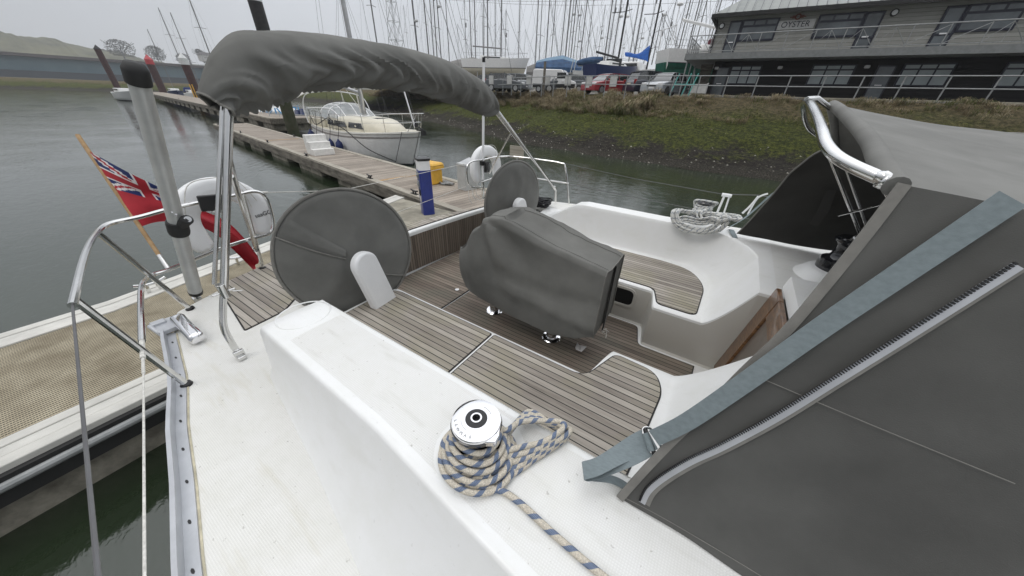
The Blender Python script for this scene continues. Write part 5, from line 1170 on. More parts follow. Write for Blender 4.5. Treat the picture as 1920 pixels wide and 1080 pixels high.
for s in (0, 1):
    f0 = xi if not s else xo; sg = -1 if not s else 1
    for w0, w1, h in ((0, .10, .505), (.105, .20, .50), (.205, .295, .505)):
        mb = MB(); pa = [(f0(y) + sg * w0, y) for y in ysa]; pb = [(f0(y) + sg * w1, y) for y in ysa[::-1]]; poly = pa + pb
        if s: poly = poly[::-1]
        obj('edge_strip', mb.prism(poly[::-1] if not s else poly[::-1], .42, h), 'white_strip', fg, bevel=.006)
    x0, x1 = f0(0), f0(4.5)
    mb = MB().bar((f0(-14) - sg * .02, -14, .36), (f0(0) - sg * .02, 0, .36), .04, .20); mb.bar((f0(0) - sg * .02, 0, .36), (f0(4.5) - sg * .02, 4.5, .36), .04, .20); obj('side_channel', mb, 'dark_steel' if False else 'rubber', fg)
    mb = MB().tube([(f0(-14) - sg * .05, -14, .40), (f0(0) - sg * .05, 0, .40), (f0(4.5) - sg * .05, 4.5, .40)], .03, 10); obj('side_pipe', mb, 'galv', fg)
for y in (-11.5, -8.0, -4.4, -.8, 2.6): obj('float', MB().box((-4.1 if y < 1 else -4.4, y, .04), (1.9, 2.6, .48)), 'float_concrete', fg, bevel=.04)
for (x, y) in ((-5.0, 1.2), (-4.98, .35), (-3.25, 2.2)):
    obj('cleat', MB().tube([(x, y - .13, .62), (x, y - .05, .59), (x, y + .05, .59), (x, y + .13, .62)], .017, 8).tube([(x, y - .04, .6), (x, y - .05, .5)], .017, 8).tube([(x, y + .04, .6), (x, y + .05, .5)], .017, 8), 'steel', fg)
# blue service post
bp = Vector((-4.66, 4.2, .49)); th = thing('service_post', 'blue electricity post with white head and black cap standing on the pontoon behind the transom', 'service post', bp)
poly = rounded([(-.125, -.11), (.125, -.11), (.125, .11), (-.125, .11)], .045, 4)
rz = Matrix.Rotation(-.5, 3, 'Z')
def pz(mb): mb.v = [tuple(bp + rz @ Vector(p)) for p in mb.v]; return mb
obj('body', pz(MB().prism(poly, 0, .82)), 'blue_post', th, smooth=40); obj('head', pz(MB().prism([(x * .97, y * .97) for x, y in poly], .82, .98)), 'white_plastic', th, smooth=40)
obj('cap', pz(MB().prism([(x * 1.05, y * 1.05) for x, y in poly], .98, 1.02)), 'black', th, bevel=.006)
for z in (.73, .57):
    obj('socket', pz(MB().box((-.0, -.116, z), (.10, .02, .11)).lathe([(.036, 0), (.036, .012), (.02, .012)], (0, -.126, z), 16, axis=(0, -1, 0))), 'galv', th, bevel=.004)
obj('meter', pz(MB().box((.02, -.116, .42), (.08, .02, .11))), 'black', th, bevel=.004); obj('notice', pz(MB().box((.02, -.1135, .31), (.045, .006, .12))), 'yellow_plastic' if False else 'cream_gel', th)
# yellow grit bin
c = at(815, 346, z=.5); c = Vector((-6.35, 6.0, .5)); th = thing('grit_bin', 'yellow plastic bin on the pontoon half hidden by the blue post', 'bin', c)
obj('body', MB().prism([(c.x - .20, c.y - .17), (c.x + .20, c.y - .17), (c.x + .20, c.y + .17), (c.x - .20, c.y + .17)], .5, .86).prism([(c.x - .25, c.y - .21), (c.x + .25, c.y - .21), (c.x + .25, c.y + .21), (c.x - .25, c.y + .21)], .861, .95), 'yellow_plastic', th, bevel=.02)
obj('lid', MB().box((c.x, c.y, .985), (.52, .44, .06), taper=.8), 'yellow_plastic', th, bevel=.02)
# steel cabinet
c = at(870, 354, z=.5); th = thing('steel_cabinet', 'stainless steel cabinet on the pontoon beside the far lifebuoy', 'cabinet', c)
obj('box', MB().box(c + Vector((.05, .1, .30)), (.30, .42, .62), Matrix.Rotation(-.15, 3, 'Z')), 'alloy_anod', th, bevel=.01); obj('lid', MB().box(c + Vector((.05, .1, .62)), (.33, .45, .03), Matrix.Rotation(-.15, 3, 'Z') @ Matrix.Rotation(.25, 3, 'X')), 'alloy', th, bevel=.005)
c = at(833, 346, z=.5); mb = MB(); random.seed(2)
for k in range(5): mb.tube([c + Vector((random.uniform(-.15, .25), random.uniform(-.12, .12), .03 + .03 * random.random())) for _ in range(4)], .02, 7, smooth=3)
obj('chain_pile', mb, 'galv', label='small heap of grey chain and shackles at the pontoon edge', cat='chain')
# white boarding steps
c0 = at(560, 293, z=.5); ux = Vector((.988, -.153, 0)); uy = Vector((.153, .988, 0)); th = thing('boarding_steps', 'white plastic three tread boarding steps on the pontoon beside the cream yacht', 'steps', c0)
c0 = Vector((-12.9, 6.22, .5))
for k in range(3):
    h = .21 * (3 - k); c = c0 + ux * (.12 + .23 * k) + uy * .36; c.z = .5 + h / 2
    obj('tread', MB().box(c, (.232, .70, h), Matrix((ux, uy, Vector((0, 0, 1)))).transposed()), 'white_paint', th, bevel=.012)
# ---- piles
def pile(x, y, r, h, mats, label, bands=None):
    o = thing('mooring_pile', label, 'pile', (x, y, 0))
    obj('shaft', MB().tube([(x, y, -1), (x, y, h * .5), (x, y, h)], r, 24), mats[0], o)
    if mats[1]: obj('collar', MB().tube([(x, y, h - .75), (x, y, h)], r * 1.03, 24), mats[1], o)
    obj('cone_cap', MB().lathe([(r * 1.08, 0), (r * 1.08, .06), (.02, r * 1.5)], (x, y, h), 24), mats[2], o)
    return o
p1 = pile(-21.6, 10.02, .30, at(479, 3, X=-21.6).z + .75, ['pile_dark', 'pile_white', 'pile_white'], 'nearest near black steel pile with green weed at its foot, behind the bimini')
obj('weed_band', MB().tube([(-21.6, 10.02, .1), (-21.6, 10.02, 2.1)], .304, 24), 'pile_green', p1)
zt1 = at(479, 3, X=-21.6)
p3 = pile(-75, 22, .52, 5.9, ['dark_steel', 'pile_white', 'pile_white'], 'rust brown steel pile with white cone cap standing by the far pontoon'); obj('ladder', MB().tube([(-74.4, 21.6, .3), (-74.4, 21.6, 2.6)], .07, 6).tube([(-74.4, 21.3, .3), (-74.4, 21.3, 2.6)], .07, 6), 'yellow_plastic', p3)
q = at(288, 164, z=.5); q = Vector((-105, 25.2, 0)); pile(q.x, q.y, .62, 6.6, ['dark_steel', 'pile_red', 'pile_red'], 'dark pile with a red top among the far boats')
pile(-112, 20.0, .5, 8.0, ['dark_steel', None, 'rubber'], 'plain dark pile at the far left behind the aluminium pole')
pile(-135, 40.0, .5, 6.0, ['dark_steel', None, 'rubber'], 'short dark pile far away by the blue shed')
# ================================================================ YACHTS
def bez(t, a, b, c): return a * (1 - t) ** 2 + 2 * b * t * (1 - t) + c * t * t
def hull_mb(L_, B_, H0, H1, draft=.35, transom=.62, rake=.8, nst=26, split=True):
    """stern at x=0, bow at x=L; returns mesh with slot 0 topsides, 1 bottom, 2 deck"""
    mb = MB(); rows = []
    for i in range(nst + 1):
        t = i / nst; hb = B_ / 2 * (transom + (1 - transom) * math.sin(min(1, t / .48) * PI / 2)) if t < .48 else B_ / 2 * math.cos(((t - .48) / .52) ** 1.55 * PI / 2) ** .95
        hb = max(hb, .015); zt = H0 + (H1 - H0) * t ** 1.8 - .10 * math.sin(PI * t); row = []
        for k in range(9):
            s = k / 8; z = zt + (-draft - zt) * s; w_ = hb * (1 - .10 * s ** 1.2 - .86 * max(0, (s - .62) / .38) ** 1.6)
            x = L_ * t - rake * s * t ** 3 + .35 * s * (1 - t) ** 8
            row.append((x, w_, z))
        rows.append(row)
    for sg in (1, -1):
        o = len(mb.v)
        for row in rows: mb.v += [(x, sg * y, z) for x, y, z in row]
        for i in range(nst):
            for k in range(8):
                f = (o + i * 9 + k, o + (i + 1) * 9 + k, o + (i + 1) * 9 + k + 1, o + i * 9 + k + 1); mb.f.append(f if sg < 0 else f[::-1]); mb.mi.append(1 if rows[i][k + 1][2] < .0 else 0)
    n9 = 9; tot = (nst + 1) * 9
    for k in range(8): mb.f.append((k, k + 1, tot + k + 1, tot + k)); mb.mi.append(0)
    for i in range(nst): mb.f.append((i * 9, (i + 1) * 9, tot + (i + 1) * 9, tot + i * 9)); mb.mi.append(2)
    for i in range(nst): mb.f.append((i * 9 + 8, tot + i * 9 + 8, tot + (i + 1) * 9 + 8, (i + 1) * 9 + 8)); mb.mi.append(1)
    return mb, rows
# ---- the cream yacht at the pontoon
YL = 7.7; yaw = math.atan2(-.13, .99)
yt = thing('moored_yacht', 'cream and pale grey sailing yacht moored at the boarded pontoon with its bow towards us', 'yacht', (0, 0, 0))
hb_, rows = hull_mb(YL, 2.75, 1.12, 1.28, .35, .68, .95); obj('hull', hb_, ['white_gel', 'antifoul', 'cream_gel'], yt, smooth=50)
def side(x, y_off=0, dz=0, s=-1):
    t = x / YL; i = min(25, int(t * 26)); a, b = rows[i][0], rows[i + 1][0]; u = t * 26 - i; return Vector((a[0] + (b[0] - a[0]) * u, s * (a[1] + (b[1] - a[1]) * u + y_off), a[2] + (b[2] - a[2]) * u + dz))
for s in (-1, 1):
    obj('rubbing_strake', MB().tube([side(x, .012, -.045, s) for x in [YL * q / 30 for q in range(30)]] + [side(YL * .995, .01, -.045, s)], .018, 6), 'white_strip', yt)
    mb = MB()
    for dz in (-.17, -.20):
        pts = []
        for q in range(31):
            t = q / 30; i = min(25, int(t * 26)); u = t * 26 - i; a0, a1 = Vector(rows[i][1]), Vector(rows[min(26, i + 1)][1]); p = a0.lerp(a1, u); pts.append(Vector((p.x, s * (p.y + .006), p.z + (dz + .19))))
        mb.tube(pts, .008, 5)
    obj('hull_stripe', mb, 'dark_steel', yt)
# cabin: cream coachroof with sloped front
cab = [(1.9, .60), (2.0, .95), (3.2, 1.02), (4.6, .92), (5.6, .70), (6.3, .38), (6.45, .0)]
rws = []
for k, (z, sh, fw) in enumerate(((1.08, 1.0, 0), (1.28, .97, -.12), (1.46, .92, -.5), (1.53, .84, -.9), (1.56, .5, -1.1))):
    half = [((x + fw * max(0, (x - 3.2) / 3.2) ** 1.2), y * sh) for x, y in cab]
    rws.append([(x, -y, z) for x, y in half] + [(x, y, z) for x, y in half[::-1][1:]])
mb = MB(); mb.grid([[rws[j][i] for j in range(5)] for i in range(len(rws[0]))], closed_u=True); mb.f.append(tuple(range(4, 5 * len(rws[0]), 5))); mb.mi.append(0)
cabin = obj('cabin', mb, 'cream_gel', yt, smooth=40, bevel=0)
def cabpt(x, z, s): 
    f = (z - 1.08) / .38; y = interp(x + .3 * f, [(a, b) for a, b in cab]) * (1 - .07 * f); return Vector((x, s * (y + .05), z))
for s in (-1, 1):
    for x0, x1 in ((2.2, 2.75), (2.95, 3.85), (4.1, 4.95)):
        mb = MB(); P_ = [cabpt(x0, 1.2, s), cabpt(x1 + .08, 1.19, s), cabpt(x1 - .08, 1.385, s), cabpt(x0 + .02, 1.4, s)]; mb.add(P_ + [p - Vector((0, s * .10, 0)) for p in P_], [(0, 1, 2, 3), (4, 5, 6, 7), (0, 1, 5, 4), (1, 2, 6, 5), (2, 3, 7, 6), (3, 0, 4, 7)]); obj('cabin_window', mb, 'window_dark', cabin)
obj('hatch', MB().box((5.0, 0, 1.54), (.5, .5, .05)), 'window_dark', yt, bevel=.015); obj('hatch', MB().box((3.6, 0, 1.575), (.6, .55, .05)), 'white_gel', yt, bevel=.015)
obj('cockpit_coaming', MB().box((1.0, .95, 1.22), (1.9, .14, .3)).box((1.0, -.95, 1.22), (1.9, .14, .3)), 'cream_gel', yt, bevel=.03)
# windscreen hood with clear panes
P_ = []
for i in range(15):
    a = PI * i / 14; row = []
    for j in range(7):
        t = j / 6; x = 1.7 + 1.5 * t; w_ = 1.0 - .04 * t; h = .55 * (1 - .0 * t) * (1 if t < .55 else 1 - ((t - .55) / .45) ** 1.3 * .97)
        row.append((x, -w_ * math.cos(a) * (1 - .12 * math.sin(a)), 1.45 + h * math.sin(a) ** .6 + .02))
    P_.append(row)
hood = obj('spray_hood', MB().grid(P_), 'clear_vinyl', yt, smooth=80); mb = MB()
for j in (0, 3, 6): mb.tube([P_[i][j] for i in range(15)], .022, 8)
for i in (2, 4, 7, 10, 12): mb.tube([P_[i][j] for j in range(7)], .020, 8)
obj('hood_frame', mb, 'white_plastic', hood)
# stern arch with panel, rails, mast, boom, rigging
mb = MB(); AR = [(.45, -1.15, 1.15), (.40, -1.18, 1.75), (.50, -1.0, 2.28), (.9, -.5, 2.42), (1.4, .2, 2.45), (1.9, .9, 2.30), (2.1, 1.1, 1.9), (2.15, 1.12, 1.5)]
obj('stern_arch', mb.tube(AR, .022, 10, smooth=5), 'white_plastic', yt); obj('solar_panel', MB().box((.25, -1.05, 2.32), (.55, .7, .03), Matrix.Rotation(.45, 3, 'X')), 'white_strip', yt)
rl = MB(); xs_ = [.2, 1.1, 2.2, 3.4, 4.6, 5.7, 6.6]
for s in (-1, 1):
    for x in xs_: rl.tube([side(x, -.06, 0, s), side(x, -.04, .60, s)], .011, 7)
    for dz in (.6, .32): rl.tube([side(x, -.05, dz, s) for x in xs_], .005, 5)
obj('guard_wires', rl, 'steel', yt)
pu = MB(); pu.tube([side(6.5, -.05, .6, -1), side(7.2, -.03, .60, -1), Vector((7.9, -.12, 1.88)), Vector((7.9, .12, 1.88)), side(7.2, -.03, .60, 1), side(6.5, -.05, .6, 1)], .014, 8, smooth=4)
pu.tube([side(6.5, -.05, .32, -1), side(7.3, -.0, .30, -1), Vector((7.8, 0, 1.6)), side(7.3, 0, .30, 1), side(6.5, -.05, .32, 1)], .012, 8, smooth=3)
for s in (-1, 1): pu.tube([Vector((7.8, s * .1, 1.87)), side(7.35, -.02, 0, s)], .012, 8)
obj('pulpit', pu, 'steel', yt)
obj('stern_rail', MB().tube([side(1.0, -.05, .62, -1), side(.1, -.03, .62, -1), Vector((-.05, -.6, 1.75)), Vector((-.05, .6, 1.75)), side(.1, -.03, .62, 1), side(1.0, -.05, .62, 1)], .014, 8, smooth=4), 'steel', yt)
obj('anchor_roller', MB().box((7.75, 0, 1.33), (.35, .1, .05)).tube([(7.9, 0, 1.35), (7.7, 0, 1.42)], .03, 8).box((7.93, 0, 1.25), (.08, .18, .16), mi=0), 'rubber', yt)
mz = 1.56; mst = obj('mast', MB().tube([(3.75, 0, mz), (3.72, 0, 6), (3.62, 0, 12.2)], [.085, .08, .07], 16, sq=(1.25, 1)), 'alloy', yt, smooth=60)
obj('winches_and_lines', MB().tube([(3.85, -.03, 1.8), (3.9, -.02, 2.3), (3.84, -.05, 2.7)], .03, 7, smooth=3).tube([(3.68, -.1, 1.7), (3.64, -.12, 2.4)], .03, 7), 'rope_white', mst)
obj('boom', MB().tube([(3.64, 0, 2.45), (.7, 0, 2.85)], .06, 12), 'alloy', yt, smooth=60)
obj('kicker_lines', MB().tube([(3.62, 0, 1.75), (2.5, 0, 2.55)], .012, 6).tube([(2.0, 0, 1.9), (1.95, 0, 2.66)], .01, 6).tube([(1.7, .2, 1.95), (1.9, 0, 2.66)], .01, 6), 'rope_white', yt)
rg = MB()
for s in (-1, 1):
    rg.tube([side(3.5, -.15, 0, s), Vector((3.65, s * .75, 6.2)), Vector((3.62, 0, 12.1))], .005, 5); rg.tube([side(3.2, -.15, 0, s), Vector((3.7, 0, 6.1))], .004, 5); rg.tube([side(3.9, -.15, 0, s), Vector((3.7, 0, 6.1))], .004, 5)
rg.tube([(7.65, 0, 1.3), (3.62, 0, 12.1)], .006, 5); rg.tube([(0, 0, 1.2), (3.62, 0, 12.1)], .005, 5); rg.tube([(3.4, 0, 2.5), (3.6, .02, 12)], .005, 5)
obj('rigging', rg, 'wire', yt); obj('spreaders', MB().bar((3.68, -.8, 6.2), (3.68, .8, 6.2), .08, .03), 'alloy', mst)
obj('furling_drum', MB().lathe([(.07, 0), (.07, .1), (.03, .11), (.03, .3)], (7.55, 0, 1.42), 14, axis=(-.34, 0, .94)), 'rubber', yt)
obj('spinnaker_pole', MB().tube([(6.9, .35, 1.35), (6.0, .55, 3.0)], .03, 10).tube([(6.0, .55, 2.98), (5.98, .55, 3.08)], .045, 8), 'alloy', yt)
bowp = Vector((-9.98, 9.02, 0)); yt.rotation_euler = (0, 0, yaw); yt.location = bowp - Vector((math.cos(yaw), math.sin(yaw), 0)) * (YL)
YM = Matrix.Translation(yt.location) @ Matrix.Rotation(yaw, 4, 'Z')
flab = ['largest navy fender hanging amidships on the cream yacht', 'second navy fender from the bow of the cream yacht', 'third navy fender from the bow of the cream yacht', 'navy fender hanging beside the cockpit of the cream yacht', 'round navy fender at the stern of the cream yacht']
for i, (x, k) in enumerate(((4.15, 1.15), (3.35, 1.0), (2.45, .95), (1.6, .9), (.45, 1.35))):
    p = YM @ side(x, .15, -.55, -1); top_ = YM @ side(x, -.04, .6, -1); f = thing('fender', flab[i], 'fender', p, 'navy fenders along the cream yacht')
    r = .13 * k; obj('ball', MB().lathe([(.02, -r * 1.5), (r * .8, -r * 1.1), (r, -.1 * r), (r * .82, r * .9), (r * .3, r * 1.5), (.03, r * 1.8)], p, 20), 'navy_fender', f, smooth=80); obj('line', MB().tube([p + Vector((0, 0, r * 1.7)), YM @ side(x, .05, 0, -1), top_], .010, 6), 'rope_black', f)
mlab = 'black mooring line running from the yacht bow down to the pontoon'
cb = YM @ side(4.6, .03, .1, -1); cs = YM @ side(7.2, .02, 0.0, -1); g1 = at(690, 300, z=.52); g2 = at(742, 303, z=.52)
obj('mooring_line', MB().tube([YM @ side(3.2, -.02, .30, -1), cb, (cb + g2) / 2 + Vector((0, -.05, -.15)), g2], .018, 7, smooth=6), 'rope_black', label='black mooring line sagging from the side deck of the cream yacht to the pontoon', cat='rope')
obj('mooring_line', MB().tube([cs, (cs + g2) / 2, g2], .013, 7, smooth=3), 'rope_black', label='taut dark mooring line from the bow of the cream yacht', cat='rope')
obj('mooring_line', MB().tube([YM @ side(.5, -.02, .3, -1), YM @ side(1.8, .1, .1, -1), YM @ side(3.3, .0, .45, -1), YM @ side(3.8, .0, .2, -1)], .016, 7, smooth=6), 'rope_black', label='slack black line looped along the guard wires of the cream yacht', cat='rope')
# ---- the white motor boat with its name on the stern
pb_ = thing('motor_boat', 'white boat behind the nearest pile with blue letters on its hull', 'boat', (-30, 12.2, 0))
hb2, rr2 = hull_mb(6.5, 2.5, 1.15, 1.35, .3, .85, .6); Mx = Matrix.Translation((-26.6, 12.6, 0)) @ Matrix.Rotation(PI * .93, 4, 'Z')
obj('hull', place(hb2, Mx), ['white_gel', 'antifoul', 'white_gel'], pb_, smooth=50)
mb = MB(); a, b = at(484, 185, D=23.5), at(556, 190, D=21.5)
obj('sheer_band', MB().tube([at(x, y, D=22.6) for x, y in ((486, 190), (515, 195), (555, 202))], .05, 8), 'cyan_paint', pb_)
obj('bow_panel', MB().shell([[at(483, 193, D=22.9), at(520, 199, D=22.6), at(566, 207, D=22.0)], [at(486, 212, D=22.8), at(524, 220, D=22.5), at(568, 224, D=22.0)]], .03), 'white_gel', pb_)
t = text_mesh('PAXIMA', .46, .01); q = at(497, 207, D=21.7); place(t, frame(q, at(512, 208, D=21.95) - at(484, 205, D=22.45), (0, 0, 1))); obj('name_lettering', t, 'cyan_paint', pb_, smooth=0)
fr2 = MB()
for a_, b_ in (((506, 177), (516, 198)), ((515, 203), (525, 233)), ((519, 203), (535, 222)), ((553, 200), (562, 238)), ((558, 198), (568, 238))): fr2.tube([at(*a_, D=21.0), at(*b_, D=21.0)], .045, 8)
obj('ladder_frame', fr2, 'cyan_paint', pb_); obj('canopy', MB().shell([[at(501, 186, D=21.3), at(503, 179, D=21.3), at(506, 177, D=21.3)], [at(513, 200, D=21.3), at(514, 190, D=21.3), at(516, 186, D=21.3)]], .04), 'white_cloth', pb_)
mb = MB(); 
for x, y0, y1 in ((557, 208, 236), (566, 206, 236)): mb.tube([at(x, y0, D=20.8), at(x + 5, y1, D=20.8)], .16, 10)
obj('fender_rack', mb, 'blue_hull', pb_)
gr = thing('pontoon_railing', 'galvanised guard rail round the nearest pile on the pontoon', 'railing', at(540, 235, z=.5)); mb = MB()
for x0, y0, x1, y1 in ((500, 198, 512, 238), (523, 212, 533, 245), (574, 200, 580, 232)): mb.tube([at(x0, y0, D=19.5), at(x1, y1, D=19.5)], .03, 7)
for pts_ in (((500, 198), (540, 199), (568, 200), (576, 206)), ((506, 213), (545, 214), (578, 217)), ((509, 226), (548, 227), (580, 229))): mb.tube([at(x, y, D=19.5) for x, y in pts_], .026, 7)
obj('rails', mb, 'galv', gr)
# ---- yacht factory for distant boats
def rig(parent, x, z0, h, r, spr, L_, m='mast_alloy', wires=True, wr=.012):
    o = obj('mast', MB().tube([(x, 0, z0), (x, 0, z0 + h)], [r, r * .8], 10), m, parent, smooth=60)
    for k, f in enumerate(spr):
        w_ = .75 - .12 * k; obj('spreader', MB().tube([(x, -w_, z0 + h * f - .05), (x, 0, z0 + h * f), (x, w_, z0 + h * f - .05)], r * .35, 6), m, parent)
    if wires:
        mb = MB(); w_ = .75; f = spr[-1] if spr else .6
        for s in (-1, 1): mb.tube([(x - .1, s * 1.2, z0 - .3), (x, s * w_, z0 + h * f), (x, 0, z0 + h)], wr * .5, 4)
        mb.tube([(x + L_ * .45, 0, z0 - .3), (x, 0, z0 + h * .97)], wr * .6, 4); mb.tube([(x - L_ * .45, 0, z0 - .3), (x, 0, z0 + h)], wr * .5, 4); obj('rigging', mb, 'wire', parent)
    return o
def yard_yacht(name, label, loc, ang, L_, B_, H, topm, botm, group=None, cat='yacht', deckm='white_gel', keel=True, cabin=True, mast=12, mm='mast_alloy', tarp=None, boom=False, mx=.55):
    th = thing(name, label, cat, (0, 0, 0), group); h_, rw_ = hull_mb(L_, B_, H, H + .3, .95, .7, .9); obj('hull', h_, [topm, botm, deckm], th, smooth=50)
    for s in (-1, 1): obj('boot_stripe', MB().tube([Vector((x_ + 0, s * (y_ + .012), z_)) for x_, y_, z_ in [Vector(q[int(round((H + .0) / (H + .95) * 8 - .3))]) for q in rw_]], .035, 5), 'antifoul', th)
    if keel: obj('keel', MB().prism([(L_ * .36, -.08), (L_ * .58, -.1), (L_ * .62, 0), (L_ * .58, .1), (L_ * .36, .08)], -1.7, -.3), botm, th)
    if cabin:
        obj('cabin', MB().prism(rounded([(L_ * .28, -B_ * .27), (L_ * .62, -B_ * .26), (L_ * .78, 0), (L_ * .62, B_ * .26), (L_ * .28, B_ * .27)], .3, 4), H - .1, lambda x, y: H + .42 - .22 * sstep(L_ * .4, L_ * .75, x)), deckm, th, bevel=.05)
        for s in (-1, 1): obj('cabin_window', MB().box((L_ * .46, s * B_ * .275, H + .20), (L_ * .24, .03, .13)), 'window_dark', th)
        obj('guard_wires', MB().tube([(L_ * .05, -B_ * .36, H + .6), (L_ * .45, -B_ * .49, H + .62), (L_ * .97, -.1, H + .85)], .012, 5, smooth=4).tube([(L_ * .05, B_ * .36, H + .6), (L_ * .45, B_ * .49, H + .62), (L_ * .97, .1, H + .85)], .012, 5, smooth=4), 'wire', th)
    if mast: rig(th, L_ * mx, H + .3, mast, .085, (.35, .66), L_, mm)
    if boom: obj('boom', MB().tube([(L_ * mx - .1, 0, H + 1.3), (L_ * mx - L_ * .42, 0, H + 1.5)], .08, 10), mm if boom is True else boom, th)
    if tarp:
        P_ = [[(L_ * x, s * B_ * .55 * w_, H + z) for s, z, w_ in ((-1, -.35, 1), (-1, .15, 1), (-.55, zz * .7, 1), (0, zz, 1), (.55, zz * .7, 1), (1, .15, 1), (1, -.35, 1))] for x, zz in ((-.01, .9), (.2, 1.25), (.5, 1.55), (.8, 1.0), (.97, .55))]
        mb = MB().grid(P_); n_ = 7; mb.f += [tuple(range(7)), tuple(28 + k for k in range(7))[::-1]]; mb.mi += [0, 0]; mb.mi = [1 if (q % 6) in (2, 3) and q < 24 and len(tarp) > 1 else 0 for q in range(len(mb.f))]; obj('tarpaulin', mb, list(tarp), th, smooth=30)
    cr = MB()
    for x in (.25, .45, .65):
        for s in (-1, 1): cr.tube([(L_ * x, s * B_ * .55, -1.95 - .0), (L_ * x, s * B_ * .36, -.1)], .05, 6)
        cr.tube([(L_ * x, -B_ * .6, -1.9), (L_ * x, B_ * .6, -1.9)], .06, 6)
    obj('cradle', cr, 'galv', th)
    th.location = loc; th.rotation_euler = (0, 0, ang); return th
# boats ashore (z of their waterline about 2 m over the yard)
b1 = yard_yacht('yacht_ashore', 'white racing yacht ashore with a round pale name panel on its open stern', (-36.6, 42.6, 5.75), .47, 9.6, 3.3, 1.15, 'white_gel', 'cream_gel', mast=15, boom=True, mx=.58)
mb = MB(); c_ = at(903, 124, D=43.5); n_ = (CAM - c_).normalized(); mb.lathe([(.62, 0), (.62, .04)], c_, 28, axis=n_); mb.v = [tuple(v) if v[2] < c_.z + .38 else (v[0], v[1], c_.z + .38) for v in mb.v]
obj('name_panel', MB().lathe([(.70, 0), (.70, .05)], (-.35 * 0 - .12, 0.1, .75), 28, axis=(-1, -.25, 0)), 'hull_grey', b1)
yard_yacht('yacht_ashore', 'boat ashore wrapped in a grey tarpaulin behind the white racing yacht', (-42.5, 46.0, 4.9), .30, 8.5, 3.4, 1.1, 'white_gel', 'antifoul', tarp=['grey_tarp'], mast=13)
yard_yacht('yacht_ashore', 'boat ashore under a two tone blue tarpaulin behind the white van', (-25.4, 44.6, 4.75), .42, 6.6, 2.7, 1.0, 'hull_grey', 'antifoul', tarp=['blue_tarp', 'lightblue_tarp'], mast=12)
yard_yacht('yacht_ashore', 'small boat ashore under a pale grey pitched cover', (-30.5, 50.5, 4.7), .5, 5.0, 2.3, .9, 'white_gel', 'antifoul', tarp=['grey_tarp'], mast=11)
b4 = yard_yacht('yacht_ashore', 'dark blue hulled yacht ashore with cream deckhouse and black mast', (-15.6, 38.6, 4.45), 1.15, 7.6, 2.9, 1.25, 'blue_hull', 'antifoul', mast=0)
mp_ = at(1159, 112, D=38); mp_.z = 5.9
b5 = thing('yacht_ashore', 'white cruising yacht ashore with a black mast and boom', 'yacht', (mp_.x, mp_.y, 4.3)); h_, _ = hull_mb(10, 3.4, 1.25, 1.6, .4, .75, .9); MM = Matrix.Translation((mp_.x - 5.0, mp_.y - 1.5, 4.25)) @ Matrix.Rotation(.32, 4, 'Z')
obj('hull', place(h_, MM), ['white_gel', 'antifoul', 'white_gel'], b5, smooth=50)
obj('deckhouse', MB().box((mp_.x + 1.2, mp_.y, 5.95), (3.8, 2.2, .95), taper=.86), 'white_gel', b5, bevel=.12); obj('windows', MB().box((mp_.x + 1.2, mp_.y - 1.05, 6.05), (3.0, .12, .38), taper=.94), 'window_dark', b5)
obj('mast', MB().tube([(mp_.x, mp_.y, 5.6), (mp_.x, mp_.y, 20)], .11, 12), 'rubber', b5); q = at(1118, 97, D=37.0); obj('boom', MB().tube([(mp_.x, mp_.y, 6.85), q], .11, 10), 'rubber', b5)
obj('spreader', MB().tube([at(1148, 24, D=38), at(1172, 22, D=38), at(1186, 17, D=38)], .04, 6), 'rubber', b5); obj('radar', MB().lathe([(.22, 0), (.28, .1), (.2, .25)], at(1176, 33, D=37.6), 16), 'white_plastic', b5)
obj('solar_panel', MB().box(at(1145, 118, D=34.5), (1.0, .05, .75)), 'window_dark', b5); obj('solar_panel', MB().box(at(1157, 118, D=34.5), (1.0, .05, .75)), 'window_dark', b5)
mp2 = at(1215, 116, D=38); b7 = thing('yacht_ashore', 'white yacht ashore with a bright blue sail cover along its boom', 'yacht', (mp2.x, mp2.y, 4.3)); h_, _ = hull_mb(9, 3.2, 1.2, 1.5, .4, .75, .9); MM = Matrix.Translation((mp2.x - 4.2, mp2.y - .6, 4.3)) @ Matrix.Rotation(.3, 4, 'Z')
obj('hull', place(h_, MM), ['white_gel', 'antifoul', 'white_gel'], b7, smooth=50); obj('deckhouse', MB().box((mp2.x - 1.3, mp2.y, 5.95), (2.6, 2.0, .8), taper=.85), 'white_gel', b7, bevel=.1)
obj('mast', MB().tube([mp2 - Vector((0, 0, .8)), mp2 + Vector((0, 0, 14))], .10, 12), 'rubber', b7); obj('spreader', MB().tube([at(1208, 27, D=38), at(1229, 26, D=38), at(1245, 20, D=38)], .04, 6), 'rubber', b7)
te_ = [at(x, y, D=37.8) for x, y in ((1172, 98), (1180, 98), (1192, 101), (1202, 98), (1210, 91), (1219, 84))]; be_ = [at(x, y, D=37.8) for x, y in ((1173, 106), (1180, 107), (1192, 109), (1202, 112), (1210, 114), (1215, 117))]
P_ = []
for a_, b_ in zip(catmull(te_, 3), catmull(be_, 3)):
    c_ = (a_ + b_) / 2; hh = (a_ - b_).length / 2; P_.append([c_ + Vector((0, 1, 0)) * .16 * math.cos(k / 10 * 2 * PI) + (a_ - b_).normalized() * hh * math.sin(k / 10 * 2 * PI) for k in range(11)])
obj('sail_cover', MB().grid(P_), 'blue_sail', b7, smooth=80)
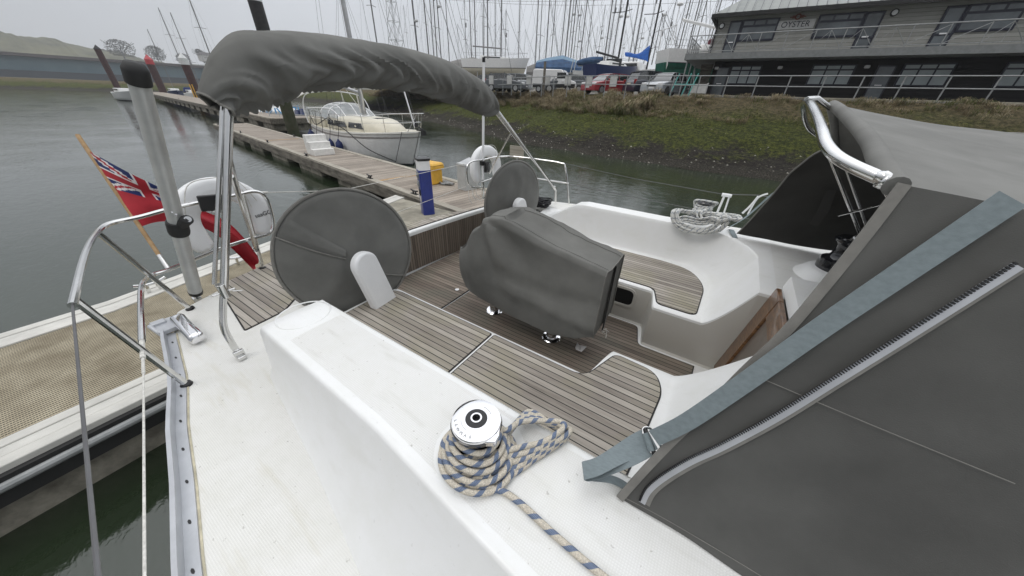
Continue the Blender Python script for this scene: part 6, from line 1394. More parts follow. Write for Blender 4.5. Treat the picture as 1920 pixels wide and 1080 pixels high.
# inflatable with blue cover on a gantry
rb = thing('covered_dinghy', 'dinghy under a blue cover hoisted on a gantry beside the blue tarpaulin', 'dinghy', at(1105, 115, D=38)); P_ = []
for i in range(13):
    t = i / 12; x = 1083 + 47 * t; c_ = at(x, 118 - 7 * t, D=38 - .5 * t); r_ = .40 * math.sin(PI * (.12 + .80 * t)) ** .5; P_.append([c_ + Vector((0, 1, 0)) * 1.2 * r_ * math.cos(k / 10 * 2 * PI) + Vector((0, 0, 1)) * r_ * math.sin(k / 10 * 2 * PI) for k in range(11)])
obj('cover', MB().grid(P_), 'blue_tarp', rb, smooth=80); mb = MB()
for a_, b_ in (((1084, 124), (1128, 121)), ((1092, 124), (1090, 140)), ((1108, 123), (1106, 142)), ((1122, 122), (1126, 140)), ((1075, 113), (1068, 142)), ((1080, 112), (1075, 142))): mb.tube([at(*a_, D=38), at(*b_, D=38)], .05, 6)
obj('gantry', mb, 'galv', rb)
b6 = yard_yacht('yacht_ashore', 'big yacht ashore with white topsides and bright green bottom beside the building', (-8.4, 38.2, 5.55), .62, 11.0, 3.8, 1.1, 'white_gel', 'green_hull', mast=0, cabin=True)
mb = MB(); h_, _ = hull_mb(10.9, 3.5, .1, .15, 2.1, .55, 1.6); obj('underbody', h_, 'green_hull', b6, smooth=50)
obj('canopy', MB().box((5.5, 0, 1.95), (1.8, 2.2, .4)), 'red_canvas', b6, bevel=.1); obj('boom', MB().tube([(6.5, 0, 2.6), (1.2, 0, 3.3)], .12, 10), 'white_gel', b6)
obj('stern_gantry', MB().tube([(.3, -1.5, 1.3), (.1, -1.5, 2.7), (.1, 1.5, 2.7), (.3, 1.5, 1.3)], .04, 8).tube([(.1, -1.2, 1.3), (.1, -1.2, 4.0)], .04, 6).lathe([(.22, 0), (.28, .1), (.2, .22)], (.1, -1.2, 4.0), 14), 'white_plastic', b6)
# ---- forest of masts behind, each its own thing
MS = [(708, 83, 695.6, None, .12, 40), (784, 97, 773, None, .15, 42), (805, 107, 796, None, .13, 44), (814, 108, 803, None, .10, 50), (820, 110, 812, None, .12, 46), (828, 112, 817, None, .11, 46), (843, 112, 839, None, .10, 48), (874, 92, 869, 8, .08, 55),
      (884, 93, 879, None, .11, 52), (907, 95, 902, None, .10, 52), (906, 95, 905.6, 17, .08, 58), (914.6, 108, 913, None, .14, 44), (929, 108, 929.6, None, .09, 50), (947, 108, 947, 28, .08, 55), (971.6, 118, 971, None, .10, 46), (1003.5, 117, 1010, None, .10, 46),
      (1010.6, 117, 1017.5, None, .09, 50), (1032.5, 112, 1044, None, .10, 48), (1050.6, 103, 1059, None, .11, 47), (1065, 104, 1072.5, None, .09, 52), (1070, 104, 1082.6, None, .13, 47), (1074.5, 104, 1084, None, .08, 54), (1080.6, 105, 1090, 21, .08, 54), (1087, 107, 1098, None, .12, 46),
      (1099, 110, 1112, None, .09, 50), (1120, 105, 1129, 21, .08, 55), (1132, 115, 1150, None, .14, 44), (1137.5, 115, 1156, None, .10, 48), (1147, 112, 1166.6, None, .13, 46), (1181, 97, 1201, None, .11, 48), (1189.6, 97, 1206.6, None, .14, 46), (1196, 97, 1206.6, 40, .08, 54),
      (1208.6, 105, 1229.6, None, .08, 50), (1226, 95, 1241, 33, .09, 42), (1232, 98, 1241, 30, .07, 55), (1246.5, 88, 1264, 8, .09, 50), (1262, 98, 1290, None, .08, 54), (1271.5, 90, 1293, None, .14, 45), (1276, 92, 1296, None, .09, 52), (1288, 92, 1309, None, .13, 44), (1291, 90, 1313, None, .09, 50),
      (1303, 80, 1324, None, .12, 44), (1325, 75, 1342.8, None, .08, 50), (1329, 80, 1351, None, .12, 46), (1369, 16, 1372, 2, .08, 50), (1338, 62, 1345, 30, .07, 60), (747 + 20, 100, 765, 20, .06, 70), (860, 100, 858, 50, .05, 75), (1023, 110, 1026, 45, .05, 75), (1112, 108, 1118, 55, .05, 75), (1165, 100, 1170, 60, .05, 80), (1250, 95, 1256, 50, .05, 80), (982, 115, 983, 60, .05, 80), (938, 105, 938, 50, .05, 80)]
random.seed(12); r = np.random.default_rng(31)
GM = 'masts of the yachts laid up behind the car park'
special = {708: 'lone pale mast rising behind the bimini cover, left of the lattice pylon', 784: 'mast with a radar dome left of the crowd of masts', 1226: 'short mast carrying a radar dome by the green bottomed yacht', 1369: 'mast tip showing above the hipped roof of the building', 874: 'short mast ending below the top of the photo over the grey tarpaulin'}
LMK = [(750, 'lattice pylon'), (880, 'grey tarpaulin'), (907, 'white marker pole'), (955, 'thick mast of the white racing yacht'), (1055, 'peak of the blue tarpaulin'), (1108, 'covered blue dinghy'), (1159, 'black mast'), (1217, 'blue sail cover'), (1265, 'maroon canopy of the green bottomed yacht'), (1316, 'balcony corner')]
ORD = ['nearest', 'second', 'third', 'fourth', 'fifth', 'sixth', 'seventh', 'eighth', 'ninth']
near_ = {}
for q_ in sorted(MS, key=lambda q: q[0]):
    lk = min(LMK, key=lambda l: abs(l[0] - q_[0])); near_.setdefault((lk[1], q_[0] < lk[0]), []).append((abs(lk[0] - q_[0]), q_))
MLAB = {}
for (nm_, left_), lst in near_.items():
    for k_, (_, q_) in enumerate(sorted(lst, key=lambda t: t[0])): MLAB[q_] = ('short ' if q_[3] and q_[3] > 25 else 'grey ') + 'yacht mast, ' + ORD[k_] + (' to the left of the ' if left_ else ' to the right of the ') + nm_
for i, (xb, yb, xt, yt_, dia, D) in enumerate(MS):
    b_ = at(xb, yb + 6, D=D); b_.z = max(4.6, b_.z - 1.2); base = b_.copy()
    if yt_ is None: h = r.uniform(11.5, 15) * max(1, D / 46)
    else:
        q = at(xt, yt_, D=D); h = at(xt, yt_, D=D).z - b_.z
    lab = special.get(int(xb), MLAB[MS[i]])
    m_ = thing('yacht_mast', lab, 'mast', base, GM)
    yw = r.uniform(-.3, .9); M_ = Matrix.Translation(base) @ Matrix.Rotation(yw, 4, 'Z'); ln_ = Vector((r.uniform(-.012, .012), r.uniform(-.01, .01), 1))
    def LP(x, y, z): return M_ @ (Vector((x, y, 0)) + ln_ * z)
    rr_ = dia / 2 * r.uniform(1.25, 1.5)
    obj('pole', MB().tube([LP(0, 0, 0), LP(0, 0, h)], [rr_, rr_ * .75], 8), 'mast_alloy' if r.random() < .85 else 'wire', m_, smooth=60)
    fr_s = [.36, .68] if dia > .07 else [.55]; mb = MB()
    for f in fr_s: w_ = r.uniform(.55, .9); obj('spreader', MB().tube([LP(-.05, -w_, h * f - .1), LP(0, 0, h * f), LP(-.05, w_, h * f - .1)], .03, 5), 'mast_alloy', m_)
    mb = MB(); w_ = .7; bm_ = r.uniform(3.5, 5)
    for s in (-1, 1): mb.tube([LP(0, s * 1.2, 0), LP(0, s * w_, h * fr_s[-1] - .1), LP(0, 0, h * .98)], .011, 4)
    mb.tube([LP(bm_, 0, 0), LP(0, 0, h * .98)], .011 if r.random() < .6 else .03, 4); mb.tube([LP(-bm_, 0, 0), LP(0, 0, h)], .010, 4)
    if r.random() < .5: mb.tube([LP(-bm_ * .3, .5, 0), LP(0, 0, h * .7)], .008, 4)
    obj('rigging', mb, 'wire', m_)
    if r.random() < .35 or int(xb) in (784, 1226):
        z = h * r.uniform(.35, .6) if int(xb) != 1226 else h * .95; obj('radar_dome', MB().lathe([(.05, 0), (.26, .03), (.27, .16), (.15, .25)], LP(.32, 0, z), 14).tube([LP(0, 0, z - .05), LP(.32, 0, z)], .04, 6), 'hull_grey', m_, smooth=60)
    if r.random() < .3: obj('reflector', MB().tube([LP(.12, .1, h * .55), LP(.12, .1, h * .55 + .6)], .09, 8), 'mast_alloy', m_)
    if r.random() < .4 and dia > .07:
        hull_l = r.uniform(7.5, 10); 
        h_, _ = hull_mb(hull_l, 2.8, 1.0, 1.3, .4, .7, .8, nst=14); M2 = Matrix.Translation((base.x, base.y, 4.5)) @ Matrix.Rotation(yw, 4, 'Z') @ Matrix.Translation((-hull_l * .55, 0, -.6)); obj('hull', place(h_, M2), [random.choice(['white_gel', 'white_gel', 'hull_grey', 'blue_hull']), 'antifoul', 'white_gel'], m_, smooth=50)
# ================================================================ CARS
def car(label, loc, ang, paint, L_=4.1, W_=1.74, H_=1.46, kind='hatch', plate=True):
    if paint not in MATS: pass
    th = thing('parked_car' if kind != 'van' else 'parked_van', label, 'car' if kind != 'van' else 'van', (0, 0, 0), 'cars parked along the railing')
    if kind == 'van': low = [(0, .35), (.0, 1.15), (.05, 1.95), (.25, 2.05), (L_ - 1.6, 2.0), (L_ - .85, 1.2), (L_ - .1, 1.0), (L_, .75), (L_, .35)]; gl = None
    else: low = [(0, .24), (0.02, .80), (.12, .95), (.6, 1.0), (L_ - 1.15, .95), (L_ - .25, .80), (L_ - .02, .62), (L_, .22)]
    mb = MB(); n = len(low)
    if kind == 'van': sec = [(W_ / 2 - .04, .35, 1), (W_ / 2, 1.0, 1), (W_ / 2 - .12, 2.05, 1)]
    def wz(z): return W_ / 2 * (1 - .06 * max(0, (z - .9)) - .05 * max(0, .6 - z))
    o = mb.add([(x, -wz(z), z) for x, z in low] + [(x, wz(z), z) for x, z in low], [tuple(range(n))[::-1], tuple(range(n, 2 * n))] + [(i, (i + 1) % n, n + (i + 1) % n, n + i) for i in range(n)])
    obj('body', mb, paint, th, bevel=.07, seg=3)
    if kind != 'van':
        cab_ = [(.18, .93, 0), (.50, H_ - .06, 0), (1.1, H_, 0), (L_ - 2.0, H_ - .01, 0), (L_ - 1.55, H_ - .12, 0), (L_ - .95, .92, 0)]; mb = MB(); n = len(cab_)
        def wc_(z): return W_ / 2 * (.94 - .22 * (z - .9) / .55)
        mb.add([(x, -wc_(z), z) for x, z, _ in cab_] + [(x, wc_(z), z) for x, z, _ in cab_], [tuple(range(n))[::-1], tuple(range(n, 2 * n))] + [(i, (i + 1) % n, n + (i + 1) % n, n + i) for i in range(n)]); obj('glasshouse', mb, 'car_glass', th, bevel=.03)
        mb = MB(); rf = [(.42, H_ - .035), (1.1, H_ + .012), (L_ - 2.0, H_ + .005), (L_ - 1.62, H_ - .07)]; n = 4
        mb.add([(x, -wc_(z) - .012, z) for x, z in rf] + [(x, wc_(z) + .012, z) for x, z in rf] + [(x, -wc_(z) - .012, z - .05) for x, z in rf] + [(x, wc_(z) + .012, z - .05) for x, z in rf],
               [(0, 1, 5, 4), (1, 2, 6, 5), (2, 3, 7, 6), (8, 9, 1, 0), (9, 10, 2, 1), (10, 11, 3, 2), (4, 5, 13, 12), (5, 6, 14, 13), (6, 7, 15, 14), (0, 4, 12, 8), (3, 11, 15, 7)]); obj('roof', mb, paint, th)
        for s in (-1, 1):
            for (x0_, z0_), (x1_, z1_) in (((.16, .95), (.50, H_ - .05)), ((1.5, .95), (1.5, H_ - .02)), ((2.15, .95), (2.05, H_ - .02)), ((L_ - .98, .93), (L_ - 1.58, H_ - .1))):
                obj('window_pillar', MB().bar((x0_, s * (wc_(z0_) + .008), z0_), (x1_, s * (wc_(z1_) + .006), z1_), .03, .07), paint, th)
    else:
        for s in (-1, 1): obj('side_window', MB().box((L_ - 1.55, s * (W_ / 2 - .05), 1.5), (.9, .06, .5)), 'car_glass', th)
        obj('windscreen', MB().shell([[Vector((L_ - 1.52, y * .9, 1.97)), Vector((L_ - .86, y, 1.27))] for y in (-.8, 0, .8)], -.02), 'car_glass', th)
        obj('rear_window', MB().box((-.0, 0, 1.5), (.04, 1.5, .75)), 'car_glass', th)
        obj('dark_sill', MB().box((L_ / 2, 0, .62), (L_ * .96, W_ + .02, .34)), 'black', th, bevel=.02); th.scale = (.86, .86, .86)
    for x in (.75, L_ - .80):
        for s in (-1, 1):
            w1 = obj('wheel', MB().lathe([(.30, -.1), (.325, -.06), (.325, .06), (.30, .1)], (x, s * (W_ / 2 - .10), .325), 20, axis=(0, 1, 0)), 'rubber', th); obj('rim', MB().lathe([(.20, .098), (.20, .112), (.05, .108)], (x, s * (W_ / 2 - .10), .325), 12, axis=(0, s, 0)), 'alloy', w1)
    for s in (-1, 1):
        obj('headlight', MB().box((L_ - .13, s * W_ * .36, .72), (.22, .34, .15)), 'white_plastic', th, bevel=.03); obj('tail_light', MB().box((.06, s * W_ * .42, .88), (.14, .18, .3)), 'tail_red', th, bevel=.02)
        obj('mirror', MB().box((L_ - 1.35, s * (W_ / 2 + .09), 1.02), (.12, .18, .13)), paint, th, bevel=.03)
    obj('number_plate', MB().box((L_ + .012, 0, .48), (.02, .5, .11)), 'white_plastic', th); obj('number_plate', MB().box((-.012, 0, .75), (.02, .5, .11)), 'cream_gel', th); obj('grille', MB().box((L_ - .005, 0, .62), (.03, .7, .1)), 'black', th)
    th.location = loc; th.rotation_euler = (0, 0, ang); return th
for nm, c_ in (('paint_silver', (.34, .36, .38)), ('paint_red', (.28, .012, .02)), ('paint_dark', (.012, .014, .03)), ('paint_grey', (.09, .10, .11)), ('paint_white', (.70, .70, .70))): simple(nm, c_, .28, var=.04, coat=.8)
simple('car_glass', (.02, .024, .026), .06, coat=.6); simple('tail_red', (.25, .01, .01), .3)
def cz(x, y): return (x, y, 2.88)
R_ = math.radians
car('dark grey hatchback furthest left along the railing', cz(-25.0, 31.5), R_(10), 'paint_grey'); car('grey hatchback parked side on behind the white marker pole', cz(-22.2, 29.6), R_(8), 'paint_grey')
car('silver car nose on between the grey hatchback and the van', cz(-18.2, 31.2), R_(-165), 'paint_silver', H_=1.5); car('white van with dark rear and side parked behind the railing', cz(-17.0, 29.6), R_(12), 'paint_white', L_=4.6, W_=1.9, kind='van')
car('low dark car with red tail lights right of the van', cz(-12.4, 31.0), R_(-160), 'paint_grey', H_=1.38); car('red hatchback facing the water', cz(-9.5, 32.0), R_(-118), 'paint_red')
car('dark blue hatchback seen from behind between the red and silver cars', cz(-8.3, 28.9), R_(48), 'paint_dark', H_=1.58); car('silver hatchback facing the water beside the building', cz(-5.3, 32.0), R_(-106), 'paint_silver', H_=1.5)
# ================================================================ RAILING ON THE BANK
rail = thing('bank_railing', 'long galvanised two rail fence along the top of the bank', 'railing', (0, 25, 2.8))
FP = [Vector((26, 25, 0)), Vector((-6, 25, 0)), Vector((-12, 25.2, 0)), Vector((-20, 28.6, 0)), Vector((-28, 33, 0))]
mb = MB(); 
for zz_ in (3.90, 3.42): mb.tube([p + Vector((0, 0, zz_)) for p in FP], .026, 7)
obj('rails', mb, 'galv', rail)
tot = 0; post0 = None; s_ = 0.0
for a_, b_ in zip(FP, FP[1:]):
    L_ = (b_ - a_).length; d_ = (b_ - a_) / L_
    while s_ < L_:
        p = a_ + d_ * s_
        if post0 is None: post0 = obj('post', MB().tube([(0, 0, 2.6), (0, 0, 3.92)], .03, 8), 'galv', None, origin=(0, 0, 0)); post0.parent = rail; post0.location = p - Vector((0, 25, 2.8))
        else: c_ = post0.copy(); COL.objects.link(c_); c_.parent = rail; c_.location = p - Vector((0, 25, 2.8))
        s_ += 1.45
    s_ -= L_
place_ = ['leftmost small white board on the bank railing', 'white board on the railing in front of the grey hatchback', 'white board on the railing before the silver car', 'white board on the railing in front of the van rear', 'white board on the railing in front of the van cab', 'white board on the railing left of the red car', 'white board on the railing over the red car bonnet']
for lab, (x, y, D) in zip(place_, ((921, 150, 27.6), (955, 150, 27.2), (992, 150, 26.2), (1026, 151, 25.4), (1065, 151, 24.6), (1104, 152, 23.8), (1150, 153, 23.0))):
    p = at(x, y, D=D); t_ = thing('notice_board', lab, 'sign', p, 'white boards hung on the bank railing'); obj('panel', MB().box(p, (.52, .03, .62), Matrix.Rotation(-.1, 3, 'Z')), 'sign_white', t_, bevel=.01); obj('frame', MB().box(p + Vector((0, .02, 0)), (.56, .02, .66), Matrix.Rotation(-.1, 3, 'Z')), 'galv', t_)
gp = at(1020, 150, D=25.0); obj('timber_post', MB().bar((gp.x, gp.y, 2.7), (gp.x, gp.y, 4.9), .14, .14), 'timber_side', label='tall square timber post in front of the white van', cat='post')
gt = thing('green_frame', 'green and white steel trestle beside the silver car', 'trestle', (-4.2, 26, 2.9)); mb = MB()
for x_ in (-4.6, -3.9, -3.5): mb.tube([(x_, 25.6, 2.85), (x_ + .15, 26.4, 4.1)], .03, 6)
mb.tube([(-4.5, 26.0, 3.5), (-3.3, 26.0, 3.5)], .03, 6); obj('frame', mb, 'fence_green', gt); obj('rack', MB().box((-3.1, 26.6, 3.3), (.9, .5, .5)).tube([(-3.6, 26.4, 2.9), (-2.6, 26.4, 3.6)], .03, 6), 'sign_white', gt)
# ================================================================ BUILDING
def boards_mat(name, c1, c2, pitch):
    planks(name, c1, c2, pitch, .012, 'z', grain=(.6, .6, 6), rough=.8, line=tuple(c * .35 for c in c1), bumpd=.01)
boards_mat('cladding_grey', (.22, .22, .20), (.34, .34, .315), .17); boards_mat('brick_black', (.004, .004, .005), (.018, .016, .015), .075)
planks('roof_metal', (.20, .215, .205), (.29, .305, .29), .45, .035, 'x', grain=(1, 1, 1), rough=.45, line=(.05, .055, .055))
simple('fascia_grey', (.20, .21, .21), .6); simple('frame_dark', (.012, .014, .028), .4); simple('glass_office', (.10, .115, .125), .12, var=.35, scale=.6, coat=.5); simple('glass_pale', (.36, .41, .42), .3, var=.12, scale=1.2)
XL, XR, YB = -2.95, 24.0, 30.0; G0 = 2.7
bd = thing('boatyard_office', 'two storey boatyard office, grey boards over black walls, with a balcony', 'building', (5, 34, 2.9))
obj('lower_wall', MB().box(((XL + XR) / 2 , YB + 5, (G0 + 5.1) / 2), (XR - XL, 10, 5.1 - G0)), 'brick_black', bd, smooth=0)
obj('upper_wall', MB().box(((XL - .55 + XR) / 2, YB + 5, 6.37), (XR - XL + .55, 10, 2.3)), 'cladding_grey', bd, smooth=0)
ex0, ex1, ey0, ey1, ez = XL - .85, XR + .3, YB - .55, YB + 10.5, 7.47; rz_ = 10.8
mb = MB(); RV = [(ex0, ey0, ez), (ex1, ey0, ez), (ex1, ey1, ez), (ex0, ey1, ez), (ex0 + 4.6, (ey0 + ey1) / 2, rz_), (ex1 - 4.6, (ey0 + ey1) / 2, rz_)]
mb.add(RV, [(0, 1, 5, 4), (1, 2, 5), (2, 3, 4, 5), (3, 0, 4), (3, 2, 1, 0)]); roof = obj('roof', mb, 'roof_metal', bd, smooth=0)
obj('gutter', MB().bar((ex0 - .05, ey0 - .05, ez - .09), (ex1, ey0 - .05, ez - .09), .12, .20).bar((ex0 - .05, ey0, ez - .09), (ex0 - .05, ey1, ez - .09), .12, .20), 'rubber', roof)
mb = MB()
x_ = ex0 + .3
while x_ < ex1 - .3:
    t0 = min(1, (x_ - ex0) / 4.6, (ex1 - x_) / 4.6); mb.bar((x_, ey0, ez + .02), (x_, ey0 + (ey1 - ey0) / 2 * t0, ez + (rz_ - ez) * t0 + .02), .04, .05); x_ += .45
obj('roof_seams', mb, 'galv', roof)
obj('downpipe', MB().tube([(XL - .62, YB - .5, ez - .15), (XL - .5, YB - .08, ez - .5), (XL - .5, YB - .08, 5.3)], .045, 8), 'rubber', bd)
def window(x0, x1, z0, z1, glass, cols, toplights=0, y=YB, fw=.09, door=False, handle=None):
    f = obj('door' if door else 'window', MB().box(((x0 + x1) / 2, y - .02, (z0 + z1) / 2), (x1 - x0, .08, z1 - z0)), 'frame_dark', bd, bevel=.01)
    wx = (x1 - x0 - fw * (cols + 1)) / cols
    for c_ in range(cols):
        a_ = x0 + fw + c_ * (wx + fw)
        spans = [(z0 + fw, z1 - fw)] if not toplights else [(z0 + fw, z1 - toplights - fw), (z1 - toplights, z1 - fw)]
        for u0, u1 in spans: obj('pane', MB().box((a_ + wx / 2, y - .062, (u0 + u1) / 2), (wx, .012, u1 - u0)), glass, f, smooth=0)
    return f
def upper(x0, xd0, xd1, x1, dl=True):
    # glazed door and a wide window with three top lights
    dx = (x0, xd0) if dl else (xd1, x1); wx = (xd0, x1) if dl else (x0, xd1)
    d_ = window(dx[0], dx[1], 5.22, 7.14, 'glass_office', 1, 0, door=True, fw=.10); obj('handle', MB().box(((dx[0] + dx[1]) / 2, YB - .09, 6.02), (.28, .03, .06)), 'white_plastic', d_)
    obj('rail', MB().box(((dx[0] + dx[1]) / 2, YB - .075, 5.98), (dx[1] - dx[0], .03, .09)), 'frame_dark', d_)
    f = obj('window', MB().box(((wx[0] + wx[1]) / 2, YB - .02, 6.6), (wx[1] - wx[0], .08, 1.12)), 'frame_dark', bd, bevel=.01)
    obj('pane', MB().box(((wx[0] + wx[1]) / 2, YB - .062, 6.45), (wx[1] - wx[0] - .2, .012, .62)), 'glass_office', f, smooth=0)
    n = 3; w_ = (wx[1] - wx[0] - .2 - .1 * 2) / 3
    for k in range(3): obj('pane', MB().box((wx[0] + .1 + w_ / 2 + k * (w_ + .1), YB - .062, 6.97), (w_, .012, .20)), 'glass_office', f, smooth=0)
upper(-2.75, -2.05, 0, -.10); upper(1.78, 0, 3.85, 4.62, dl=False); upper(6.9, 7.65, 0, 9.6); upper(11.9, 0, 14.0, 14.8, dl=False)
for d0 in (-2.72, 5.45, 13.2):
    d_ = window(d0, d0 + .78, 2.9, 4.68, 'glass_office', 1, door=True, fw=.07); obj('handle', MB().box((d0 + .39, YB - .09, 3.72), (.3, .03, .05)), 'white_plastic', d_)
for w0, w1 in ((-1.88, -.12), (2.48, 4.52), (6.5, 8.5), (10.2, 12.2)): window(w0, w1, 3.68, 4.76, 'glass_pale', 3, .24, fw=.08)
def bulkhead_light(x, z, n):
    l_ = obj('wall_light', MB().lathe([(.17, 0), (.17, .05), (.14, .08)], (x, YB, z), 20, axis=(0, -1, 0)), 'rubber', bd); obj('lamp_glass', MB().lathe([(.12, .07), (.11, .12), (.06, .15)], (x, YB, z + (-.02 if n else 0)), 18, axis=(0, -1, 0)), 'white_plastic', l_)
for x_, z in ((-3.2, 6.92), (4.98, 7.03)): bulkhead_light(x_, z, 0)
for x_, z in ((-3.05 + .3, 4.9), (.84, 4.62), (4.98, 4.62)): 
    if x_ < -2: x_ = -2.9 + .02; z = 4.62; x_ = -2.9 + .15
    l_ = obj('wall_light', MB().box((x_, YB - .05, z), (.26, .12, .16)), 'white_plastic', bd, bevel=.05)
# sign
sg_ = obj('sign_board', MB().box((.76, YB - .03, 6.77), (1.86, .05, .44)), 'sign_white', bd, bevel=.01)
t = text_mesh('OYSTER', .40, .006, (.98, 1.0)); place(t, frame((.76, YB - .062, 6.765), (1, 0, 0), (0, 0, 1))); obj('lettering', t, 'frame_dark', sg_, smooth=0)
em = MB(); c0 = Vector((.76, YB - .04, 7.13)); em.lathe([(.15, 0), (.15, .02), (.09, .02), (.09, 0)], c0, 24, axis=(0, -1, 0), cap=False)
for s in (-1, 1): em.box(c0 + Vector((s * .26, 0, 0)), (.26, .02, .05), Matrix.Rotation(0, 3, 'Y')); em.box(c0 + Vector((s * .20, 0, .05)), (.16, .02, .03)); em.box(c0 + Vector((s * .20, 0, -.05)), (.16, .02, .03))
simple('emblem', (.17, .055, .04), .6); obj('emblem', em, 'emblem', sg_); obj('sign_lamp', MB().tube([(-.05, YB - .35, 7.38), (1.56, YB - .35, 7.38)], .03, 8), 'white_plastic', bd)
# balcony
XB0, YBB = -4.66, 28.35
obj('balcony_deck', MB().box(((XB0 + XR) / 2, (YBB + YB) / 2, 5.12), (XR - XB0, YB - YBB, .24)).box(((XB0 + XL) / 2, YB + 3, 5.12), (XL - XB0, 6.0, .24)), 'galv', bd)
obj('balcony_fascia', MB().box(((XB0 + XR) / 2, YBB - .03, 5.16), (XR - XB0, .05, .34)).box((XB0 - .03, YBB + 3.5, 5.16), (.05, 7, .34)), 'fascia_grey', bd)
brl = obj('balcony_rails', MB().tube([(XB0, YBB + 6, 6.25), (XB0, YBB, 6.25), (XR, YBB, 6.25)], .028, 7).tube([(XB0, YBB + 6, 5.42), (XB0, YBB, 5.42), (XR, YBB, 5.42)], .022, 7), 'galv', bd)
x_ = XB0; k = 0
while x_ < XR - 1.3:
    xs2 = x_ + 1.3; mb = MB().tube([(x_, YBB, 5.3), (x_, YBB, 6.25)], .025, 6)
    if k % 5 < 3: mb.tube([(x_, YBB, 5.42), (x_ + .65, YBB, 6.2), (xs2, YBB, 5.42)], .018, 5); mb.tube([(x_ + .65, YBB, 6.2), (x_ + .65, YBB, 5.42)], .016, 5)
    else: mb.tube([(x_, YBB, 5.42), (xs2, YBB, 6.2)], .018, 5)
    obj('balcony_baluster', mb, 'galv', bd); x_ = xs2; k += 1
for y_ in (YBB + .9, YBB + 1.8, YBB + 2.7, YBB + 3.6, YBB + 4.5): obj('balcony_baluster', MB().tube([(XB0, y_, 5.3), (XB0, y_, 6.25)], .025, 6).tube([(XB0, y_, 5.42), (XB0, y_ + .45, 6.2), (XB0, y_ + .9, 5.42)], .018, 5), 'galv', bd)
for x_, y_ in ((XB0 + .15, YBB + .2), (XB0 + .15, YBB + 2.2), (XB0 + .15, YBB + 4.4)): obj('balcony_post', MB().tube([(x_, y_, 2.7), (x_, y_, 5.0)], .045, 8), 'galv', bd)
obj('outside_stair', MB().grid([[(XL - .9 + .02 * k, YB + .6, 4.9 - .2 * k), (XL - .12, YB + .6, 4.9 - .2 * k)] if True else 0 for k in range(11)]), 'timber_side', bd, smooth=0)
obj('stone_plinth', MB().box((9, 26.2, 2.86), (26, .35, .22)), 'concrete', label='low reddish kerb wall behind the railing before the office', cat='wall', bevel=.02)
# ================================================================ FAR SHORE
simple('far_blue', (.07, .12, .145), .7, col2=(.12, .18, .20), scale=.05); simple('far_field', (.05, .055, .04), .95, col2=(.15, .145, .09), scale=.03); simple('far_wood', (.05, .055, .04), .95, col2=(.10, .10, .075), scale=.03, bump=1, bscale=.3, bdist=2.0); simple('far_wall', (.45, .44, .42), .8); simple('far_roof', (.10, .09, .09), .8); simple('far_dark', (.05, .06, .07), .8)
ws = thing('waterside_shed', 'long low blue grey shed across the water at the far left', 'shed', (-290, 60, 3)); obj('walls', MB().box((-292, 20, 7.2), (20, 260, 8.0)), 'far_blue', ws); obj('roof', MB().box((-292, 20, 11.9), (24, 262, 1.2)), 'far_roof', ws); obj('plinth', MB().box((-281, 20, 4.4), (2.5, 258, 3.0)), 'far_dark', ws)
def hills(name, x, pts, w_, mat, seed, dz=0):
    P_ = []; n = 900; y0_, y1_ = pts[0][0], pts[-1][0]
    for i in range(n + 1):
        y = y0_ + (y1_ - y0_) * i / n; h = interp(y, pts) + 2.2 * noise.noise(Vector((y * .03, seed, 0))) + 1.2 * noise.noise(Vector((y * .11, seed, 0))) + 3.2 * abs(noise.noise(Vector((y * .21, seed, 4)))) + 1.2 * abs(noise.noise(Vector((y * .7, seed, 4))))
        row = []
        for j in range(13): t = j / 12; row.append((x - w_ * t, y + 8 * noise.noise(Vector((t * 3, y * .01, seed))), 2 + max(0, h) * sstep(0, .9, t) + 1.5 * noise.noise(Vector((y * .08, t * 9, seed))) * t))
        P_.append(row)
    return obj(name, MB().grid(P_), mat, kind='structure', smooth=80)
hills('hills', -420, [(-900, 22), (-400, 40), (-100, 48), (60, 33), (100, 28), (125, 22), (165, 17), (200, 16), (300, 20), (420, 12)], 160, 'far_field', 3)
hills('wooded_hills', -640, [(-1200, 60), (-300, 75), (60, 44), (120, 36), (160, 27), (200, 26), (300, 34), (420, 24), (600, 18)], 160, 'far_wood', 8)
# bare trees and houses on the hill
def bare_tree(label, x, y, z, h, wd, seed, lean=0):
    r = random.Random(seed); t_ = thing('bare_tree', label, 'tree', (x, y, z), 'bare winter trees on the far hill'); obj('trunk', MB().tube([(x, y, z - 3), (x, y + lean * .3, z + h * .5)], h * .03, 6), 'far_dark', t_); mb = MB()
    for k in range(900):
        a = r.uniform(-1, 1); b_ = r.random(); rad_ = wd * (1 - (2 * b_ - .9) ** 2 * .8) ** .5 * .8 if abs(2 * b_ - .9) < 1.1 else wd * .2; py = y + lean * b_ + a * rad_; px = x + r.uniform(-1, 1) * rad_ * .6; pz = z + h * (.02 + .93 * b_) ; s = h * .022 * r.uniform(.6, 1.5)
        mb.add([(px, py - s, pz), (px + s * .3, py + s, pz + s * .5), (px, py, pz + s * 2.2), (px + s, py + s * .2, pz + s)], [(0, 1, 2), (1, 3, 2)])
    for k in range(16):
        a = r.uniform(-1, 1); mb.tube([(x, y, z + h * .2), (x, y + lean * .5 + a * wd * .5, z + h * .6), (x, y + lean + a * wd * .95, z + h * r.uniform(.7, 1))], h * .008, 4)
    obj('crown', mb, 'far_wood', t_, smooth=0)
bare_tree('broad bare tree on the hill above the aluminium pole', -500, 104, 23, 13, 12, 1); bare_tree('rounded bare tree on the skyline left of the yacht rigging', -500, 127, 22, 12, 9, 2); bare_tree('tall wind swept bare tree on the skyline right of the white capped pile', -500, 169, 20, 15, 6, 3, -7); bare_tree('small bare tree behind the white capped pile', -500, 147, 20, 10, 7, 4)
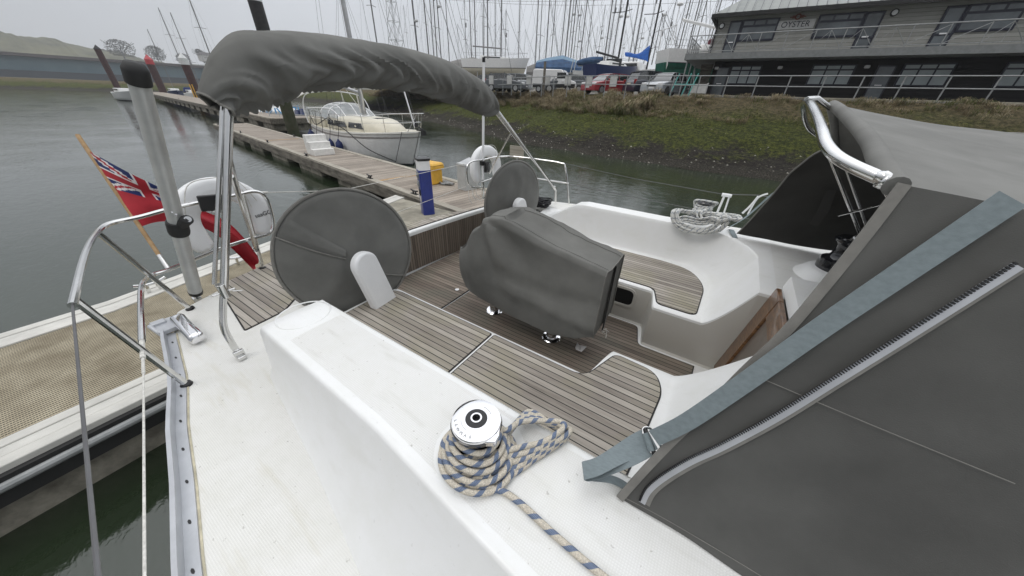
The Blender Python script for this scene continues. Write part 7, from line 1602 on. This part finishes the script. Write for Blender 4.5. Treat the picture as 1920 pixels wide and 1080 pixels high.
for lab, y_, z_ in (('upper white house on the far hillside by the white capped pile', 160, 23.5), ('low white house on the far hillside beside the bare trees', 168, 17.5), ('grey roofed house on the skyline left of the bimini', 188, 25)):
    hs = thing('hill_house', lab, 'house', (-480, y_, z_)); obj('wall', MB().box((-480, y_, z_ + 2.6), (8, 11, 5.2)), 'far_wall', hs); obj('roof', MB().box((-480, y_, z_ + 6.4), (9, 12, 2.4), taper=.5), 'far_roof', hs)
# lattice pylon and its wires
pc = at(752, 150, D=250); py_ = thing('lattice_pylon', 'tall grey steel lattice pylon rising faintly behind the masts', 'pylon', (pc.x, pc.y, 3)); mb = MB(); lv = [3, 14, 25, 36, 47, 58, 69, 80, 92, 104, 116]
def pw_(z): return interp(z, [(3, 6), (50, 2.9), (75, 1.6), (120, 1.2)])
for z0_, z1_ in zip(lv, lv[1:]):
    a0, a1 = pw_(z0_), pw_(z1_); C0 = [(-a0, -a0), (a0, -a0), (a0, a0), (-a0, a0)]; C1 = [(-a1, -a1), (a1, -a1), (a1, a1), (-a1, a1)]
    for k in range(4):
        j = (k + 1) % 4; P0 = Vector((pc.x + C0[k][0], pc.y + C0[k][1], z0_)); P1 = Vector((pc.x + C1[k][0], pc.y + C1[k][1], z1_)); Q0 = Vector((pc.x + C0[j][0], pc.y + C0[j][1], z0_)); Q1 = Vector((pc.x + C1[j][0], pc.y + C1[j][1], z1_)); mb.tube([P0, P1], .22, 4); mb.tube([P0, Q1], .13, 4); mb.tube([Q0, P1], .13, 4); mb.tube([P1, Q1], .13, 4)
obj('tower', mb, 'galv', py_); mb = MB()
for z in (62, 80, 98): mb.tube([(pc.x - 9, pc.y - 9, z), (pc.x, pc.y, z + 2.5), (pc.x + 9, pc.y + 9, z)], .3, 5); mb.tube([(pc.x - 9, pc.y - 9, z), (pc.x + 9, pc.y + 9, z)], .2, 5)
obj('cross_arm', mb, 'galv', py_)
pl_ = thing('power_line', 'faint power line wires crossing the sky behind the masts', 'power line', (pc.x + 60, pc.y + 60, 90)); mb = MB()
for z in (62, 80, 98):
    for s in (-1, 1):
        a_ = Vector((pc.x + 9 * s, pc.y + 9 * s, z)); b_ = Vector((pc.x + 420 + 9 * s, pc.y + 60 + 9 * s, z)); mb.tube([a_.lerp(b_, t) - Vector((0, 0, 14 * 4 * t * (1 - t))) for t in [q / 16 for q in range(17)]], .07, 4)
obj('wire', mb, 'wire', pl_)
# ---- boats moored far along the pontoon
def far_boat(label, px, py, D, ang, L_, top, group='boats moored far along the pontoon', mast=10, extra=None):
    p = at(px, py, z=0.0) if D is None else at(px, py, D=D); t_ = thing('moored_boat', label, 'boat', (0, 0, 0), group); h_, _ = hull_mb(L_, L_ * .32, 1.1, 1.4, .3, .75, .8, nst=14); obj('hull', h_, [top, 'antifoul', 'white_gel'], t_, smooth=50)
    obj('cabin', MB().prism(rounded([(L_ * .2, -L_ * .1), (L_ * .65, -L_ * .09), (L_ * .65, L_ * .09), (L_ * .2, L_ * .1)], .3, 3), 1.1, 1.7), 'white_gel', t_, bevel=.05); obj('cabin_window', MB().box((L_ * .42, 0, 1.5), (L_ * .3, L_ * .205, .16)), 'window_dark', t_)
    if extra: obj('hood', MB().box((L_ * .15, 0, 1.7), (L_ * .2, L_ * .24, .8), taper=.8), extra, t_, bevel=.1)
    if mast: rig(t_, L_ * .5, 1.5, mast, .07, (.4, .7), L_, 'mast_alloy')
    t_.location = (p.x, p.y, 0); t_.rotation_euler = (0, 0, ang); return t_
YA = dd.y / dd.x; 
def fb(x, off): return (x, L1.y + (x - L1.x) * YA + off)
for i, (x, off, ang, L_, top, mast, ex, lab) in enumerate(((-66, 5.6, .05, 7.5, 'white_gel', 10.5, 'blue_cloth', 'white boat with a blue hood moored right of the white capped pile'), (-80, 5.8, PI - .2, 8, 'hull_grey', 11, 'cream_gel', 'pale yacht with a tall mast moored between the two nearer brown piles'), (-93, 6.0, .0, 8.5, 'white_gel', 12, 'blue_cloth', 'white yacht with tall mast moored beyond the white capped pile'), (-92, -3.6, .1, 9.5, 'hull_grey', 0, None, 'broad pale hulled boat moored on the near side of the far pontoon'), (-118, 6, 0, 8.5, 'blue_hull', 11, None, 'dark hulled yacht furthest along the pontoon'), (-48, 6.5, PI, 6.5, 'white_gel', 0, 'white_strip', 'small white boat moored behind the bimini leg'))):
    x_, y_ = fb(x, off); t_ = far_boat(lab, 400, 200, 50, ang + math.atan(YA), L_, top, mast=mast, extra=ex); t_.location = (x_, y_, 0)
q = fb(-78, -1.4); ff = obj('fender', MB().lathe([(.05, -.4), (.36, -.2), (.42, .1), (.3, .5), (.06, .75)], (q[0], q[1], .45), 18), 'cream_gel', smooth=80, label='fat dirty white fender hanging on the far pontoon', cat='fender')
q = at(497, 270, z=.15); obj('fender', MB().lathe([(.03, -.2), (.12, -.1), (.13, .1), (.03, .24)], q, 14), 'pile_red', smooth=80, label='small red fender hanging under the pontoon edge', cat='fender')

# ================================================================ HAZE
hm = bpy.data.materials.new('haze'); hm.use_nodes = True; HN_ = hm.node_tree; HN_.nodes.clear(); ho = HN_.nodes.new('ShaderNodeOutputMaterial'); hv = HN_.nodes.new('ShaderNodeVolumePrincipled')
hv.inputs['Color'].default_value = (.93, .95, .98, 1); hv.inputs['Density'].default_value = .0006; hv.inputs['Anisotropy'].default_value = .2; HN_.links.new(hv.outputs[0], ho.inputs['Volume']); MATS['haze'] = hm
obj('haze', MB().box((-150, 150, 63), (1900, 1700, 130)), 'haze', kind='stuff', smooth=0, label='thin pale haze over the creek and far shore', cat='haze')
